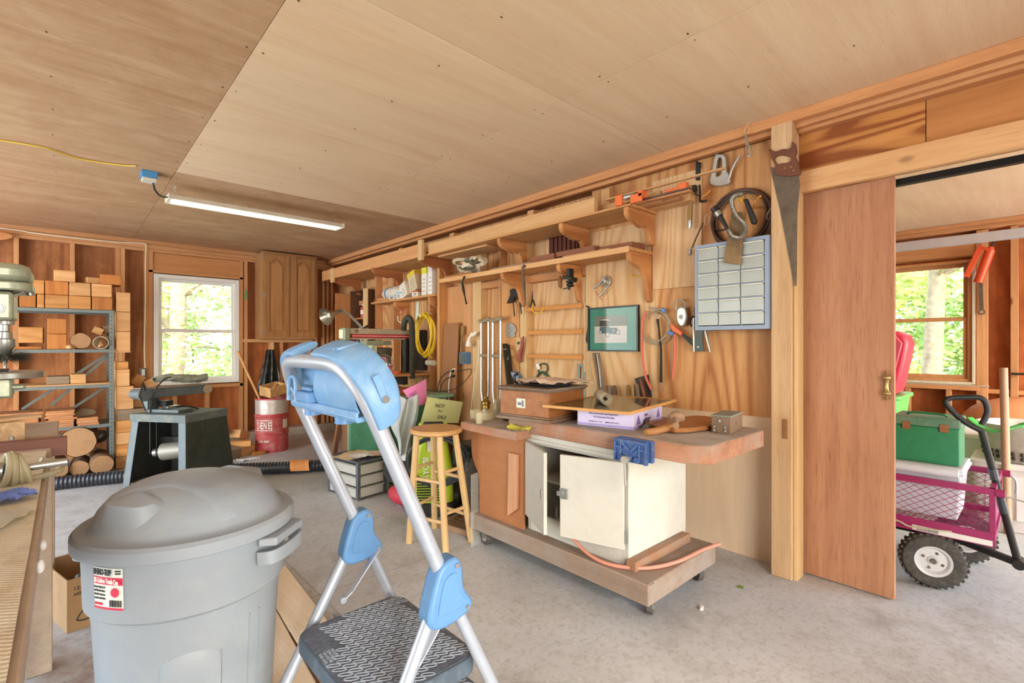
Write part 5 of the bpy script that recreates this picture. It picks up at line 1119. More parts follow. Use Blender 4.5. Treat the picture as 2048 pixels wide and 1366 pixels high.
for ang in (-148, 32):
    a = math.radians(ang); d = Vector((math.cos(a), math.sin(a), 0)); s_ = Vector((-d.y, d.x, 0)); c0 = Vector((CX_, CY_, 0))
    rim = [c0 + d * rr + s_ * t for rr, t in ((.155, -.085), (.208, -.065), (.219, 0), (.208, .065), (.155, .085), (.14, .03), (.14, -.03))]
    q = []
    for p in catmull(rim, 4, True):
        rr = math.hypot(p.x - CX_, p.y - CY_); q.append(Vector((p.x, p.y, dome(rr) + .0005)))
    top_z = max(p.z for p in q)
    m = MB(); n = len(q); cc_ = c0 + d * .18; cc_.z = dome(.16) + .010
    m.add(q + [Vector((cc_.x + (p.x - cc_.x) * .8, cc_.y + (p.y - cc_.y) * .8, max(p.z, dome(.175)) + .006)) for p in q], [(i, (i + 1) % n, n + (i + 1) % n, n + i) for i in range(n)] + [tuple(range(n, 2 * n))], False)
    m.build('thumb_lift', GR, lid, .002)
# side handles
for ang in (-45, 135):
    a = math.radians(ang); d = Vector((math.cos(a), math.sin(a), 0)); s_ = Vector((-d.y, d.x, 0)); c0 = Vector((CX_, CY_, 0)); Z = Vector((0, 0, 1))
    pts = [c0 + d * .245 - s_ * .085 + Z * .60, c0 + d * .285 - s_ * .075 + Z * .603, c0 + d * .295 + Z * .603, c0 + d * .285 + s_ * .075 + Z * .603, c0 + d * .245 + s_ * .085 + Z * .60]
    MB().tube(catmull(pts, 5), 1.0, 8, prof=[(.022, -.006), (.022, .006), (-.014, .006), (-.014, -.006)]).build('side_handle', GR, tc, .002)
    MB().prism([c0 + d * .248 - s_ * .09 + Z * .635, c0 + d * .293 - s_ * .075 + Z * .635, c0 + d * .293 + s_ * .075 + Z * .635, c0 + d * .248 + s_ * .09 + Z * .635], Z * .022).build('lid_ledge', GR, lid, .004)
# raised arched panel on the body facing the camera
def onbody(ang, z, off=.0005):
    r = .203 + (.226 - .203) * (z - .02) / .44 if z < .46 else .2435 + (.248 - .243) * (z - .51) / .15
    a = math.radians(ang); return Vector((CX_ + (r + off) * math.cos(a), CY_ + (r + off) * math.sin(a), z))
MB().sheet(lambda u, v: onbody(-118 + u * 36, .06 + v * (.33 + .02 * math.sin(u * PI)), .009 if 0.02 < u < .98 and v < .98 else .0), 24, 12, .004).build('raised_panel', GR, tc)
for ang in (-64, -56): MB().sheet(lambda u, v: onbody(ang + u * 1.2, .03 + v * .42, .003), 2, 10, .003).build('body_rib', GR, tc)
tc.scale = (1, 1, 1.02)
# label
LBL = MB().sheet(lambda u, v: onbody(-154 + u * 20, .545 + v * .10, .0012), 12, 4, .0006).build('label', plain('label_white', 'e6ece4', .45, var=.04), tc)
RED_ = plain('label_red', 'cf2f52', .45, var=.03)
MB().sheet(lambda u, v: onbody(-154 + u * 20, .605 + v * .018, .0022), 12, 2, .0006).build('label_band', RED_, LBL)
MB().sheet(lambda u, v: onbody(-154 + u * 20, .545 + v * .005, .0022), 12, 2, .0006).build('label_band', RED_, LBL)
def label_text(body, ang, z, size, mat, width=None, bold=0.0):
    a = math.radians(ang); p = onbody(ang, z, .0036); mid = ang + 6
    am = math.radians(mid); return text('label_text', body, mat, p, (-math.sin(am), math.cos(am), 0), (0, 0, 1), size, LBL, extrude=.0006, width=width, bold=bold)
INK = plain('label_ink', '23262a', .5); WINK = plain('label_white_ink', 'f4f2ee', .5)
label_text('RHINO-TUFF', -153.2, .628, .020, INK, .056, .0006)
label_text('35 Gallon Trash Can', -153.2, .609, .016, WINK, .076, .0003)
label_text('HEAVY DUTY', -138, .638, .0045, INK, .014); label_text('*RESISTANT*', -138, .632, .0045, INK, .014)
for i, t_ in enumerate(('Snap-Tight Lid', 'All-Weather Plastic', 'Weather Resistant', 'Easy Carry Handles')): label_text(t_, -153, .596 - i * .009, .0062, INK, .034)
label_text('RUCKER', -153, .555, .007, RED_, .026, .0003)
st_ = []
for k in range(24): rr = .0125 if k % 2 else .0095; st_.append((k * 15, rr))
p0 = onbody(-138.5, .588, .0034); am = math.radians(-138.5); xd = Vector((-math.sin(am), math.cos(am), 0)); nd = Vector((math.cos(am), math.sin(am), 0))
MB().prism([p0 + xd * rr * math.cos(math.radians(g)) + Vector((0, 0, 1)) * rr * math.sin(math.radians(g)) for g, rr in st_], nd * .0008).build('starburst', RED_, LBL)
bc_ = MB(); wh = MB()
for k in range(13):
    p = onbody(-142 + k * .58, .553, .0030); bc_.box(p + Vector((0, 0, .008)), (.0008 if k % 3 else .0016, .0008, .016), R(0, 0, -33))
bc_.build('barcode', INK, LBL)

# ================================================================ cardboard carton behind the can
CARD = plain('cardboard', 'a8865f', .8, var=.06, dirt='8c6c4a', dirt_amt=.3)
bx = thing('cardboard_box', (.10, 3.0, 0), 'open cardboard carton with cans behind the trash can', 'box')
T = TR(.005, 2.74, 0, 14)
w, d, h = .34, .34, .22
MB(T).bb(0, w, 0, .004, 0, h).bb(0, w, d - .004, d, 0, h).bb(0, .004, .004, d - .004, 0, h).bb(w - .004, w, .004, d - .004, 0, h).bb(.004, w - .004, .004, d - .004, 0, .004).build('carton', CARD, bx)
mx_ = T.to_3x3() @ Vector((1, 0, 0))
text('printed_text', '12-12 BERKLEY', INK, T @ Vector((.02, -.0012, .17)), mx_, (0, 0, 1), .022, bx)
text('printed_text', 'AEROSOL', INK, T @ Vector((.02, -.0012, .148)), mx_, (0, 0, 1), .018, bx)
text('printed_text', 'BERKEBILE', INK, T @ Vector((.05, -.0012, .07)), mx_, (0, 0, 1), .03, bx, bold=.0006)
MB(T).curve([(.03, -.003, .045), (.05, -.003, .075), (.10, -.003, .115), (.16, -.003, .14)], .0022, 5).curve([(.03, -.003, .045), (.06, -.003, .035), (.16, -.003, .04), (.25, -.003, .05)], .0022, 5).build('printed_swoosh', INK, bx)
cn = MB(T).lathe([(.001, 0), (.05, 0), (.05, .10), (.055, .105), (.001, .107)], (.11, .11, .125), (.35, -.3, .9), 24); tag(cn.build('paint_can', plain('tan_lid', 'a9865a', .5)), 'tan lidded can tilted inside the cardboard carton', 'can')
pc = MB(T).lathe([(.001, 0), (.03, 0), (.03, .19), (.015, .21), (.001, .21)], (.06, .05, .006), n=18); tag(pc.build('spray_can', plain('dark_can', '3d3f38', .4)), 'dark can standing in the front corner of the cardboard carton', 'can')

# ================================================================ bench at the left edge
BW = wood('left_bench_edge', 'cbb8a4', 'a18c78', 'Y', streak=.6, weather='a39484', weather_amt=.6)
lbch = thing('side_bench', (-.3, 1.6, 0), 'long bench beside the trash can covered by a ribbed cream mat', 'bench')
MB().bb(-.62, -.036, .30, 2.35, .795, .84).build('bench_top', BW, lbch, .003)
k_ = NT('ribbed_mat'); v_ = k_.coords((1, 1, 1), rnd=False); sp_ = k_.n('ShaderNodeSeparateXYZ'); k_.l(v_, sp_.inputs[0])
gx = k_.math('SINE', k_.math('MULTIPLY', sp_.outputs[1], 2 * PI / .010)); gy = k_.math('SINE', k_.math('MULTIPLY', sp_.outputs[0], 2 * PI / .014))
hh = k_.math('MULTIPLY_ADD', k_.math('MULTIPLY', gx, gy), .5, .5)
nn = k_.noise(v_, 9, 5, .7); cm = k_.mix(k_.rng(nn, .45, .7), lin('e2dac4'), lin('c2ab88')); cm = k_.mix(k_.math('MULTIPLY', hh, .35), cm, lin('a8977a'))
k_.col(cm); k_.bump(hh, .5, .004); k_.b.inputs['Roughness'].default_value = .6; M_MAT = k_.m
MB().sheet(lambda u, v: Vector((-.62 + u * .574, .30 + v * 1.95, .8425 + .004 * abs(math.sin(v * 14 + u * 3)) + .003 * math.sin(u * 7 + v * 5) ** 2)), 16, 50, .002).build('ribbed_mat', M_MAT, lbch)
for (x, y) in ((-.15, .4), (-.15, 2.25), (-.57, 2.25), (-.57, .4)): MB().bb(x - .04, x + .04, y - .04, y + .04, 0, .795).build('leg', BW, lbch, .003)
MB().bb(-.085, -.06, .5, 2.2, .66, .795).build('apron', BW, lbch, .002)
ms = plain('silicone', 'eef0f0', .4)
MB().ell((-.032, 1.32, .81), (.006, .012, .010)).build('white_blob', ms, lbch); MB().ell((-.032, 1.18, .815), (.006, .010, .012)).build('white_blob', ms, lbch)
# second table behind, with a maroon front strip
t2 = thing('wooden_table', (-.4, 2.9, 0), 'plank topped table with a maroon front strip under the drill press', 'table')
MB().bb(-.95, -.022, 2.45, 3.12, .815, .845).build('table_top', wood('pale_plank_top', 'cdb69c', 'a08468', 'X', streak=.6, weather='b3a796', weather_amt=.6), t2, .003)
MB().bb(-.95, .005, 2.405, 2.45, .80, .865).build('front_strip', wood('maroon_strip', '8d5f52', '643c34', 'X', streak=.5, weather='8a6a5e', weather_amt=.5), t2, .003)
for (x, y) in ((-.07, 2.5), (-.07, 3.05), (-.88, 2.5), (-.88, 3.05)): MB().bb(x - .035, x + .035, y - .035, y + .035, 0, .815).build('leg', BW, t2, .003)
MB().lathe([(.001, .0), (.022, 0), (.022, .006), (.007, .010), (.007, .03), (.001, .03)], (-.14, 2.47, .846), n=18).build('table_bolt', STEEL, t2)
# drill press
HG = plain('hammertone_green', 'a9b3a2', .4, metal=.35, var=.14, scale=40, coat=.2)
dpz = thing('drill_press', (-.32, 3.0, .845), 'grey green bench drill press standing on the plank topped table', 'drill press')
DX, DY = -.335, 2.95
MB().bb(DX - .13, DX + .13, DY - .12, DY + .20, .846, .88).build('base', HG, dpz, .012)
MB().cyl((DX - .02, DY + .10, .88), (DX - .02, DY + .10, 1.50), .034, n=28).build('column', STEEL, dpz)
hd = MB().bb(DX - .09, DX + .178, DY - .09, DY + .16, 1.30, 1.42).build('head', HG, dpz, .014)
def rr_(x0, x1, y0, y1, z, r=.07):
    out = []
    for cx_, cy_, a0 in ((x1 - r, y1 - r, 0), (x0 + r, y1 - r, 90), (x0 + r, y0 + r, 180), (x1 - r, y0 + r, 270)):
        for k in range(6): a = math.radians(a0 + k * 18); out.append(Vector((cx_ + r * math.cos(a), cy_ + r * math.sin(a), z)))
    return out
MB().prism(rr_(DX - .13, DX + .235, DY - .11, DY + .24, 1.425), (0, 0, .035)).build('belt_cover', HG, dpz, .006)
MB().prism(rr_(DX - .125, DX + .23, DY - .105, DY + .235, 1.461), (0, 0, .075)).build('belt_cover_lid', HG, dpz, .025)
MB().cyl((DX + .225, DY + .02, 1.415), (DX + .215, DY + .02, 1.45), .012).cyl((DX + .21, DY + .01, 1.43), (DX + .08, DY - .04, 1.36), .006, n=10).build('belt_lever', STEEL, dpz)
MB().lathe([(.001, 0), (.030, 0), (.030, .012), (.016, .015), (.016, .04), (.022, .045), (.024, .07), (.031, .075), (.031, .105), (.024, .115), (.016, .15), (.006, .165), (.006, .195), (.001, .195)], (DX + .150, DY - .03, 1.298), (0, 0, -1), 28).build('chuck', STEEL, dpz)
wbh = MB(); rd = random.Random(5); C_ = Vector((DX + .155, DY - .03, 1.15)); vs = []; fs = []
for i in range(900):
    a = rd.uniform(0, 2 * PI); el = rd.gauss(0, .35); d = Vector((math.cos(a) * math.cos(el), math.sin(a) * math.cos(el), math.sin(el) * .55)); q = C_ + d * .03; e = C_ + d * rd.uniform(.075, .092) + Vector((0, 0, rd.uniform(-.004, .004))); s_ = d.cross(Vector((0, 0, 1))).normalized() * .0007
    k = len(vs); vs += [q - s_, q + s_, e + s_, e - s_, q + Vector((0, 0, .001))]; fs += [(k, k + 1, k + 2, k + 3), (k + 4, k + 1, k + 2), (k + 4, k + 3, k)]
wbh.add(vs, fs).build('wire_brush', plain('brush_wire', '6d6c64', .5, metal=.6), dpz, kind='stuff')
tb_ = MB().lathe([(.001, 0), (.155, 0), (.16, .004), (.16, .024), (.155, .028), (.001, .028)], (DX + .11, DY - .02, 1.062), n=48).build('table', STEEL, dpz)
MB().bb(DX - .05, DX + .17, DY + .0, DY + .12, .975, 1.061).cyl((DX + .16, DY + .02, 1.02), (DX + .21, DY + .02, 1.02), .012).build('table_bracket', HG, dpz, .01)
MB().bb(DX + .02, DX + .16, DY - .05, DY + .02, 1.091, 1.10).bb(DX + .05, DX + .10, DY - .05, DY - .01, 1.10, 1.107).build('dark_scrap', BLACK, dpz, .002)
MB().cyl((DX + .13, DY - .09, 1.35), (DX + .13, DY - .105, 1.35), .025, n=20).torus((DX + .13, DY - .106, 1.35), .018, .004, (0, 1, 0), 20, 6).build('spring_cap', STEEL, dpz)
# things lying on the left tables
def blk(name, T, s, mat, label, cat, group=None, bevel=.003):
    return tag(MB(T).bb(-s[0] / 2, s[0] / 2, -s[1] / 2, s[1] / 2, 0, s[2]).build(name, mat, None, bevel), label, cat, group)
PB = plain('particle_board', 'd3b690', .8, var=.25, scale=60, dirt='b98f66', dirt_amt=.5)
p = MB(TR(-.24, 2.56, .8465, 24)).bb(-.16, .12, -.05, .06, 0, .07); tag(p.build('particle_board_block', PB, None, .002), 'thick particle board block with an orange edge on the plank table', 'block')
blk('plywood_offcut', TR(-.22, 2.60, .9175, 30), (.30, .10, .012), wood('offcut', 'd8b890', 'b38d60', 'X', streak=.5), 'thin pale offcut lying on the particle board block', 'board')
blk('bark_strip', TR(-.32, 2.50, .8465, 10), (.22, .05, .03), wood('bark_piece', 'a48664', '6d533c', 'X', streak=.7, weather='7c6a56', weather_amt=.7), 'rough bark edged strip in front of the particle board block', 'wood strip')
blk('firewood_block', TR(-.30, 2.86, .8465 + .035, 5), (.20, .12, .06), wood('grey_firewood', 'b59a80', '87705a', 'X', streak=.6), 'grey wood block behind the drill press base', 'block') if False else None
cr = thing('power_drill', (-.12, 1.78, .846), 'teal power tool with a tan cord coiled round it on the ribbed mat', 'power tool')
MK = plain('teal_plastic', '3c9a98', .45, var=.05)
MB(TR(-.165, 1.80, .880, -14)).cyl((-.16, 0, 0), (.02, 0, 0), .034, .030, 24).bb(-.14, .0, -.028, .028, -.035, 0).build('motor_body', MK, cr, .006)
MB(TR(-.165, 1.80, .880, -14)).cyl((.02, 0, 0), (.055, 0, 0), .028, .02, 20).cyl((.055, 0, 0), (.17, .02, .006), .010).build('spindle', STEEL, cr)
m = MB(); tc_ = plain('tan_rubber_cord', 'a49a7e', .6)
for k in range(4): m.torus((-.11 + .010 * k, 1.765 + .006 * k, .886 - .003 * k), .037 + .004 * (k % 2), .0075, (1, .25, .15 * (k - 1)), 32, 8, .8)
m.curve([(-.08, 1.76, .856), (-.045, 1.79, .854), (-.01, 1.83, .856), (-.015, 1.87, .87), (-.05, 1.86, .885)], .0075, 8); m.build('cord', tc_, cr)
wk = blk('wood_chunk', TR(-.165, 1.60, .850, 15), (.07, .08, .06), wood('spalted_chunk', 'b08c5e', '6e4c2c', 'Z', streak=.7, weather='5c402a', weather_amt=.6), 'rough spalted wood chunk at the left edge of the ribbed mat', 'block')
crumple('plastic_bag', TR(-.17, 1.36, .852, 70), .26, .17, .02, .001, plain('clear_film', 'dedcc8', .2, alpha=.6), 'clear plastic bag lying on the ribbed mat', 'bag', 11)
crumple('blue_plastic', TR(-.10, 1.60, .852, 20), .08, .10, .02, .001, plain('blue_film', '6f86cf', .3, alpha=.8), 'small blue plastic wrap under the teal power tool', 'plastic wrap', 13)
mg = thing('magnifier', (-.15, 1.36, .875), 'black rimmed round gauge on the plastic bag', 'gauge'); MB().torus((-.15, 1.36, .888), .03, .008, (.2, -.3, 1), 28, 8).build('rim', BLKP, mg); MB().cyl((-.15, 1.36, .884), (-.15, 1.36, .889), .028).build('lens', plain('gauge_face', 'b9b7ae', .3), mg)
crumple('clear_wrap', TR(-.30, 2.66, .935, 10), .22, .14, .03, .001, plain('clear_film2', 'd6d9e0', .2, alpha=.6), 'crinkled clear plastic on top of the particle board block', 'plastic wrap', 17)
# ================================================================ ceiling: shop light, junction box, cords
M_FIX = plain('fixture_white', 'e6e3d6', .4, var=.03, dirt='b9a98c', dirt_amt=.25)
fx = thing('shop_light', (1.2, 4.36, 2.22), 'long white fluorescent shop light hanging on chains from the ceiling', 'light fixture')
MB().prism([(.555, 4.27, 2.262), (.555, 4.30, 2.30), (.555, 4.42, 2.30), (.555, 4.45, 2.262), (.555, 4.44, 2.262), (.555, 4.415, 2.292), (.555, 4.305, 2.292), (.555, 4.28, 2.262)], (1.30, 0, 0)).bb(.55, .555, 4.27, 4.45, 2.262, 2.30).bb(1.855, 1.86, 4.27, 4.45, 2.262, 2.30).build('housing', M_FIX, fx, .002)
TUBE = plain('lamp_tube', 'fff3dc', .3, emit=.9)
for y in (4.325, 4.395): MB().cyl((.58, y, 2.268), (1.83, y, 2.268), .016, n=16).build('tube', TUBE, fx)
for x in (.60, 1.80):
    m = MB(); [m.torus((x, 4.36, 2.305 + .014 * i), .007, .0014, (1, 0, 0) if i % 2 else (0, 1, 0), 10, 5) for i in range(6)]; m.build('chain', STEEL, fx)
jb = thing('junction_box', (.44, 4.15, 2.33), 'blue electrical box on the ceiling at the end of the yellow cable', 'electrical box')
MB().bb(.38, .47, 4.12, 4.22, 2.345, 2.389).build('box', plain('outlet_blue2', '3d86b8', .5), jb, .003)
MB().bb(.385, .465, 4.125, 4.215, 2.325, 2.344).build('plug_cover', plain('fixture_grey', 'cfcabb', .5), jb, .003)
MB().curve([(.45, 4.18, 2.33), (.46, 4.20, 2.29), (.49, 4.24, 2.265), (.53, 4.30, 2.27), (.556, 4.34, 2.285)], .006).build('cord', BLKP, jb)
yc = MB().curve([onZ(u, v, 2.382) for u, v in ((-120, 255), (0, 280), (90, 296), (160, 318), (240, 330), (272, 332))], .005, 8, 6); tag(yc.build('yellow_cable', plain('yellow_cable', 'd2b13c', .5)), 'thin yellow cable stapled across the ceiling to the blue box', 'cable')
wc_ = MB().curve([Vector((-2.2, 6.86, 2.36)), onY(0, 456, 6.86), onY(60, 465, 6.86), onY(160, 477, 6.86), onY(230, 484, 6.86), onY(285, 487, 6.86), onY(292, 494, 6.86), onY(291, 530, 6.86), onY(291, 600, 6.86), onY(289, 700, 6.86), onY(291, 740, 6.86)], .006, 8, 8); tag(wc_.build('white_cable', plain('cream_cable', 'e6ddc4', .5)), 'cream cable running along the back wall plate and down beside the window', 'cable')
wo = thing('wall_outlet', onY(285, 745, 6.86), 'grey outlet box on the back wall stud beside the left window', 'outlet')
c = onY(286, 745, 6.865); MB().box(c, (.06, .03, .10)).build('box', plain('outlet_grey', '5d6463', .5), wo, .003); MB().box(c + Vector((0, -.017, 0)), (.03, .004, .07)).build('cover', STEEL, wo)
tag(MB().bb(1.69, 1.715, 6.872, 6.88, 1.78, 1.90).build('green_tape', plain('green_tape', '5fa06c', .6)), 'small green tape on the stud right of the left window', 'tape')
tag(MB().prism(catmull([(-.62, 6.80, 2.16), (-.50, 6.80, 2.20), (-.40, 6.80, 2.235), (-.38, 6.80, 2.27), (-.44, 6.80, 2.29), (-.55, 6.80, 2.29), (-.66, 6.80, 2.285)], 3, True), (0, .02, 0)).build('wood_arc', M_BRK, None, .002), 'curved wooden piece hanging high at the left edge of the back wall', 'board')
# ================================================================ oak wall cabinet
OK_ = wood('oak_cabinet', 'b98552', '85572f', 'Z', streak=.7, figure=.12, rings=12, rough=.4, coat=.15, pores=.5)
wcab = thing('wall_cabinet', (2.13, 6.7, 1.275), 'tall oak wall cabinet with two arched panel doors in the back corner', 'cabinet')
MB().bb(1.80, 2.475, 6.565, 6.865, 1.276, 2.355).build('body', wood('oak_side', 'b98c5c', '8d5f35', 'Z', streak=.6, rough=.45), wcab, .003)
MB().bb(1.79, 2.485, 6.54, 6.60, 2.355, 2.37).build('top_moulding', OK_, wcab, .004)
def arch_panel(x0, x1, z0, z1, y, ext, inset):
    pts = [(x0, z0), (x1, z0), (x1, z1 - .05)]
    for k in range(13):
        t = k / 12; x = x1 + (x0 - x1) * t; s_ = math.sin(PI * t); pts.append((x, z1 - .05 + .05 * s_ ** 2.2))
    pts.append((x0, z1 - .05)); return [Vector((a, y, b)) for a, b in pts]
for x0, x1 in ((1.835, 2.115), (2.165, 2.445)):
    d_ = MB().bb(x0, x0 + .05, 6.545, 6.564, 1.30, 2.33).bb(x1 - .05, x1, 6.545, 6.564, 1.30, 2.33).bb(x0 + .05, x1 - .05, 6.545, 6.564, 1.30, 1.37)
    top_ = [Vector((x0 + .05, 6.545, 2.33)), Vector((x1 - .05, 6.545, 2.33))] + list(reversed([Vector((p.x, 6.545, p.z)) for p in reversed(arch_panel(x0 + .05, x1 - .05, 1.37, 2.29, 6.545, 0, 0)[3:-1])]))
    d_.prism(top_, (0, .019, 0)); dr_ = d_.build('door', OK_, wcab, .003)
    MB().prism(arch_panel(x0 + .052, x1 - .052, 1.372, 2.288, 6.558, 0, 0), (0, .006, 0)).build('door_panel', OK_, dr_)
    MB().prism(arch_panel(x0 + .075, x1 - .075, 1.395, 2.262, 6.550, 0, 0), (0, .008, 0)).build('raised_panel', wood('oak_raised', 'c48e58', '8f6034', 'Z', streak=.6, figure=.3, rings=14, rough=.4, coat=.2), dr_, .004)
    for z in (1.34, 1.80, 2.28):
        if x0 < 2: MB().bb(x0 - .02, x0 + .0, 6.548, 6.566, z, z + .05).build('hinge', STEEL, dr_, .001)
# ================================================================ steel rack with timber blocks
GS = plain('grey_shelf_steel', '6f7a7c', .5, metal=.4, dirt='8b8a7c', dirt_amt=.4)
rk = thing('steel_rack', (-.2, 6.2, 0), 'grey steel shelf rack full of timber blocks left of the window', 'shelf rack')
RX0, RX1, RY0, RY1 = -.86, .343, 6.0, 6.42
for x, sx in ((RX0, 1), (RX1, -1)):
    for y, sy in ((RY0, 1), (RY1, -1)):
        MB().bb(x, x + sx * .036, y, y + sy * .003, 0, 1.53).bb(x, x + sx * .003, y + sy * .003, y + sy * .036, 0, 1.53).build('post', GS, rk)
m = MB()
for i in range(38): m.cyl((RX1 - .018, RY0 - .0006, .03 + i * .039), (RX1 - .018, RY0 + .001, .03 + i * .039), .0045, n=8)
m.build('bolt_holes', BLKP, rk)
SZ = (1.50, 1.13, .80, .425)
for z in SZ: MB().bb(RX0 + .004, RX1 - .004, RY0 + .004, RY1 - .004, z + .026, z + .029).bb(RX0 + .004, RX1 - .004, RY0 + .003, RY0 + .006, z, z + .026).bb(RX0 + .004, RX1 - .004, RY1 - .006, RY1 - .003, z, z + .026).build('shelf', GS, rk)
for (a, b) in (((.33, .80), (-.55, .10)), ((-.80, .80), (.33, .10)), ((.33, 1.12), (-.3, .60)), ((-.1, .62), (.33, 1.10))):
    MB().beam((a[0], RY1 + .004, a[1]), (b[0], RY1 + .004, b[1]), .024, .004, (0, 1, 0)).build('brace', GS, rk)
TB = [wood('block_a', 'd99f5c', 'b06f32', 'X', figure=.4, rings=9, fig_scale=3, streak=.55, knots=.9, tint=.2), wood('block_b', 'c9843f', '9b5a26', 'Z', figure=.45, rings=9, fig_scale=3, streak=.55, knots=.9, tint=.2),
      wood('block_pale', 'dfae78', 'bd854c', 'X', figure=.35, rings=9, fig_scale=3, streak=.5, knots=.6, tint=.18), wood('block_grey', '96836c', '6b5844', 'X', streak=.6, tint=.08)]
def tblock(x0, x1, y0, y1, z0, z1, m, label, grp, rz=0, ry=0):
    T = Matrix.Translation(((x0 + x1) / 2, (y0 + y1) / 2, (z0 + z1) / 2)) @ R(0, ry, rz); g = .0012
    o = MB(T).box((0, 0, 0), (x1 - x0 - 2 * g, y1 - y0, z1 - z0 - 2 * g)).build('timber_block', TB[m], None, .004)
    return tag(o, label, 'wood block', grp)
G1 = 'timber blocks stacked on top of the steel rack'
top0 = 1.531
row = [(-.70, -.545, 1), (-.54, -.42, 0), (-.415, -.30, 2), (-.295, -.19, 1), (-.185, -.136, 0), (-.133, .022, 0), (.025, .178, 0), (.183, .333, 1)]
pos = ['sixth left', 'fifth left', 'fourth left', 'third left', 'narrow', 'second from the drill press', 'middle pale', 'rightmost orange']
L1 = ['seventh timber block from the right in the bottom row on the steel rack', 'sixth timber block from the right in the bottom row on the steel rack', 'fifth timber block from the right in the bottom row on the steel rack', 'fourth orange block from the right in the bottom row on the rack', 'narrow timber end in the bottom row on the steel rack', 'third timber block from the right in the bottom row on the rack', 'second timber block from the right in the bottom row on the rack', 'rightmost timber block in the bottom row on top of the steel rack']
for i, (a, b, m) in enumerate(row): tblock(a, b, 6.0, 6.36, top0, top0 + .120, m, L1[i], G1)
row2 = [(-.60, -.45, 1, 'timber block at the far left of the second row on the rack'), (-.445, -.29, 0, 'block just left of the belt cover in the second row on the rack'), (-.285, -.136, 0, 'timber block with a dark diagonal mark in the second row, beside the drill press'), (-.133, .022, 1, 'orange timber block third from the right in the second row'), (.026, .176, 2, 'pale timber block with a black spot in the second row'), (.18, .33, 2, 'timber block with a dark knot at the right of the second row')]
for a, b, m, l in row2: tblock(a, b, 6.0 + .01, 6.36, top0 + .1205, top0 + .245, m, l, G1)
t3 = top0 + .2455
tblock(-.078, .07, 6.02, 6.30, t3, t3 + .105, 2, 'square pale timber block at the left of the top row on the rack', G1)
tblock(.12, .215, 6.03, 6.30, t3, t3 + .06, 2, 'small low timber block in the middle of the top row, turned aside', G1, 12)
tblock(.24, .40, 6.02, 6.28, t3, t3 + .095, 1, 'orange timber block at the right end of the top row', G1)
G2 = 'timber blocks on the rack shelves'
z1 = 1.1595
tblock(-.30, -.145, 6.03, 6.30, z1 + .058, z1 + .20, 0, 'cracked square timber block lying on the top shelf boards', G2)
tblock(-.12, .01, 6.02, 6.28, z1, z1 + .14, 1, 'orange block standing under another at the middle of the second shelf', G2)
tblock(-.12, .01, 6.03, 6.28, z1 + .1405, z1 + .28, 1, 'orange block stacked directly under the top of the rack', G2)
tblock(-.50, -.15, 6.02, 6.2, z1, z1 + .028, 1, 'flat reddish board on the second shelf under the cracked block', G2)
tblock(-.55, -.10, 6.04, 6.16, z1 + .03, z1 + .05, 2, 'pale split lath bundle lying over the flat reddish board', G2, 4) if False else None
def log(c, r, L, ax, label, mat_end='log_end', name='log'):
    ax = Vector(ax).normalized(); root = thing(name, Vector(c) - Vector((0, 0, r)), label, 'log', 'cut logs on the steel rack')
    c = Vector(c); n = 26; x, y, z = frame_of(ax); rd = random.Random(int(r * 1000)); rr = [r * (1 + rd.uniform(-.03, .03)) for _ in range(n)]
    ring = lambda o, k: [c + ax * o + x * math.cos(2 * PI * i / n) * rr[i] * k + y * math.sin(2 * PI * i / n) * rr[i] * k for i in range(n)]
    MB().add(ring(0, 1) + ring(L, 1), [(i, (i + 1) % n, n + (i + 1) % n, n + i) for i in range(n)], True).add(ring(L, 1), [tuple(range(n))]).build('bark', plain('log_bark', '7d6249', .9, var=.3, scale=14, bump=.6), root)
    MB().add(ring(-.002, .965) + ring(.01, .965), [tuple(range(n - 1, -1, -1))] + [(i, (i + 1) % n, n + (i + 1) % n, n + i) for i in range(n)]).build('cut_face', M_END, root); return root
ke = NT('log_end'); ve = ke.coords((1, 1, 1), rnd=False); sx_ = ke.n('ShaderNodeSeparateXYZ'); ke.l(ve, sx_.inputs[0])
rz_ = ke.math('SUBTRACT', sx_.outputs[2], .09); r2 = ke.math('SQRT', ke.math('ADD', ke.math('POWER', sx_.outputs[0], 2.0), ke.math('POWER', rz_, 2.0)))
nz = ke.noise(ve, 9, 3); sn = ke.math('SINE', ke.math('MULTIPLY', ke.math('ADD', r2, ke.math('MULTIPLY', nz, .02)), 330)); ce_ = ke.mix(ke.math('MULTIPLY_ADD', sn, .14, .25), lin('b08a64'), lin('7c5638')); ce_ = ke.mix(ke.math('MULTIPLY', ke.rng(nz, .5, .7), .4), ce_, lin('7a5639')); ke.col(ce_); ke.b.inputs['Roughness'].default_value = .8; M_END = ke.m
log((.105, 6.03, z1 + .078), .074, .30, (0, 1, 0), 'round cut log on the second shelf beside the rolled tube')
log((.085, 5.98, .31), .135, .34, (.1, 1, 0), 'large split log lying on the two small logs under the rack')
log((-.06, 5.93, .085), .082, .36, (0, 1, 0), 'small log on the floor at the left under the large split log')
log((.095, 5.96, .072), .070, .34, (.05, 1, 0), 'dark small log on the floor in the middle under the large log')
log((.25, 5.90, .09), .088, .36, (0, 1, 0), 'pale small log on the floor under the rack, nearest its right post')
log((-.22, 6.05, .13), .125, .30, (0, 1, 0), 'shadowed log on the floor behind the ribbed bench end')
rt = thing('rolled_tube', (.24, 6.02, z1), 'pale open tube with sticks inside on the second shelf', 'tube')
MB().lathe([(.055, 0), (.058, 0), (.058, .16), (.055, .16), (.053, .01)], (.245, 5.99, z1 + .062), (.25, 1, .05), 26).build('wall', plain('pale_tube', 'd4cdb8', .6), rt)
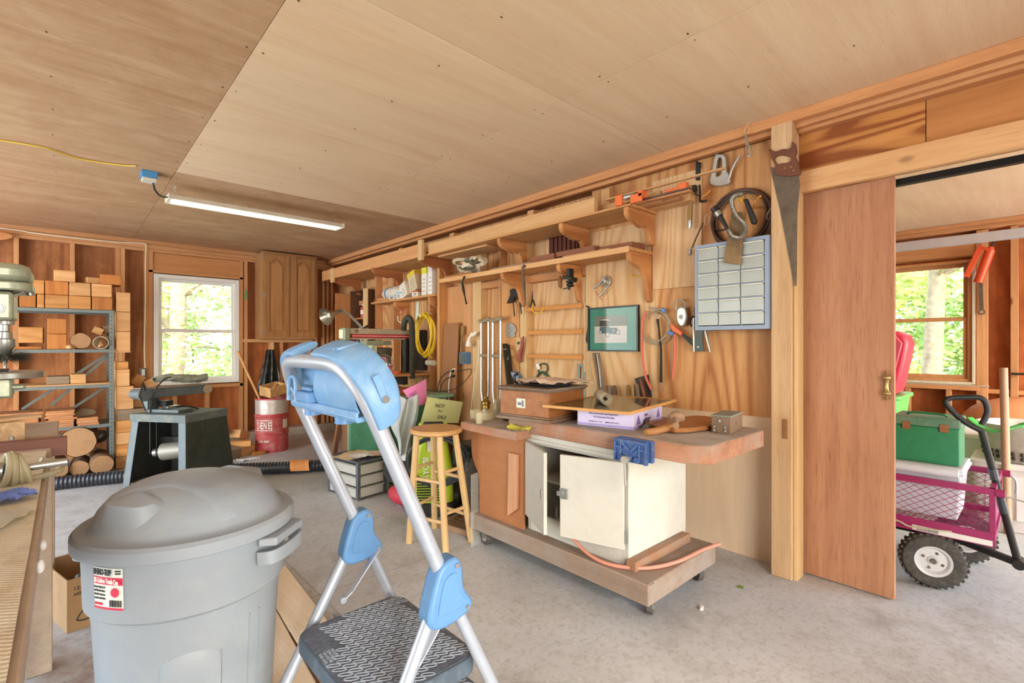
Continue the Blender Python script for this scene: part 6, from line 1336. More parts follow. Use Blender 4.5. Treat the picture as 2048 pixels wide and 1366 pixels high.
MB().beam((.235, 6.0, z1 + .03), (.26, 6.1, z1 + .085), .015, .02).beam((.25, 6.0, z1 + .04), (.25, 6.1, z1 + .07), .02, .012).build('sticks', TB[2], rt)
tblock(.19, .27, 6.12, 6.35, z1 + .14, z1 + .21, 2, 'pale block tipped up against the rack post on the second shelf', G2, 0, 25)
tblock(.27, .34, 6.15, 6.36, z1 + .16, z1 + .23, 3, 'grey sided block leaning above the rolled tube', G2, 0, -15)
tag(MB().ell((.03, 6.04, z1 + .022), (.03, .05, .022)).build('wood_piece', TB[2]), 'small rounded wood knob on the second shelf beside the log', 'wood piece')
z2 = .8295
MB().bb(-.82, .33, 6.02, 6.40, z2, z2 + .012).build('shelf_liner', TB[2], rk)
tblock(-.125, .03, 6.06, 6.3, z2 + .0125, z2 + .085, 3, 'weathered grey block on the middle rack shelf', G2)
tblock(.035, .145, 6.05, 6.3, z2 + .0125, z2 + .10, 2, 'pale block beside the weathered grey one on the middle shelf', G2)
z3 = .4545; SH = wood('cedar_shingle', 'c98e5e', '9a6238', 'Y', streak=.6, tint=.15); rd = random.Random(9)
SHG = 'thin boards piled on the low rack shelf'
for i, (x0, x1, zb, lab) in enumerate([(-.46, -.17, 0, 'lowest'), (-.46, -.18, 1, 'second'), (-.45, -.17, 2, 'third'), (-.45, -.18, 3, 'fourth'), (-.44, -.17, 4, 'fifth'), (-.45, -.16, 5, 'sixth'), (-.43, -.15, 6, 'top')]):
    o = MB(TR((x0 + x1) / 2, 6.15, z3 + zb * .022 + .001, rd.uniform(-3, 3))).box((0, 0, .010), (x1 - x0, .28, .020)).build('thin_board', SH, None, .001); tag(o, lab + ' board of the left pile on the low rack shelf', 'board', SHG)
for i in range(9):
    o = MB(TR(-.03 + rd.uniform(-.012, .012), 6.13 + rd.uniform(-.01, .01), z3 + i * .017 + .001, rd.uniform(-4, 4))).box((0, 0, .0078), (.19, .28, .0156)).build('thin_board', SH, None, .001); tag(o, ['lowest', 'second', 'third', 'fourth', 'fifth', 'sixth', 'seventh', 'eighth', 'top'][i] + ' board of the tall middle pile on the low rack shelf', 'board', SHG)
for i in range(3):
    o = MB(TR(.155 + rd.uniform(-.01, .01), 6.12, z3 + i * .024 + .001, rd.uniform(-6, 6))).box((0, 0, .0112), (.15, .26, .0224)).build('thin_board', SH, None, .001); tag(o, ['lowest', 'middle', 'top'][i] + ' board of the short right pile on the low rack shelf', 'board', SHG)
wdg = MB(TR(.12, 6.08, z3 + .078, 15)).prism(catmull([(-.09, 0, 0), (-.06, 0, .035), (.02, 0, .06), (.08, 0, .055), (.10, 0, .02), (.06, 0, 0)], 3, True), (0, .12, 0)); tag(wdg.build('bark_wedge', TB[3], None, .003), 'rounded brown wood wedge on top of the short board pile', 'wood piece')
sd_ = MB().torus((.25, 6.28, .30), .055, .014, (-.3, 1, .3), 24, 8).lathe([(.001, 0), (.04, .0), (.05, .02), (.03, .05), (.001, .055)], (.25, 6.29, .30), (-.3, -1, .3), 20); tag(sd_.build('old_lamp', plain('dull_chrome', '7f8582', .3, metal=.8)), 'dull chrome car lamp behind the large split log', 'lamp') if True else None
# tall column of blocks right of the rack
G3 = 'timber blocks stacked between the rack and the window'
zc = [0, .118, .236, .352, .470, .556, .672, .835, 1.03]
spec = [(.355, .48, 0, .118, 2, 'lowest block of the column right of the rack'), (.355, .475, .1185, .236, 0, 'second block from the floor in the column right of the rack'), (.355, .475, .2365, .352, 2, 'third block from the floor in the column right of the rack'),
        (.355, .48, .3525, .470, 0, 'fourth block from the floor in the column right of the rack'), (.365, .60, .4705, .575, 3, 'long split grey block lying across the column right of the rack'), (.36, .495, .5755, .80, 2, 'tall pale block above the split grey one'),
        (.355, .465, .8005, .965, 2, 'pale upright block in the middle of the column'), (.355, .455, .9655, 1.04, 0, 'low block under the gap in the column right of the rack')]
for a, b, c, d, m, l in spec: tblock(a, b, 6.02, 6.24, c, d, m, l, G3)
tag(MB().bb(.36, .47, 6.02, 6.3, 1.128, 1.14).bb(.40, .42, 6.28, 6.30, 1.0405, 1.128).build('ledge_board', TB[2]), 'thin ledge board carrying the top three blocks of the column', 'board')
for i, l in enumerate(('cracked block, lowest of the top three in the column', 'middle block of the top three in the column', 'highest block of the column beside the rack')): tblock(.358, .47, 6.02, 6.26, 1.1405 + i * .190, 1.1405 + i * .190 + .189, 2, l, G3)
tblock(.50, .60, 6.1, 6.28, .576, .68, 2, 'pale block on the split grey one, beside the window', G3)
tblock(.505, .60, 6.12, 6.3, .6805, .76, 3, 'dark split block in the small pile beside the window', G3, 20)
tblock(.50, .585, 6.15, 6.35, .79, .90, 0, 'block tipped on its corner in the pile beside the window', G3, 0, 30)
tblock(.58, .68, 6.15, 6.35, .76, .855, 2, 'pale block tipped right in the pile beside the window', G3, 10, -28)

# ================================================================ sander on its tapered stand
DK = plain('dark_grey_steel', '5b666c', .55, metal=.3, var=.12, dirt='7d7c72', dirt_amt=.45)
DK2 = plain('dark_panel', '3f4340', .5, metal=.35, var=.15, dirt='5d5a50', dirt_amt=.4)
sn_ = thing('belt_sander', (.65, 4.6, 0), 'belt sander on a tapered dark sheet steel stand under the left window', 'sander')
TS = TR(.375, 4.64, 0, -53)      # x towards the near corner, y towards the right back corner
L_, W_, Hs = .46, .39, .68; fl_ = .055
def q_(x, y, z): k = fl_ * (1 - z / Hs); return Vector((x + (k if x > .2 else -k), y + (k if y > .2 else -k), z))
for x in (0, L_):
    for y in (0, W_):
        sx = 1 if x == 0 else -1; sy = 1 if y == 0 else -1; a, b = q_(x, y, 0), q_(x, y, Hs)
        MB(TS).add([a, a + Vector((sx * .06, 0, 0)), a + Vector((0, sy * .06, 0)), b, b + Vector((sx * .06, 0, 0)), b + Vector((0, sy * .06, 0))], [(0, 1, 4, 3), (0, 3, 5, 2), (1, 2, 5, 4), (0, 2, 1), (3, 4, 5)]).build('leg', DK, sn_, .001)
MB(TS).bb(-.01, L_ + .01, -.01, W_ + .01, Hs - .004, Hs + .003).bb(-.012, L_ + .012, -.012, -.008, Hs - .055, Hs).bb(L_ + .008, L_ + .012, -.01, W_ + .01, Hs - .055, Hs).build('stand_top', plain('dusty_grey', '626b6c', .7, metal=.3, dirt='938d7c', dirt_amt=.6), sn_, .002)
a, b, c, d = q_(L_, 0, .02), q_(L_, W_, .02), q_(L_, W_, Hs - .01), q_(L_, 0, Hs - .01); ex = Vector((.003, 0, 0))
MB(TS).prism([a + ex, b + ex, c + ex, d + ex], (-.003, 0, 0)).build('side_panel', DK2, sn_)
a, b, c, d = q_(0, W_, .02), q_(L_, W_, .02), q_(L_, W_, Hs - .01), q_(0, W_, Hs - .01)
MB(TS).prism([a, b, c, d], (0, -.003, 0)).build('back_panel', DK2, sn_)
a, b, c, d = q_(0, 0, .02), q_(0, W_, .02), q_(0, W_, Hs - .01), q_(0, 0, Hs - .01)
MB(TS).prism([a, b, c, d], (.003, 0, 0)).build('side_panel', DK2, sn_)
MB(TS).bb(-.03, L_ + .03, -.03, W_ + .03, .16, .166).build('lower_shelf', plain('dusty_shelf', '9c8f7a', .8, dirt='6d6656', dirt_amt=.5), sn_)
MB(TS).bb(0, L_, .22, .23, .36, .47).build('motor_bracket', DK2, sn_)
mo = MB(TS).cyl((.16, .10, .38), (.36, .16, .40), .065, n=26).cyl((.15, .097, .379), (.16, .10, .38), .05, n=26).build('motor', plain('motor_grey', '8f8c84', .5, metal=.4, dirt='8b7c66', dirt_amt=.4), sn_, .003)
MB(TS).cyl((.10, .08, .374), (.16, .10, .379), .012).cyl((.10, .08, .374), (.125, .09, .376), .03, n=20).build('motor_pulley', STEEL, mo, .002)
MB(TS).tube([(.095, .055, .37), (.095, .055, .80)], .005, 8).tube([(.095, .11, .37), (.095, .11, .80)], .005, 8).build('drive_belt', BLKP, sn_)
MB(TS).lathe([(.035, 0), (.055, 0), (.055, .035), (.035, .035)], (.30, .02, .168), n=24).build('pulley_ring', plain('dark_blue_iron', '3c4150', .5, metal=.4), sn_)
MB(TS).lathe([(.001, 0), (.03, 0), (.03, .03), (.001, .03)], (.16, .0, .168), n=20).bb(.18, .44, -.02, .03, .168, .176).build('scrap_wheels', plain('dark_blue_iron', '3c4150', .5, metal=.4), sn_, .002)
MB(TS).bb(.06, .34, .06, .20, Hs + .004, Hs + .03).bb(.05, .09, .04, .14, Hs + .03, Hs + .17).build('sander_base', DK, sn_, .004)
# belt head along the view-right axis
HB = TR(.455, 4.56, .80, 25)
MB(HB).bb(-.05, .42, -.05, .05, .0, .07).build('belt_bed', DK, sn_, .004)
MB(HB).tube([(-.06, 0, .075), (.43, 0, .075)], 1, 4, prof=[(.004, .056), (.004, -.056), (-.004, -.056), (-.004, .056)]).build('sanding_belt', plain('belt_brown', '8d7d6a', .9, var=.15), sn_)
MB(HB).cyl((.44, -.055, .035), (.44, .055, .035), .038, n=24).build('drum_roller', plain('roller_tan', '9c8b76', .7), sn_, .003)
MB(HB).cyl((-.06, -.055, .035), (-.06, .055, .035), .038, n=24).cyl((-.06, -.08, .035), (-.06, -.058, .035), .05, n=24).build('drum_roller', DK, sn_, .003)
MB(HB).beam((.16, 0, -.08), (.16, 0, .0), .02, .02).bb(.12, .22, -.04, .02, -.105, -.075).build('arbor', STEEL, sn_, .002)
MB(HB).bb(.10, .16, -.05, .04, -.07, -.03).build('switch_box', BLKP, sn_, .003)
MB(HB).curve([(-.05, -.07, .05), (-.08, -.09, .10), (-.10, -.08, .04), (-.06, -.08, -.08)], .005).curve([(.0, -.05, -.06), (-.02, -.12, .06), (.06, -.10, .14), (.16, -.03, .15)], .005).curve([(.18, -.05, -.08), (.30, -.08, -.10), (.38, -.12, -.16), (.48, -.14, -.20)], .006).build('power_cord', BLKP, sn_)
bagm = MB(HB); rd = random.Random(2)
P_ = [(.06, 0, .135), (.14, 0, .14), (.24, 0, .14), (.34, 0, .138), (.42, 0, .13), (.46, 0, .125)]
def bag_(u, v):
    a = v * 2 * PI; r = .045 * (math.sin(min(1, .12 + u * 1.0) * PI * .5) ** .5) * (1.05 - .25 * u); r *= 1 + .10 * math.sin(a * 3 + u * 14) + .06 * math.sin(u * 40 + a)
    return Vector((.05 + u * .40, math.cos(a) * r * 1.25, .135 + math.sin(a) * r * .85 + .01 * math.sin(u * 6)))
bagm.sheet(bag_, 26, 20, .001).build('dust_bag', plain('grey_plastic_bag', '9aa39a', .2, var=.2, metal=.2), sn_)

# ================================================================ black corrugated hose on the floor, tag
def corr(pts, r, label, mat, step_=.028, cat='hose', name='corrugated_hose'):
    P = catmull(pts, 40); L = 0; out = [P[0]]
    for p in P[1:]:
        while (p - out[-1]).length > step_ / 2: out.append(out[-1] + (p - out[-1]).normalized() * step_ / 2)
    return tag(MB().tube(out, [r * (1.0 if i % 2 else .88) for i in range(len(out))], 20).build(name, mat), label, cat)
BH = plain('black_hose', '2b2d34', .4, var=.2, dirt='5a5f70', dirt_amt=.3)
corr([Vector((-.55, 5.60, .058)), Vector((-.10, 5.53, .058)), Vector((.35, 5.42, .058)), Vector((.80, 5.22, .058)), Vector((1.15, 5.02, .058)), Vector((1.61, 4.72, .058)), Vector((1.98, 4.58, .058)), Vector((2.10, 4.55, .058))], .056, 'black corrugated dust hose lying across the floor behind the ladder', BH)
AX_ = Vector((.84, -.545, 0)); PE_ = Vector((-.545, -.84, 0)); TC_ = Vector((1.55, 4.76, .058))
def tagpt(u, v, o=0):
    f = math.radians(95 - 118 * v); r = .0635 + o
    return TC_ + AX_ * (u * .165 + .02 * v) + PE_ * (r * math.cos(f)) + Vector((0, 0, r * math.sin(f)))
tgo = tag(MB().sheet(lambda u, v: tagpt(u, v), 4, 16, .001).build('paper_tag', plain('orange_paper', 'eaa163', .7, var=.03)), 'orange handwritten paper draped over the black corrugated hose', 'paper')
m = MB(); rd = random.Random(8)
for i in range(6): m.curve([tagpt(u, .22 + i * .11 + rd.uniform(-.02, .02), .0012) for u in (.15, .3, .42, .55, .7, .82)], .0013, 4, 3)
m.build('handwriting', plain('brown_ink', '8d5a30', .6), tgo)

# ================================================================ drum with box, stick, plastic bag, scrap pile
DR = plain('drum_red', 'a83a3e', .5, var=.12, dirt='c4b0a8', dirt_amt=.4, scale=4); DRW = plain('drum_white', 'd2ccc6', .5, dirt='a85a54', dirt_amt=.4)
dm = thing('steel_drum', (1.743, 5.97, 0), 'red and white steel drum with worn lettering holding scrap wood', 'drum')
dx, dy, dr0 = 1.743, 5.97, .172
def drw(z0, z1, mat, nm='drum_body'):
    pr_ = [(dr0, z0)]; pr_ += [(dr0, z1)]; return MB().lathe(pr_, (dx, dy, 0), n=48)
MB().lathe([(.001, .01), (dr0 - .01, .01), (dr0, .0), (dr0, .20), (dr0 + .007, .208), (dr0 + .007, .214), (dr0, .222), (dr0, .39), (dr0 + .007, .398), (dr0 + .007, .404), (dr0, .412), (dr0, .428)], (dx, dy, 0), n=48).lathe([(dr0, .585), (dr0 + .006, .59), (dr0 + .006, .60), (dr0 - .006, .60), (dr0 - .006, .04), (.001, .04)], (dx, dy, 0), n=48).build('body', DR, dm)
MB().lathe([(dr0, .428), (dr0, .585)], (dx, dy, 0), n=48).build('bare_band', plain('bare_steel_band', 'bdb6b2', .4, metal=.4, dirt='a8403e', dirt_amt=.5), dm)
def ond(ang, z, off=.001): a = math.radians(ang); return Vector((dx + (dr0 + off) * math.cos(a), dy + (dr0 + off) * math.sin(a), z))
camang = math.degrees(math.atan2(-dy, -dx))
def drtext(body, a0, z, size, width, mat=DRW, bold=.001):
    a = math.radians(a0 + 14); return text('lettering', body, mat, ond(a0, z, .004), (-math.sin(a), math.cos(a), 0), (0, 0, 1), size, dm, width=width, bold=bold)
fr_ = MB()
for z in (.245, .355): fr_.sheet(lambda u, v, z=z: ond(camang - 62 + u * 62, z + v * .008, .0015), 12, 1, .0008)
for a0 in (camang - 2,): fr_.sheet(lambda u, v, a0=a0: ond(a0 + u * 2.5, .248 + v * .112, .0015), 1, 4, .0008)
fr_.build('lettering_frame', DRW, dm)
for ch, aa in (('D', -56), ('E', -42), ('N', -29), ('E', -14)):
    a = math.radians(camang + aa + 4); text('lettering', ch, DRW, ond(camang + aa, .268, .0035), (-math.sin(a), math.cos(a), 0), (0, 0, 1), .105, dm, width=.034, bold=.002)
for ch, aa in (('COM', -50), ('PANY', -26)):
    a = math.radians(camang + aa + 8); text('lettering', ch, DRW, ond(camang + aa, .115, .0035), (-math.sin(a), math.cos(a), 0), (0, 0, 1), .035, dm, width=.055, bold=.0006)
MB().sheet(lambda u, v: ond(camang + 40 + u * 26, .262 + v * .10, .0015), 8, 2, .0008).build('lettering_panel', DRW, dm)
MB().sheet(lambda u, v: ond(camang + 18 + u * 22, .45 + v * .12, .0015), 8, 2, .0008).build('grey_label', plain('grey_label', 'aaa79f', .5, dirt='7d6f6a', dirt_amt=.4), dm)
OSB = plain('osb', 'c8a06a', .8, var=.25, scale=30, dirt='8c6238', dirt_amt=.5)
bxo = thing('wooden_crate', (1.80, 5.95, .60), 'small chipboard crate tilted on top of the red drum', 'crate')
T = TR(1.70, 5.86, .605, 22, 8, -10)
MB(T).bb(0, .22, 0, .012, 0, .11).bb(0, .22, .168, .18, 0, .11).bb(0, .012, .012, .168, 0, .11).bb(.208, .22, .012, .168, 0, .11).bb(.012, .208, .012, .168, 0, .01).build('crate_box', OSB, bxo, .001)
tag(MB(T).beam((.03, .03, .06), (.20, .15, .09), .03, .02).build('offcut', TB[2]), 'short offcut lying inside the chipboard crate', 'offcut')
tag(MB().tube([(1.375, 5.88, 1.13), (1.47, 5.90, .9), (1.60, 5.92, .60), (1.69, 5.95, .06)], [.014, .013, .013, .013], 12).build('wooden_pole', wood('broom_pole', 'd29a62', 'a06a38', 'Z', streak=.4)), 'slanted wooden pole standing in the red drum', 'pole')
bgm = MB()
def blackbag(u, v):
    x = 1.76 + (u * .36) * (.25 + .75 * v) + .16 * (1 - v) ; z = 1.14 - .80 * v - .05 * math.sin(u * 9) * v + .12 * u * v
    return Vector((x, 6.80 + .045 * math.sin(u * 16 + v * 3) * (.3 + v) - .03 * v, z))
tag(MB().sheet(blackbag, 34, 22, .002).build('plastic_bag', plain('black_film', '2c2f2c', .22, var=.25)), 'black plastic bag hanging on the back wall behind the red drum', 'bag')
G4 = 'scrap blocks piled on the floor beside the drum'
def sblk(px, py, z, s, rz, m, label, ry=0):
    o = MB(TR(px, py, z, rz, 0, ry)).box((0, 0, s[2] / 2), s).build('scrap_block', TB[m], None, .003); return tag(o, label, 'wood block', G4)
sblk(1.20, 5.92, .04, (.42, .14, .11), -58, 3, 'long grey weathered timber lying beside the sander stand', 12)
sblk(1.10, 5.85, 0, (.16, .14, .10), 20, 2, 'pale block on the floor hidden behind the sander stand')
sblk(1.20, 5.98, .235, (.15, .13, .10), 25, 2, 'pale square block on top of the weathered timber')
sblk(1.42, 6.03, .16, (.16, .12, .09), 40, 2, 'tilted pale block at the top of the scrap pile', 20)
sblk(1.40, 5.90, .10, (.22, .10, .06), -20, 0, 'flat orange block in the middle of the scrap pile')
sblk(1.44, 5.93, .0, (.18, .14, .10), 30, 2, 'light block at the bottom of the scrap pile near the drum')
sblk(1.56, 5.80, .0, (.14, .05, .04), 10, 1, 'small brown stick end touching the drum base')
crumple('plastic_wrapper', TR(1.42, 5.62, .002, 10), .22, .10, .03, .001, plain('white_film', 'dfe3ea', .3), 'crinkled white wrapper on the floor before the scrap pile', 'wrapper', 21)

# ================================================================ cupboard with bottles, articulated lamp
cp = thing('tall_cupboard', (2.75, 6.1, 0), 'tall wooden cupboard standing open behind the clamp lamp', 'cupboard')
CPW = wood('cupboard_side', 'c88a52', '94572c', 'Z', streak=.6, knots=.4)
CX0, CX1, CY0, CY1 = 2.74, 2.925, 5.70, 6.12
MB().bb(CX1 - .015, CX1, CY0, CY1, .3, 1.90).bb(CX0, CX1 - .015, CY1 - .02, CY1, .3, 1.90).bb(CX0, CX1 - .015, CY0, CY0 + .02, .3, 1.90).bb(CX0, CX1 - .015, CY0 + .02, CY1 - .02, .3, .32).bb(CX0, CX1 - .015, CY0 + .02, CY1 - .02, 1.88, 1.90).bb(CX0, CX1 - .015, CY0 + .02, CY1 - .02, .0, .02).build('carcass', wood('cupboard_dark', '6e4a30', '3f2818', 'Z', streak=.6), cp, .002)
for z in (.75, 1.10, 1.32, 1.53): MB().bb(CX0 + .02, CX1 - .015, CY0 + .02, CY1 - .02, z, z + .018).build('shelf', CPW, cp)
MB().bb(CX0 - .012, CX0, CY0 - .10, CY0 + .02, .3, 1.90).build('face_board', M_PINE, cp, .002)
MB().bb(CX0 - .20, CX0, CY1 - .018, CY1, .32, 1.86).build('door', CPW, cp, .002)
for i, (y, z, c1, c2, lab, hh_) in enumerate([(5.86, 1.549, 'b03040', 'e8e0d0', 'red and white bottle on the cupboard shelf', .17), (5.78, 1.549, 'd8c8b0', '6a3030', 'cream bottle beside the red one in the cupboard', .13), (5.96, 1.339, 'd8c43c', 'f0f0e8', 'yellow tub on the middle cupboard shelf', .08), (5.82, 1.339, 'c9c9c9', '4a4a50', 'white canister on the middle cupboard shelf', .12), (5.92, 1.119, '3050a0', 'f0f0f0', 'blue spray bottle low in the cupboard', .16), (5.80, 1.119, '3458b8', 'e8e8f0', 'bright blue can low in the cupboard', .15), (6.02, 1.119, '303238', '888888', 'dark can low in the cupboard', .14)]):
    b = thing('bottle', (2.80, y, z), lab, 'bottle', 'bottles and cans in the cupboard')
    MB().lathe([(.001, 0), (.034, 0), (.036, .01), (.036, hh_ * .75), (.016, hh_ * .88), (.001, hh_ * .88)], (2.80, y, z), n=20).build('body', plain('bottle_' + c1, c1, .4), b)
    MB().lathe([(.0165, hh_ * .86), (.0165, hh_), (.001, hh_)], (2.80, y, z), n=16).build('cap', plain('cap_' + c2, c2, .4), b)
    MB().lathe([(.0365, hh_ * .25), (.0365, hh_ * .55)], (2.80, y, z), n=20).build('label_band', plain('cap_' + c2, c2, .4), b)
al = thing('swing_arm_lamp', (2.3, 5.1, 1.4), 'chrome cone swing arm lamp clamped above the radial saw', 'lamp')
LM = plain('lamp_chrome', 'a9a79a', .25, metal=.85, var=.1)
h0 = onY(672, 625, 5.2); h1 = onY(640, 632, 5.15) ; h1 = h0 + (onY(643, 628, 5.1) - h0).normalized() * .15
sp = h0; ax = (Vector((-.85, -.25, -.35))).normalized()
MB().lathe([(.020, -.05), (.022, 0), (.028, .03), (.045, .06), (.095, .15), (.093, .15), (.042, .062), (.018, .03), (.001, .02)], sp, ax, 32).lathe([(.001, -.05), (.020, -.05)], sp, ax, 20).build('shade', LM, al)
MB().ell(sp + ax * .09, .028).build('bulb', plain('bulb_white', 'f0ece0', .2), al)
e0 = sp - ax * .05; e1 = onY(727, 660, 5.05)
pts_ = onY(700, 632, 5.12)
for o in (-.012, .012): MB().tube([e0 + Vector((0, o, 0)), pts_ + Vector((0, o, .0)), e1 + Vector((0, o, 0))], .0035, 8).build('arm_rod', STEEL, al)
MB().tube([e0 + Vector((0, 0, .02)), pts_ + Vector((0, 0, .02)), e1 + Vector((0, 0, .02))], .006, 8).build('spring', STEEL, al)
e2 = Vector((e1.x, 4.9, 1.395)); MB().cyl(e0, e0 + Vector((.03, 0, .01)), .014).ell(e1, .022).tube([e1, Vector((e1.x + .02, 4.95, 1.42)), Vector((2.3, 4.80, 1.375))], .012, 8).build('joint', BLACK, al)
# ================================================================ radial arm saw on a green steel cabinet
SG = plain('saw_grey_green', '8d9680', .45, metal=.2, var=.1, dirt='55584a', dirt_amt=.3)
rs = thing('radial_arm_saw', (2.4, 4.65, .78), 'old radial arm saw with a red striped arm behind the ladder', 'saw')
AY = 4.65
MB().bb(2.06, 2.76, AY - .05, AY + .05, 1.31, 1.365).bb(2.06, 2.76, AY - .04, AY + .04, 1.255, 1.272).build('arm', plain('arm_beige', 'b0a48e', .45), rs, .004)
MB().bb(2.08, 2.74, AY - .052, AY + .052, 1.272, 1.309).build('red_stripe', plain('saw_red', 'b83038', .4, dirt='6a2024', dirt_amt=.3), rs, .002)
MB().bb(2.08, 2.74, AY - .0535, AY - .0522, 1.288, 1.293).build('pinstripe', WHT, rs)
text('lettering', '10', BLKP, (2.10, AY - .0512, 1.322), (1, 0, 0), (0, 0, 1), .045, rs, bold=.0008)
MB().bb(1.995, 2.06, AY - .065, AY + .055, 1.245, 1.37).build('end_cap', SG, rs, .012)
MB().bb(1.985, 1.995, AY - .05, AY + .04, 1.265, 1.35).build('gauge_face', plain('gauge_cream', 'dcdcc8', .3), rs, .002)
MB().cyl((2.70, AY, .90), (2.70, AY, 1.34), .045, n=24).build('column', BLACK, rs)
MB().bb(2.22, 2.50, AY - .07, AY + .07, 1.20, 1.245).cyl((2.40, AY - .085, 1.225), (2.40, AY - .07, 1.225), .02).build('carriage', SG, rs, .005)
MB().bb(2.28, 2.35, AY - .05, AY + .05, 1.09, 1.20).build('yoke', plain('pale_green_iron', 'c2ccae', .4), rs, .008)
MB().cyl((2.24, AY, 1.03), (2.44, AY, 1.03), .075, n=28).build('motor', BLACK, rs, .004)
MB().prism([(2.21 + .13 * math.cos(a * PI / 12), AY - .04 - .0, 1.02 + .13 * math.sin(a * PI / 12)) for a in range(13)] + [(2.08, AY - .04, .98), (2.34, AY - .04, .98)], (0, .05, 0)).build('blade_guard', STEEL, rs, .004)
MB().curve([(2.30, AY - .08, 1.20), (2.27, AY - .13, 1.12), (2.33, AY - .14, 1.0), (2.42, AY - .12, 1.02)], .005).curve([(2.20, AY - .10, 1.02), (2.22, AY - .12, 1.10), (2.30, AY - .12, 1.12), (2.36, AY - .12, 1.02), (2.34, AY - .12, .94)], .005).build('cable', plain('grey_cable', '9a998a', .5), rs)
MB().bb(2.05, 2.84, 4.33, 4.96, .885, .91).build('wooden_table', wood('saw_table_top', 'c98f58', '965a2e', 'Y', streak=.6), rs, .003)
MB().bb(2.05, 2.10, 4.34, 4.96, .80, .884).bb(2.5, 2.55, 4.34, 4.96, .80, .884).build('table_frame', BLACK, rs)
gk = thing('steel_cabinet', (2.3, 4.1, 0), 'green sheet steel machine stand under the radial arm saw', 'cabinet')
GRN = plain('machine_green', '3f7d5c', .5, var=.15, dirt='2f5a44', dirt_amt=.5); GRL = plain('machine_pale_green', '8db59a', .5, var=.08, dirt='6a8c74', dirt_amt=.3)
MB().bb(2.02, 2.60, 3.78, 4.50, .03, .70).build('panel_box', GRN, gk, .004)
for x, y in ((2.0, 3.76), (2.0, 4.50), (2.58, 3.76), (2.58, 4.50)): MB().bb(x, x + .035, y, y + .035, 0, .72).build('leg', GRL, gk, .002)
MB().bb(1.97, 2.66, 3.70, 4.60, .72, .75).build('cabinet_top', GRL, gk, .004)
tag(MB().bb(2.02, 2.40, 3.86, 4.28, .7505, .80).build('drilled_board', wood('drilled_board', 'b56f48', '84462a', 'Y', streak=.6), None, .003), 'reddish drilled board on the green machine stand', 'board')
sv = thing('red_clamp', (2.08, 3.95, .80), 'small red handled toggle clamp on the drilled board', 'clamp'); MB().cyl((2.1, 3.92, .801), (2.1, 3.92, .86), .006).build('rod', STEEL, sv); MB().cyl((2.1, 3.92, .86), (2.1, 3.92, .92), .016).build('grip', plain('clamp_red', 'd2434b', .4), sv)
vz = thing('small_machine_vise', (2.06, 4.12, .80), 'small steel vise lying on the drilled board behind the ladder', 'vise'); MB().bb(2.03, 2.12, 4.08, 4.16, .8005, .86).cyl((2.0, 4.12, .84), (2.08, 4.12, .84), .022).build('body', STEEL, vz, .004)
fan = thing('cage_fan', (2.17, 4.2, .80), 'chrome wire cage fan on the green machine stand', 'fan')
CH = plain('chrome', 'd0d2d0', .15, metal=.95); fc = Vector((2.15, 4.10, 1.0)); fax = Vector((-.75, -.6, .1)).normalized(); fx_, fy_, _ = frame_of(fax)
m = MB()
for i in range(30):
    a = 2 * PI * i / 30; d = fx_ * math.cos(a) + fy_ * math.sin(a); m.tube([fc + fax * .06 + d * .02, fc + fax * .055 + d * .07, fc + fax * .03 + d * .105, fc - fax * .02 + d * .112, fc - fax * .05 + d * .09, fc - fax * .06 + d * .03], .0018, 5)
m.torus(fc, .112, .003, fax).torus(fc + fax * .05, .08, .002, fax).build('cage', CH, fan)
MB().cyl(fc + fax * .058, fc + fax * .066, .025, n=20).cyl(fc - fax * .09, fc - fax * .02, .04, n=20).build('hub', CH, fan)
m = MB()
for i in range(4):
    a = 2 * PI * i / 4; d = fx_ * math.cos(a) + fy_ * math.sin(a); e = fax.cross(d); m.prism([fc + d * .02 - e * .01, fc + d * .09 - e * .03 + fax * .01, fc + d * .095 + e * .02 - fax * .01, fc + d * .02 + e * .01], fax * .002)
m.build('blade', plain('fan_red', 'a84048', .4), fan)
MB().tube([fc - fax * .05, fc - Vector((0, 0, .12)), Vector((2.17, 4.12, .81))], .012).lathe([(.001, 0), (.07, 0), (.07, .012), (.001, .02)], (2.17, 4.12, .801), n=24).build('stand', BLACK, fan)
vac = thing('dust_bin', (2.55, 4.9, .911), 'grey plastic dust bin with a coiled black cord behind the saw', 'bin')
MB().lathe([(.001, 0), (.12, 0), (.14, .25), (.12, .26), (.001, .26)], (2.47, 4.80, .9115), n=32).build('bin_body', plain('dusty_black', '5d5a52', .5), vac)
m = MB(); cp_ = []
for i in range(90): t = i / 89; cp_.append(Vector((2.36 + .02 * math.cos(t * 40), 4.62 - .1 * t, 1.02 + .06 * t + .02 * math.sin(t * 40))))
m.tube(cp_, .004, 6).build('coiled_cord', BLKP, vac)
dh = corr([onX(807, 660, 2.64), onX(809, 645, 2.63), onX(816, 636, 2.61), onX(823, 646, 2.60), onX(825, 690, 2.60), onX(824, 730, 2.60), onX(824, 758, 2.60)], .031, 'thick dusty black vacuum hose rising beside the yellow air hose', plain('dusty_black_hose', '3b3a33', .6, var=.1), .012)
tag(MB().bb(2.79, 2.845, 4.44, 4.66, .93, 1.36).build('dark_board', plain('near_black_panel', '2a231e', .6), None, .004), 'dark panel standing behind the black vacuum hose', 'panel')
tag(MB().torus((2.42, 4.42, .918), .085, .007, (0, 0, 1), 30, 8).torus((2.42, 4.42, .930), .078, .007, (0, 0, 1), 30, 8).build('coiled_extension_cord', plain('orange_cord', 'd9704a', .5)), 'orange cord coiled on the saw table', 'cord')
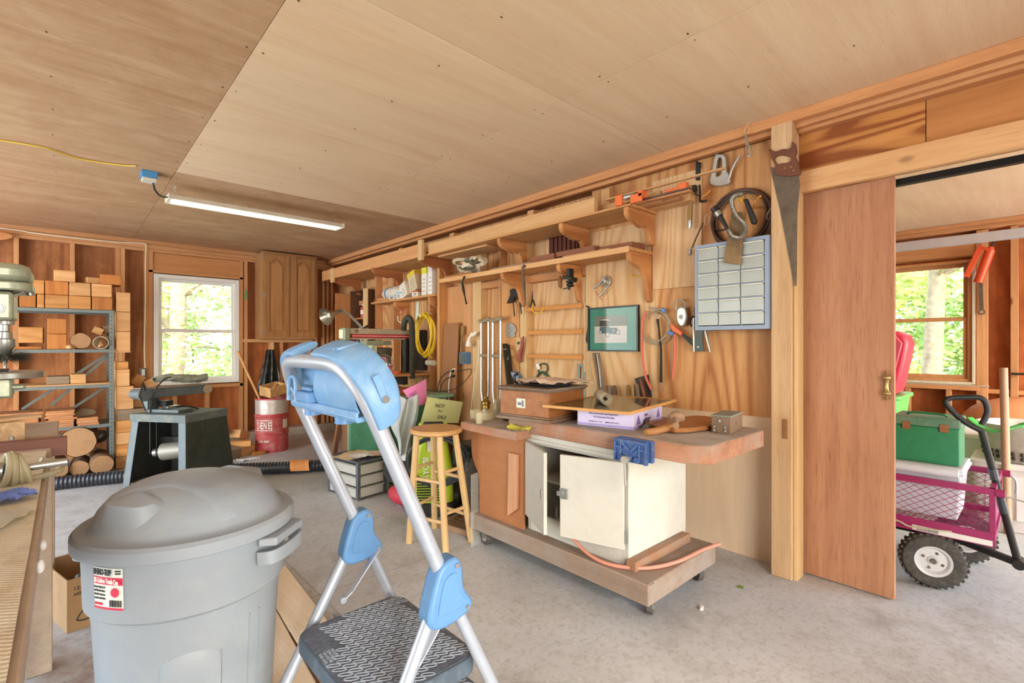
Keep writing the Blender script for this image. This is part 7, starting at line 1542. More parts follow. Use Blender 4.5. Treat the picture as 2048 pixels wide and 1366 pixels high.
# yellow air hose
yh = thing('air_hose', (2.78, 4.33, 1.06), 'bright yellow air hose coiled on a hook beside the divider', 'hose')
rd = random.Random(4)
for k in range(11):
    c = Vector((2.72 - .008 * (k % 4) + .02, 4.31 + rd.uniform(-.03, .03), 1.31 + rd.uniform(-.02, .015))); h_ = .215 - .006 * (k % 5) + rd.uniform(-.01, .01); w_ = .165 - .012 * (k % 4); n = 34
    P = [c + Vector((.01 * math.sin(2 * PI * i / n * 2 + k), math.cos(2 * PI * i / n) * w_ * (1 + .12 * math.sin(2 * PI * i / n)), math.sin(2 * PI * i / n) * h_)) for i in range(n)]
    MB().tube(P, .0065, 8, True).build('hose_loop', plain('yellow_hose', 'ddb92a', .4, var=.05), yh)
MB().curve([(2.74, 4.28, 1.12), (2.72, 4.20, 1.09), (2.70, 4.13, 1.07)], .0065).build('hose_end', plain('yellow_hose', 'ddb92a', .4), yh)
MB().curve([(2.84, 4.35, 1.52), (2.80, 4.35, 1.54), (2.72, 4.35, 1.53), (2.70, 4.35, 1.49), (2.69, 4.35, 1.52)], .008).build('hook', plain('cream_plastic', 'e9dfc0', .4), yh)
rh = thing('storage_hook', (2.84, 5.0, 1.5), 'white tipped red hook hanging under the short lower shelf', 'hook')
MB().curve([onX(800, 615, 2.80), onX(805, 618, 2.80), onX(804, 628, 2.80), onX(797, 632, 2.80)], .005).build('red_arm', REDP, rh); MB().curve([onX(796, 632, 2.80), onX(797, 642, 2.79), onX(805, 645, 2.76), onX(810, 640, 2.74)], .008).build('white_tip', WHT, rh)
tag(MB().cyl((2.72, 4.25, 1.02), (2.72, 4.12, 1.02), .028, n=18).build('roller_cover', plain('grey_roller', 'b8b4a4', .7), None, .003), 'grey paint roller cover beside the divider below the yellow hose', 'roller')
tag(MB().prism(wp([(833, 603), (838, 603), (837, 640), (831, 640)], 2.78), (.006, 0, 0)).build('steel_ruler', STEEL), 'short steel strip hanging under the short lower shelf', 'strip')
# bags, boxes on the short lower shelf; white boxes under the deep upper shelf
Zs = 1.7145
sk = MB(); 
def sack(u, v):
    a = v * 2 * PI; x = .27 * (u - .5) * 2; r = .075 * (max(0.02, 1 - abs(u - .5) ** 3 * 7.2)) ** .5
    return Vector((2.82 + math.cos(a) * r * 1.1, 5.08 + x, 1.80 + math.sin(a) * r * (1 + .07 * math.sin(u * 20)) + .0))
so = thing('cement_sack', (2.82, 5.08, Zs), 'rolled paper sack with blue and red print on the short lower shelf', 'sack')
MB().sheet(sack, 24, 24, .001).build('sack', plain('sack_paper', 'd9d2c6', .7, var=.1), so)
def sband(u0, u1): return lambda u, v: (lambda p: Vector((2.82, p.y, 1.80)) + (p - Vector((2.82, p.y, 1.80))) * 1.015)(sack(u0 + (u1 - u0) * u, v))
MB().sheet(sband(.86, .88), 2, 24, .0005).sheet(sband(.90, .92), 2, 24, .0005).build('red_print', plain('print_red', 'c0505a', .7), so); MB().sheet(sband(.66, .72), 3, 24, .0005).build('blue_print', plain('print_blue', '4a7ab8', .7), so)
def carton(name, c, s, rz, rx, body, bandc, label, letters=None):
    c = (c[0] + .10, c[1] * 1.03 - .0, c[2]); T = TR(c[0], c[1], c[2], rz, rx); o = thing(name, c, label, 'box', 'boxes and bags under the deep shelf')
    MB(T).bb(-s[0] / 2, s[0] / 2, -s[1] / 2, s[1] / 2, 0, s[2]).build('carton', plain('carton_' + body, body, .6, var=.05), o, .002)
    m = MB(T); e = .0008; m.bb(-s[0] / 2 - e, s[0] / 2 + e, -s[1] / 2 - e, s[1] / 2 + e, s[2] * .78, s[2] + e); m.build('coloured_band', plain('band_' + bandc, bandc, .6), o)
    m = MB(T)
    for k in range(4): m.bb(-s[0] / 2 - .0012, -s[0] / 2, -s[1] * .3, s[1] * (.3 - .1 * (k % 2)), s[2] * (.15 + .14 * k), s[2] * (.15 + .14 * k) + .006)
    m.build('printed_lines', plain('print_grey', '7b7a78', .6), o)
carton('grout_box', (2.72, 4.47, Zs + .07), (.09, .15, .22), 0, -18, 'cfc0a0', 'e8c83a', 'tan carton with a yellow top tilted on the short lower shelf')
carton('grout_box', (2.68, 4.60, Zs + .015), (.08, .12, .16), 0, -22, 'e8e2d4', 'ddd6c8', 'white carton leaning in front of the yellow topped one')
carton('spackle_box', (2.70, 4.235, Zs), (.10, .085, .29), 0, 0, 'e9e6dd', 'e6e24a', 'white carton with a yellow green top next to the divider')
carton('spackle_box', (2.72, 4.15, Zs), (.10, .075, .31), 0, 0, 'efece6', 'ded8d0', 'tall white carton at the divider end of the short lower shelf')
carton('small_carton', (2.66, 4.70, Zs), (.07, .10, .07), 0, 0, 'dfe5ea', '8db8d0', 'small white and blue carton on the short lower shelf')
carton('small_carton', (2.66, 4.38, Zs), (.06, .09, .06), 10, 0, 'ebe2d6', 'c0504a', 'small white and red carton on the short lower shelf')
carton('small_carton', (2.65, 4.84, Zs), (.06, .12, .045), 0, 0, 'e0ddd4', 'b9c9c9', 'low pale carton under the paper sack')
board(2.735, 2.80, 4.9, 5.42, 1.7145, 1.728, 1, 'brown lath on the short lower shelf under the sack', 'boards on the short lower shelf')
board(2.74, 2.79, 4.88, 5.35, 1.7285, 1.742, 0, 'pale lath above the brown one on the short lower shelf', 'boards on the short lower shelf')
cbn = thing('cloth_bundle', (2.66, 3.45, 1.84), 'bundle of grey and cream strap webbing on the long lower shelf', 'strap bundle')
rd = random.Random(12); SC1 = plain('webbing_cream', 'd3c6ac', .8, var=.15); SC2 = plain('webbing_olive', '6e6a54', .8, var=.15)
for k in range(11):
    c = Vector((2.62 + rd.uniform(-.03, .04), 3.42 + rd.uniform(-.13, .13), 1.905 + rd.uniform(-.015, .02))); P = []
    L = rd.uniform(.07, .13); tl = rd.uniform(-.5, .5)
    for i in range(14): a = 2 * PI * i / 14; P.append(c + Vector((.03 * math.sin(a * 2 + k), math.cos(a) * L, math.sin(a) * .035 + math.cos(a) * tl * .05)))
    MB().tube(P, 1, 4, True, prof=[(.003, .014), (.003, -.014), (-.003, -.014), (-.003, .014)]).build('webbing', SC1 if k % 2 else SC2, cbn)
# ================================================================ floor things in the middle distance
chs = thing('wooden_chest', (2.3, 4.9, 0), 'old brown wooden chest beside the green machine stand', 'chest')
CW = wood('chest_brown', 'ad7c58', '80533a', 'Z', streak=.6)
MB().bb(2.16, 2.50, 4.70, 5.02, .0, .40).build('body', CW, chs, .004); MB().bb(2.14, 2.52, 4.68, 5.04, .40, .46).build('top_rail', wood('chest_top', 'a67045', '6f4326', 'X', streak=.6), chs, .004)
MB().beam((2.13, 5.16, 0), (2.15, 5.05, .42), .05, .03).build('slanted_leg', CW, chs, .002)
og = thing('drawer_organizer', (1.78, 3.8, 0), 'dark framed plastic organizer with three clear drawers on the floor', 'drawer unit')
T = TR(1.655, 3.56, 0, 9); OF = plain('organizer_frame', '4e5158', .5, dirt='8a8680', dirt_amt=.3); OD = plain('organizer_drawer', 'bdbab4', .35, alpha=.9, var=.06)
W, D, H_ = .27, .42, .30
for x in (0, W - .028):
    for y in (0, D - .028): MB(T).bb(x, x + .028, y, y + .028, 0, H_ - .015).build('post', OF, og, .004)
MB(T).bb(-.004, W + .004, -.004, D + .004, H_ - .015, H_).build('top_panel', OF, og, .004); MB(T).bb(.002, W - .002, .002, D - .002, 0.0, .012).build('base', OF, og, .003)
for k in range(3):
    z = .018 + k * .088; MB(T).bb(.029, W - .029, .004, D - .03, z, z + .066).build('drawer', OD, og, .003); MB(T).bb(.028, W - .028, -.008, .004, z + .064, z + .076).bb(.004, .024, .03, D - .03, z + .066, z + .072).build('drawer_rail', plain('drawer_lip2', 'a8a59e', .4), og, .002)
    MB(T).bb(.003, .028, .03, D - .03, z, z + .064).build('side_window', OD, og, .001)
rd = random.Random(31)
for k, (lab, c_) in enumerate((('tan folder lying tilted on the organizer drawers', 'd8bd94'), ('white printed sheet on top of the organizer drawers', 'e4ddd2'), ('pinkish leaflet on top of the organizer drawers', 'd9b8a8'), ('crumpled plastic covered paper hanging over the organizer front', 'd6d3d0'))):
    crumple('paper', TR([1.74, 1.80, 1.86, 1.72][k], [3.80, 3.72, 3.68, 3.64][k], H_ + .002 + k * .008, [20, -15, 35, 5][k]), [.30, .26, .16, .16][k], [.22, .18, .12, .12][k], .018, .001, plain('paper_%d' % k, c_, .7, var=.1), lab, 'paper', 40 + k)
rv = thing('tool_bag', (1.86, 3.2, 0), 'red and grey tool bag on the floor by the drawer organizer', 'bag')
MB().ell((1.88, 3.20, .085), (.10, .17, .082), R(0, 0, 20), jit=.03, seed=2).build('body', plain('red_fabric', 'c23648', .6, var=.15), rv)
MB().torus((1.88, 3.20, .085), .10, .016, (.3, 1, .2), 24, 8, .8).build('grey_strip', plain('bag_grey', '9098a4', .6), rv)
tag(MB().prism(catmull([(1.83, 3.33, .15), (1.80, 3.42, .20), (1.84, 3.48, .30), (1.93, 3.40, .31), (1.97, 3.30, .24), (1.92, 3.28, .16)], 3, True), (.10, .03, 0)).build('black_boot', plain('black_fabric', '2b2c30', .6, var=.2), None, .008), 'black fabric case leaning over the red tool bag', 'case')
# pressure washer
pw = thing('pressure_washer', (1.95, 2.98, 0), 'lime green pressure washer with coiled black hose behind the stool', 'pressure washer')
LG_ = plain('lime_plastic', 'b9d431', .4, var=.04); T = TR(1.95, 2.98, 0, 45 - 42)
T = TR(1.95, 2.97, 0, -38)
def taper(pts0, z0, pts1, z1): n = len(pts0); return [Vector((a, b, z0)) for a, b in pts0] + [Vector((a, b, z1)) for a, b in pts1], [tuple(range(n - 1, -1, -1)), tuple(range(n, 2 * n))] + [(i, (i + 1) % n, n + (i + 1) % n, n + i) for i in range(n)]
def rr2(w, d, r): return [(cx_ + r * math.cos(math.radians(a0 + k * 22.5)), cy_ + r * math.sin(math.radians(a0 + k * 22.5))) for cx_, cy_, a0 in ((w / 2 - r, d / 2 - r, 0), (-w / 2 + r, d / 2 - r, 90), (-w / 2 + r, -d / 2 + r, 180), (w / 2 - r, -d / 2 + r, 270)) for k in range(5)]
for z0, z1, w0, w1, d0, d1 in ((.10, .30, .30, .28, .26, .24), (.301, .55, .28, .18, .24, .16)): MB(T).add(*taper(rr2(w0, d0, .05), z0, rr2(w1, d1, .04), z1)).build('body_shell', LG_, pw, .008)
MB(T).add(*taper(rr2(.32, .28, .05), .015, rr2(.31, .27, .05), .10)).build('base', BLKP, pw, .006)
m = MB(T)
for k in range(8): m.bb(-.10, .10, -.137, -.128, .12 + k * .018, .129 + k * .018)
m.build('vent_grille', BLKP, pw)
for x in (-.17, .17): MB(T).cyl((x - .025, .06, .10), (x + .025, .06, .10), .10, n=28).build('wheel', BLKP, pw, .01)
MB(T).bb(-.10, -.07, -.02, .02, .50, .64).bb(.07, .10, -.02, .02, .50, .64).build('handle_post', LG_, pw, .006)
MB(T).bb(-.06, .08, -.10, -.06, .55, .66).build('switch_block', BLKP, pw, .01)
for k in range(6):
    c = T @ Vector((.03 + .01 * (k % 3), -.155 - .012 * (k // 2), .40 + .012 * (k % 2))); axd = T.to_3x3() @ Vector((0, 1, .05 * (k - 3)))
    MB().torus(c, .150 + .008 * (k % 3), .0085, axd, 40, 8, 1.25).build('hose_loop', plain('black_rubber', '33373c', .45, var=.1), pw)
rt_ = T.to_3x3() @ Vector((0, 0, 1)); text('lettering', 'RYOBI', WHT, T @ Vector((-.02, -.142, .27)), (0, 0, 1), T.to_3x3() @ Vector((-1, 0, 0)), .055, pw, bold=.001)
MB(T).bb(-.03, .06, -.126, -.118, .46, .54).build('front_badge', WHT, pw, .004)
# paper signs and grey bag
sg = thing('paper_sign', (2.2, 3.2, .58), 'pale yellow handwritten paper sign standing behind the stool', 'sign')
P0, P1, P2, P3 = onY(855, 794, 3.2), onY(926, 804, 3.2), onY(917, 846, 3.22), onY(841, 846, 3.22)
MB().sheet(lambda u, v: (P3.lerp(P2, u)).lerp(P0.lerp(P1, u), v) + Vector((0, .012 * math.sin(u * 3), 0)), 8, 6, .001).build('sheet', plain('yellow_paper', 'dde3a4', .7, var=.03), sg)
xd = (P1 - P0).normalized(); zd = Vector((0, 0, 1)); zd = (zd - xd * zd.dot(xd)).normalized()
for body, u, v, s_ in (('NOT', 869, 814, .042), ('for', 876, 824, .034), ('SALE', 874, 837, .040)):
    text('handwriting', body, INK, onY(u, v, 3.188), xd, zd, s_, sg, shear=.25)
pk_ = thing('paper_sign', (2.1, 3.4, .72), 'pink handwritten paper sign hanging above the grey plastic bag', 'sign')
PP = [onY(805, 781, 3.42), onY(852, 757, 3.44), onY(856, 808, 3.42), onY(826, 812, 3.40)]
MB().sheet(lambda u, v: (PP[0].lerp(PP[1], u)).lerp(PP[3].lerp(PP[2], u), v) + Vector((0, -.02 * math.sin(u * 3.1 + v), 0)), 8, 6, .001).build('sheet', plain('pink_paper', 'ec8fcb', .7, var=.03), pk_)
xd2 = (PP[1] - PP[0]).normalized(); zd2 = Vector((0, 0, 1)); zd2 = (zd2 - xd2 * zd2.dot(xd2)).normalized()
text('handwriting', 'NOT', plain('pink_ink', 'b0589a', .6), onY(820, 793, 3.36), xd2, zd2, .032, pk_, shear=.25); text('handwriting', 'SALE', plain('pink_ink', 'b0589a', .6), onY(830, 803, 3.36), xd2, zd2, .026, pk_, shear=.25)
def gbag(u, v):
    w_ = .10 + .05 * math.sin(min(1, v * 1.3) * PI) - .06 * v; return Vector((1.90 + .03 * v * 0 + (u - .5) * 2 * w_ + .06 - .04 * v, 3.36 + .03 * math.sin(u * 13 + v * 4) - .02, .80 - .46 * v + .03 * math.cos(u * 6.3 * 1.0)))
gb = tag(MB().sheet(gbag, 30, 16, .0015).build('plastic_bag', plain('grey_film', 'b3bac0', .35, var=.1)), 'grey plastic bag hanging between the pink sign and the stool', 'bag')
sup = thing('metal_stand', (2.02, 3.4, 0), 'dark upright pole carrying the pink sign and the grey bag', 'stand')
MB().tube([(2.02, 3.42, 0), (2.02, 3.42, .78)], .012).build('pole', BLACK, sup); MB().bb(1.94, 2.10, 3.34, 3.50, 0, .012).build('foot', BLACK, sup)
# crate, acrylic, dark panels by the bench end
cr_ = thing('slatted_crate', (1.98, 2.6, 0), 'low slatted wooden tray on the floor beside the bench caster', 'tray')
TW = wood('tray_wood', 'a5805e', '76563c', 'X', streak=.6, weather='8d7a66', weather_amt=.5); T = TR(1.86, 2.40, 0, 12)
MB(T).bb(0, .34, 0, .02, 0, .04).bb(0, .34, .28, .30, 0, .04).bb(0, .02, .02, .28, 0, .04).bb(.32, .34, .02, .28, 0, .04).build('rim', TW, cr_, .002)
for k in range(7): MB(T).bb(.03 + k * .042, .05 + k * .042, .02, .28, .012, .026).build('slat', TW, cr_, .001)
ac = MB().prism([(1.775, 2.29, .002), (2.05, 2.372, .002), (2.05, 2.372, .43), (1.775, 2.29, .43)], (-.002, .006, 0)); tag(ac.build('acrylic_sheet', plain('acrylic', 'd8ddda', .08, alpha=.22, var=.02)), 'clear acrylic sheet leaning between the stool and the bench', 'sheet')
tag(MB().bb(1.858, 1.90, 2.262, 2.30, .23, .30).build('black_clip', BLKP, None, .004), 'black clip gripping the clear acrylic sheet', 'clip')
tag(MB().prism([(2.02, 2.66, 0), (2.28, 2.50, 0), (2.28, 2.52, .42), (2.02, 2.68, .42)], (.01, .02, 0)).build('speckled_panel', plain('speckled_black', '5a544c', .7, var=.3, scale=50, dirt='b8ab9a', dirt_amt=.5), None, .002), 'dark speckled panel standing behind the acrylic sheet', 'panel')
bt = thing('black_tool_case', (2.3, 2.95, 0), 'black tool case with red and yellow trim behind the bench end', 'case')
MB().bb(2.18, 2.50, 2.80, 3.05, 0, .46).build('case_body', BLKP, bt, .012); MB().bb(2.165, 2.18, 2.82, 3.03, .30, .42).build('case_window', plain('case_green', '3c5a48', .4), bt, .003); MB().bb(2.168, 2.18, 2.80, 3.05, .24, .26).build('red_trim', REDP, bt)
tag(MB().bb(2.56, 2.66, 2.42, 2.60, 0, .60).build('lime_box', LG_, None, .01), 'lime green case wedged between the wall and the bench end', 'case')
# planks on the floor
PLK = wood('floor_plank', 'ecdcc2', 'cdb08a', 'Y', streak=.5, knots=.4)
for k, (x0, rz, w_) in enumerate(((.745, -3.5, .145), (.60, -4.5, .12))):
    o = MB(TR(x0, 1.9, .001 , rz)).bb(-w_ / 2, w_ / 2, -1.0, .85, 0, .019).build('floor_plank', PLK, None, .002); tag(o, ['pale pine plank on the floor beside the ladder feet', 'pine plank on the floor against the trash can'][k], 'plank')
o = MB(TR(.675, 1.85, .001, -4)).bb(-.008, .008, -.95, .8, 0, .012).build('floor_lath', wood('rust_lath', 'a5622c', '70401c', 'Y'), None, .001); tag(o, 'thin orange lath lying between the two floor planks', 'lath')
lf = MB().sheet(lambda u, v: Vector((2.45 + u * .03, 1.0 + v * .022, .003 + .006 * math.sin(u * 3))), 4, 3, .001); tag(lf.build('green_leaf', plain('leaf_green', '6d8c3a', .6)), 'small green leaf on the floor beside the bench caster', 'leaf')
tag(MB().box((2.13, 1.05, .006), (.03, .015, .01), R(0, 0, 20)).build('white_scrap', WHT, None, .002), 'tiny white scrap on the floor before the bench', 'scrap')
tag(MB().ell((2.76, .90, .012), .010).build('blue_bead', plain('blue_bead', '3a62c0', .4)), 'tiny blue bead at the base of the timber post', 'bead') if False else None
# ================================================================ the far bay: wagon, boxes, bins
MG = plain('wagon_magenta', 'a02c63', .4, var=.05)
wg = thing('garden_wagon', (3.6, .45, 0), 'magenta mesh garden wagon with pneumatic tyres beyond the sliding door', 'wagon')
# body: X 3.05..4.1, Y .16..? ; long axis along +Y
WX0_, WX1_, WY0_, WY1_, WZ0_, WZ1_ = 3.16, 3.70, .15, 1.05, .295, .505
PX = 975
m = MB(); r = .012
for z in (WZ0_, WZ1_):
    m.bb(WX0_, WX0_ + .022, WY0_, WY1_, z, z + .03).bb(WX1_ - .022, WX1_, WY0_, WY1_, z, z + .03).bb(WX0_, WX1_, WY0_, WY0_ + .022, z, z + .03).bb(WX0_, WX1_, WY1_ - .022, WY1_, z, z + .03)
m.build('rail', MG, wg, .003)
MB().bb(WX0_ - .006, WX0_, WY0_, WY1_, WZ0_ - .03, WZ0_ + .035).build('side_skirt', MG, wg, .002)
for x in (WX0_, WX1_ - .022):
    for y in (WY0_, .62, WY1_ - .022): MB().bb(x, x + .022, y, y + .022, WZ0_ + .03, WZ1_).build('upright', MG, wg, .002)
def mesh_panel(o, ux, uz, L, Hh, name):
    m = MB(); o, ux, uz = Vector(o), Vector(ux), Vector(uz); n = int(L / .045); k = Hh / .045 * .045
    for i in range(-int(Hh / .03), n + 1):
        for sg in (1, -1):
            a0 = i * .045; z0 = 0; a1 = a0 + Hh * 1.5
            pa = [(a0, 0), (a1, Hh)]
            (xa, za), (xb, zb) = pa
            if xa < 0: za = (0 - xa) / (xb - xa) * Hh; xa = 0
            if xb > L: zb = (L - a0) / (a1 - a0) * Hh; xb = L
            if xb <= xa: continue
            if sg < 0: xa, xb = L - xa, L - xb
            m.tube([o + ux * xa + uz * za, o + ux * xb + uz * zb], .0013, 4, caps=False)
    return m.build(name, MG, wg)
mesh_panel((WX0_ + .010, WY0_, WZ0_ + .03), (0, 1, 0), (0, 0, 1), WY1_ - WY0_, WZ1_ - WZ0_ - .03, 'side_mesh')
mesh_panel((WX1_ - .010, WY0_, WZ0_ + .03), (0, 1, 0), (0, 0, 1), WY1_ - WY0_, WZ1_ - WZ0_ - .03, 'side_mesh')
mesh_panel((WX0_, WY0_ + .010, WZ0_ + .03), (1, 0, 0), (0, 0, 1), WX1_ - WX0_, WZ1_ - WZ0_ - .03, 'end_mesh')
mesh_panel((WX0_, WY0_ + .01, WZ0_ + .005), (0, 1, 0), (1, 0, 0), WY1_ - WY0_, WX1_ - WX0_, 'floor_mesh')
MB().bb(WX0_ - .0075, WX0_ - .006, WY0_ + .01, WY0_ + .30, WZ0_ - .025, WZ0_ + .0).build('sticker', WHT, wg)
m = MB(); [m.bb(WX0_ - .0082, WX0_ - .0075, WY0_ + .20 + .006 * k, WY0_ + .203 + .006 * k, WZ0_ - .022, WZ0_ - .006) for k in range(14)]; m.build('sticker_print', INK, wg)
TYR = plain('tyre', '4a4743', .85, var=.2, scale=20, dirt='857a6a', dirt_amt=.4); RIM = plain('rim_white', 'd8d8d8', .4, dirt='a9a49a', dirt_amt=.3)
def wheel(x, y, ang, axn=(1, 0, 0)):
    R0 = .132; T = TR(x, y, R0 + .002, ang)
    tyre = MB(T).lathe([(.072, -.032), (.095, -.040), (.118, -.036), (.129, -.022), (.132, 0), (.129, .022), (.118, .036), (.095, .040), (.072, .032)], axis=(1, 0, 0), n=44)
    for i in range(30):
        a = 2 * PI * i / 30
        for sx in (-1, 1):
            d = Vector((0, math.cos(a + sx * .05), math.sin(a + sx * .05))); tyre.box(d * .130 + Vector((sx * .016, 0, 0)), (.026, .013, .010), Matrix.Rotation(a - PI / 2 + 0, 4, 'X'))
    t_ = tyre.build('tyre', TYR, wg)
    MB(T).lathe([(.001, -.020), (.020, -.024), (.024, -.016), (.055, -.012), (.064, -.030), (.074, -.034), (.074, .034), (.064, .030), (.055, .012), (.001, .02)], axis=(1, 0, 0), n=36).build('rim', RIM, t_)
    m = MB(T); [m.cyl((-.022, .040 * math.cos(k * PI / 2 + .4), .040 * math.sin(k * PI / 2 + .4)), (-.012, .040 * math.cos(k * PI / 2 + .4), .040 * math.sin(k * PI / 2 + .4)), .006, n=6) for k in range(4)]; m.cyl((-.034, 0, 0), (-.02, 0, 0), .012, n=14).build('wheel_bolts', OLDSTEEL, t_)
wheel(3.18, .375, 14); wheel(3.68, .30, 14); wheel(3.20, 1.02, 0); wheel(3.70, 1.02, 0)
MB().cyl((3.18, .375, .134), (3.68, .30, .134), .010).cyl((3.20, 1.02, .134), (3.70, 1.02, .134), .010).bb(3.40, 3.46, .30, 1.04, .18, .22).beam((3.43, .34, .14), (3.43, .34, .28), .05, .05).build('axle', BLACK, wg, .002)
MB().beam((3.43, .36, .20), (3.34, .09, .165), .03, .03).cyl((3.30, .08, .165), (3.38, .08, .165), .024, n=16).build('tow_bar', BLACK, wg, .003)
hp0 = Vector((3.34, .085, .175)); hp1 = Vector((3.30, .205, .78))
MB().tube([hp0, hp0.lerp(hp1, .5), hp1], .015, 12).build('pull_handle', BLACK, wg)
for a, b in ((.36, .48), (.62, .70)): MB().tube([hp0.lerp(hp1, a), hp0.lerp(hp1, b)], .018).build('handle_sleeve', plain('dark_grey_sleeve', '4a4e54', .4, metal=.4), wg)
u_ = (Vector((0, .07, .20))).normalized(); s_ = Vector((-.30, .95, -.1)).normalized(); hc = hp1
MB().tube(catmull([hc, hc + u_ * .05 + s_ * .05, hc + u_ * .13 + s_ * .085, hc + u_ * .165 + s_ * .07, hc + u_ * .17, hc + u_ * .16 - s_ * .055, hc + u_ * .10 - s_ * .055, hc + u_ * .03 - s_ * .01], 5), .013, 12).build('loop_grip', BLKP, wg)
MB().curve([(WX0_ - .01, .30, .30), (WX0_ - .02, .45, .285), (WX0_ - .02, .50, .30), (WX0_ - .01, .60, .315)], .004).build('latch_wire', plain('cream_wire', 'cfc4a4', .4), wg)
MB().curve([(WX0_ + .0, WY0_ - .004, WZ1_ + .01), (WX0_ + .05, WY0_ - .10, WZ1_ - .02), (WX0_ + .08, WY0_ - .18, WZ1_ - .05)], .004).build('hook_rod', STEEL, wg); MB().curve([(WX1_, WY0_ - .02, WZ1_ + .01), (WX1_, WY0_ - .05, WZ1_ - .02), (WX1_, WY0_ - .05, WZ1_ - .09)], .006).build('hook_rod', STEEL, wg)
for x in (WX0_ + .01, WX1_ - .01): MB().cyl((x, WY0_ - .03, WZ1_ + .012), (x, WY0_, WZ1_ + .012), .018).build('corner_boss', MG, wg)
# white cooler tub in the wagon, green metal box on top
WHG = plain('cool_white_plastic', 'd9dde6', .45, var=.03)
wt = thing('storage_tub', (3.42, .44, .33), 'pale grey lidded tub standing in the magenta wagon', 'tub')
T = TR(3.40, .43, .331, 0)
MB(T).add(*taper([(-.15, -.14), (.15, -.14), (.15, .16), (-.15, .16)], 0, [(-.17, -.155), (.17, -.155), (.17, .175), (-.17, .175)], .225)).build('tub_body', WHG, wt, .006)
MB(T).bb(-.185, .185, -.17, .19, .226, .245).bb(-.18, .18, -.165, .185, .2455, .262).build('tub_lid', WHG, wt, .01)
MB(T).cyl((-.20, -.15, .24), (-.20, .20, .24), .022, n=20).build('rolled_rim', WHG, wt)
T = TR(3.40, .40, .594, 0); GB = plain('old_green_metal', '2f8a5c', .5, var=.08, dirt='1f6a48', dirt_amt=.4)
gb_ = thing('ammo_box', (3.40, .4, .594), 'old green metal file box with a carry handle on the pale tub', 'metal box')
MB(T).bb(-.13, .13, -.115, .145, 0, .185).build('body', GB, gb_, .004); MB(T).bb(-.135, .135, -.120, .150, .186, .232).build('lid', plain('green_grey_lid', '5d8c72', .5, var=.15, dirt='9a9a80', dirt_amt=.5), gb_, .005)
MB(T).curve([(-.02, .10, .232), (-.04, .08, .245), (-.04, -.04, .245), (-.02, -.06, .232)], .006).build('handle', GB, gb_)
for y in (-.06, .09): MB(T).bb(-.140, -.1355, y - .018, y + .018, .165, .205).build('hinge', plain('rust', '9a6a44', .7, dirt='5a3a24', dirt_amt=.5), gb_, .002)
# green and red totes at the left edge of the opening
def tote(name, X, Y, z0, w0, d0, w1, d1, h, mat, label, cat='tub'):
    o = thing(name, (X, Y, z0), label, cat); T = TR(X, Y, z0)
    MB(T).add(*taper(rr2(w0, d0, .04), 0, rr2(w1, d1, .05), h)).build('tub_body', mat, o, .004)
    MB(T).add(*taper(rr2(w1 + .04, d1 + .04, .06), h + .001, rr2(w1 + .04, d1 + .04, .06), h + .03)).build('rim', mat, o, .006); return o
tote('green_tote', 4.68, 1.0, 0, .36, .42, .50, .58, .80, plain('tote_green', '6fc36a', .4, var=.03), 'tall green plastic tote behind the sliding door edge')
RP = plain('tote_red', 'd9465c', .35, var=.03)
rt2 = thing('red_tote', (4.68, .95, .833), 'red plastic tote standing on end on the green tote', 'tub'); T = TR(4.60, .92, .833, 0)
MB().prism([Vector((4.50, .955 - a, .833 + b)) for a, b in ((-.25, 0), (.22, 0), (.27, .25), (.29, .38), (.27, .44), (.22, .47), (.12, .475), (-.25, .475))], (.30, 0, 0)).build('tub_body', RP, rt2, .02)
MB().prism([Vector((4.49, .955 - a, .833 + b)) for a, b in ((.10, .02), (.19, .03), (.24, .28), (.26, .38), (.22, .44), (.16, .44), (.13, .38))], (-.012, 0, 0)).build('rim', plain('tote_pink', 'e4617a', .35), rt2, .006)
MB().bb(4.472, 4.478, .73, .80, 1.22, 1.262).build('hand_slot', plain('slot_dark_red', '9a2c3c', .5), rt2, .004)
# laundry basket, white totes, orange things, pole
WTT = plain('clear_white_tote', 'e9e9ec', .4, var=.03)
for (X, Y, w, d, h, lab) in ((4.70, .02, .50, .62, .40, 'large clear white storage bin right behind the wagon'), (5.25, .10, .5, .7, .50, 'tall clear white storage bin at the back beyond the wagon')):
    o = thing('storage_bin', (X, Y, 0), lab, 'bin'); T = TR(X, Y, 0)
    MB(T).add(*taper(rr2(w - .06, d - .06, .05), 0.0, rr2(w, d, .06), h)).build('bin_body', WTT, o, .004); MB(T).add(*taper(rr2(w + .03, d + .03, .06), h + .001, rr2(w + .02, d + .02, .06), h + .035)).build('bin_lid', WTT, o, .006)
    for k in range(4): MB(T).bb(-w / 2 - .004, -w / 2 + .02, -d / 2 + .08 + k * .14, -d / 2 + .13 + k * .14, .08, h - .04).build('bin_rib', WTT, o, .004)
bk_ = thing('laundry_basket', (4.72, .08, .437), 'grey patterned open basket with black weave on the white storage bin', 'basket')
T = TR(4.72, .05, .4375); o_ = [(.22, 0), (.24, .10), (.27, .23), (.275, .24), (.262, .24), (.235, .10), (.21, .012), (.001, .012)]
MB(T).lathe([(a * 1.0, b) for a, b in o_], n=40).build('shell', plain('basket_grey', 'c9c7c0', .5, var=.15, scale=14, dirt='8f8c84', dirt_amt=.4), bk_)
m = MB(T)
for k in range(34):
    a = 2 * PI * k / 34
    for z in (.03, .06): d = Vector((math.cos(a), math.sin(a), 0)); m.ell(d * (.226 + z * .2) + Vector((0, 0, z)), (.012, .012, .014), n=6, m=4)
m.build('weave', plain('weave_black', '3a3836', .7), bk_)
gs = thing('green_strap', (4.5, .15, .64), 'bright green webbing strap draped in the grey basket', 'strap')
GW_ = plain('strap_green', '4fbf5c', .5)
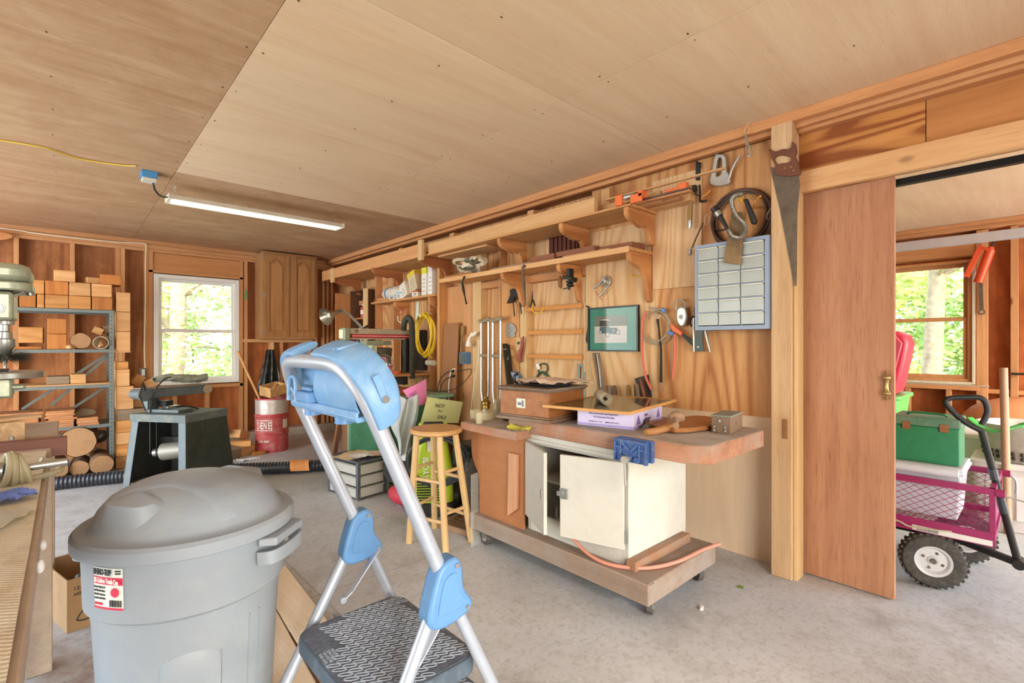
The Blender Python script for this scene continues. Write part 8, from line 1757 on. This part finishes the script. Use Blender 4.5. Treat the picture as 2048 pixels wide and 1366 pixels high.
MB().tube(catmull([(4.50, .34, .71), (4.46, .28, .66), (4.44, .20, .645), (4.46, .08, .70), (4.50, .02, .675), (4.52, .0, .64), (4.50, .12, .63)], 6), 1, 4, prof=[(.004, .022), (.004, -.022), (-.004, -.022), (-.004, .022)]).build('webbing', GW_, gs)
MB().torus((4.50, .06, .68), .05, .012, (.5, 0, 1), 24, 8).build('coil', GW_, gs)
of = thing('orange_barrel', (6.0, .1, 0), 'orange plastic barrel shape behind the grey basket', 'barrel'); MB().ell((6.02, .1, .50), (.25, .42, .26)).lathe([(.001, 0), (.22, 0), (.22, .4), (.001, .4)], (6.02, .1, 0), n=28).build('shell', plain('faded_orange', 'e6a070', .5), of)
tag(MB().tube([(4.415, .155, .0), (4.415, .175, 1.055)], .021, 14).build('wooden_post', wood('pole_wood', 'c9a286', 'a3795a', 'Z', streak=.5)), 'stout round wooden pole standing behind the wagon handle', 'pole')
# grease gun hanging on the far wall
gg = thing('grease_gun', onX(1960, 520, 6.38), 'orange grease gun hanging on the far wall beside the window', 'grease gun')
OG = plain('gun_orange', 'd9532c', .35)
A, B = onX(1980, 500, 6.36), onX(1957, 562, 6.36)
MB().cyl(A, B, .038, n=22).cyl(B, B + (B - A).normalized() * .015, .040, n=22).cyl(A, A - (B - A).normalized() * .03, .03, .02, 18).build('barrel', OG, gg)
MB().beam(onX(1962, 493, 6.33), onX(1932, 554, 6.32), .016, .045).beam(onX(1958, 493, 6.33), onX(1982, 502, 6.33), .02, .03).build('lever', OG, gg, .003)
MB().curve([onX(1981, 498, 6.36), onX(1986, 485, 6.37), onX(1990, 474, 6.40)], .008).build('spout', BLACK, gg)
tag(MB().beam(onX(1961, 565, 6.42), onX(1963, 620, 6.42), .012, .03).torus(onX(1963, 624, 6.42), .022, .006, (1, 0, 0), 16, 6).build('wrench', OLDSTEEL), 'grey wrench hanging below the orange grease gun', 'wrench')
tag(MB().bb(6.30, 6.448, .10, .20, .93, .945).build('iron_bracket', BLACK), 'dark metal bracket at the right edge of the far wall', 'bracket')
# rust hinge on the post, box flange
tag(MB().bb(2.713, 2.72, .885, .905, .72, .82).build('rusty_hasp', plain('rust', '9a6a44', .7), None, .001), 'small rusty hasp on the timber post above floor level', 'hasp')
# ---------------------------------------------------------------- outdoors seen through the windows
M_BARK = plain('tree_bark', '8a7866', 0.9, var=.3, scale=12)
def leafmat(name, c, c2):
    if name in MATS: return MATS[name]
    k = NT(name); v = k.coords((1, 1, 1)); n = k.noise(v, 3, 4); k.col(k.mix(k.rng(n, .35, .65), lin(c), lin(c2))); k.b.inputs['Roughness'].default_value = .6
    k.b.inputs['Transmission Weight'].default_value = 0.0; MATS[name] = k.m; return k.m
M_LEAF = leafmat('leaves', '7fa05c', 'b3c07a'); M_LEAF2 = leafmat('leaves_yellow', 'a5b56a', 'd3c98a')
grd = MB().bb(-12, 30, 7.3, 34, -0.6, -0.15); grd.build('ground', leafmat('undergrowth', '5f7a3c', '8d9a58')).__setitem__('kind', 'structure')
grd = MB().bb(7.2, 34, -14, 7.25, -0.6, -0.15); grd.build('ground', leafmat('undergrowth', '5f7a3c', '8d9a58')).__setitem__('kind', 'structure')
def tree(x, y, h, r, lean, seed, leaf, label, crown_from=0.35, spread=2.2, nleaf=1500, lsize=0.09, name='tree'):
    rd = random.Random(seed); root = thing(name, (x, y, -0.2), label, 'tree', None)
    pts = [Vector((x + lean * t * h * .25 + math.sin(t * 5 + seed) * r * .9, y + math.cos(t * 4 + seed) * r * .6, -0.3 + h * t)) for t in [i / 8 for i in range(9)]]
    tb = MB().tube(pts, [r * (1 - .07 * i) for i in range(9)], 12)
    for i in range(7):
        t = rd.uniform(crown_from * .8, .9); p = pts[int(t * 8)]; a = rd.uniform(0, 2 * PI); L = spread * rd.uniform(.5, .95)
        q = p + Vector((math.cos(a) * L, math.sin(a) * L, L * rd.uniform(.1, .5)))
        tb.curve([p, p.lerp(q, .5) + Vector((0, 0, .12 * L)), q], r * .22, 6, 4)
    tb.build('trunk', M_BARK, root)
    lf = MB(); vs = []; fs = []
    cl = [(rd.uniform(-1, 1), rd.uniform(-1, 1), rd.uniform(0, 1)) for _ in range(26)]
    for i in range(nleaf):
        c = rd.choice(cl); z = -0.2 + h * (crown_from + (1 - crown_from) * c[2]) + rd.gauss(0, .22)
        p = Vector((x + c[0] * spread + rd.gauss(0, .35), y + c[1] * spread + rd.gauss(0, .35), z))
        a = Vector((rd.gauss(0, 1), rd.gauss(0, 1), rd.gauss(0, .6))).normalized() * lsize * rd.uniform(.6, 1.3); b = Vector((rd.gauss(0, 1), rd.gauss(0, 1), rd.gauss(0, .6))).cross(a).normalized() * lsize * .35
        k = len(vs); vs += [p - a, p + b, p + a, p - b]; fs.append((k, k + 1, k + 2, k + 3))
    lf.add(vs, fs).build('foliage', leaf, root, kind='stuff')
back = [(1.35, 11.5, 6.5, .17, .4, 1, M_LEAF, 'grey tree trunk standing mid window behind the sander', .45, 1.8, 2200, .08),
        (2.45, 10.2, 4.2, .06, .8, 2, M_LEAF2, 'thin crooked sapling at the right side of the left window', .2, 1.3, 2200, .07),
        (0.4, 13.5, 7, .12, -.4, 3, M_LEAF, 'leafy tree at the left edge of the left window', .15, 2.4, 4200, .10),
        (2.0, 16, 8, .14, .2, 4, M_LEAF2, 'yellow green tree deep behind the left window', .05, 3.2, 5200, .12),
        (4.6, 15, 8, .15, 0, 5, M_LEAF, 'leafy tree beyond the right part of the left window', .05, 3.0, 4200, .12),
        (-1.5, 17, 8, .15, 0, 11, M_LEAF2, 'leafy tree far left behind the left window', .05, 3.2, 3200, .12)]
for a in back: tree(*a)
for i, x in enumerate((-2.5, .6, 3.4)): tree(x, 18.5 + i, 3.6, .05, 0, 20 + i, M_LEAF, ['low bushy sapling far behind, left side of the left window', 'low bushy sapling far behind the middle of the left window', 'low bushy sapling far behind, right side of the left window'][i], .02, 2.6, 3500, .13, 'sapling')
far = [(10.6, 1.18, 7, .15, .1, 6, M_LEAF, 'thick straight trunk in the left half of the far window', .5, 2.0, 2500, .10),
       (10.4, .62, 7, .09, .3, 7, M_LEAF, 'slim wavy trunk in the middle of the far window', .5, 2.0, 2500, .10),
       (14.5, .3, 8, .13, 0, 8, M_LEAF2, 'leafy tree deep behind the far window', .02, 3.0, 5000, .12),
       (15.5, 3.6, 8, .13, 0, 9, M_LEAF, 'leafy tree behind the left side of the far window', .02, 3.2, 5000, .12),
       (12.5, -1.4, 5.5, .10, 0, 10, M_LEAF, 'leafy tree at the right edge of the far window', .05, 2.0, 2600, .10)]
for a in far: tree(*a)
for i, y in enumerate((.2, 3.6)): tree(17.5, y, 3.6, .05, 0, 30 + i, M_LEAF, ['low bushy sapling behind the right half of the far window', 'low bushy sapling behind the left half of the far window'][i], .02, 2.6, 3500, .13, 'sapling')
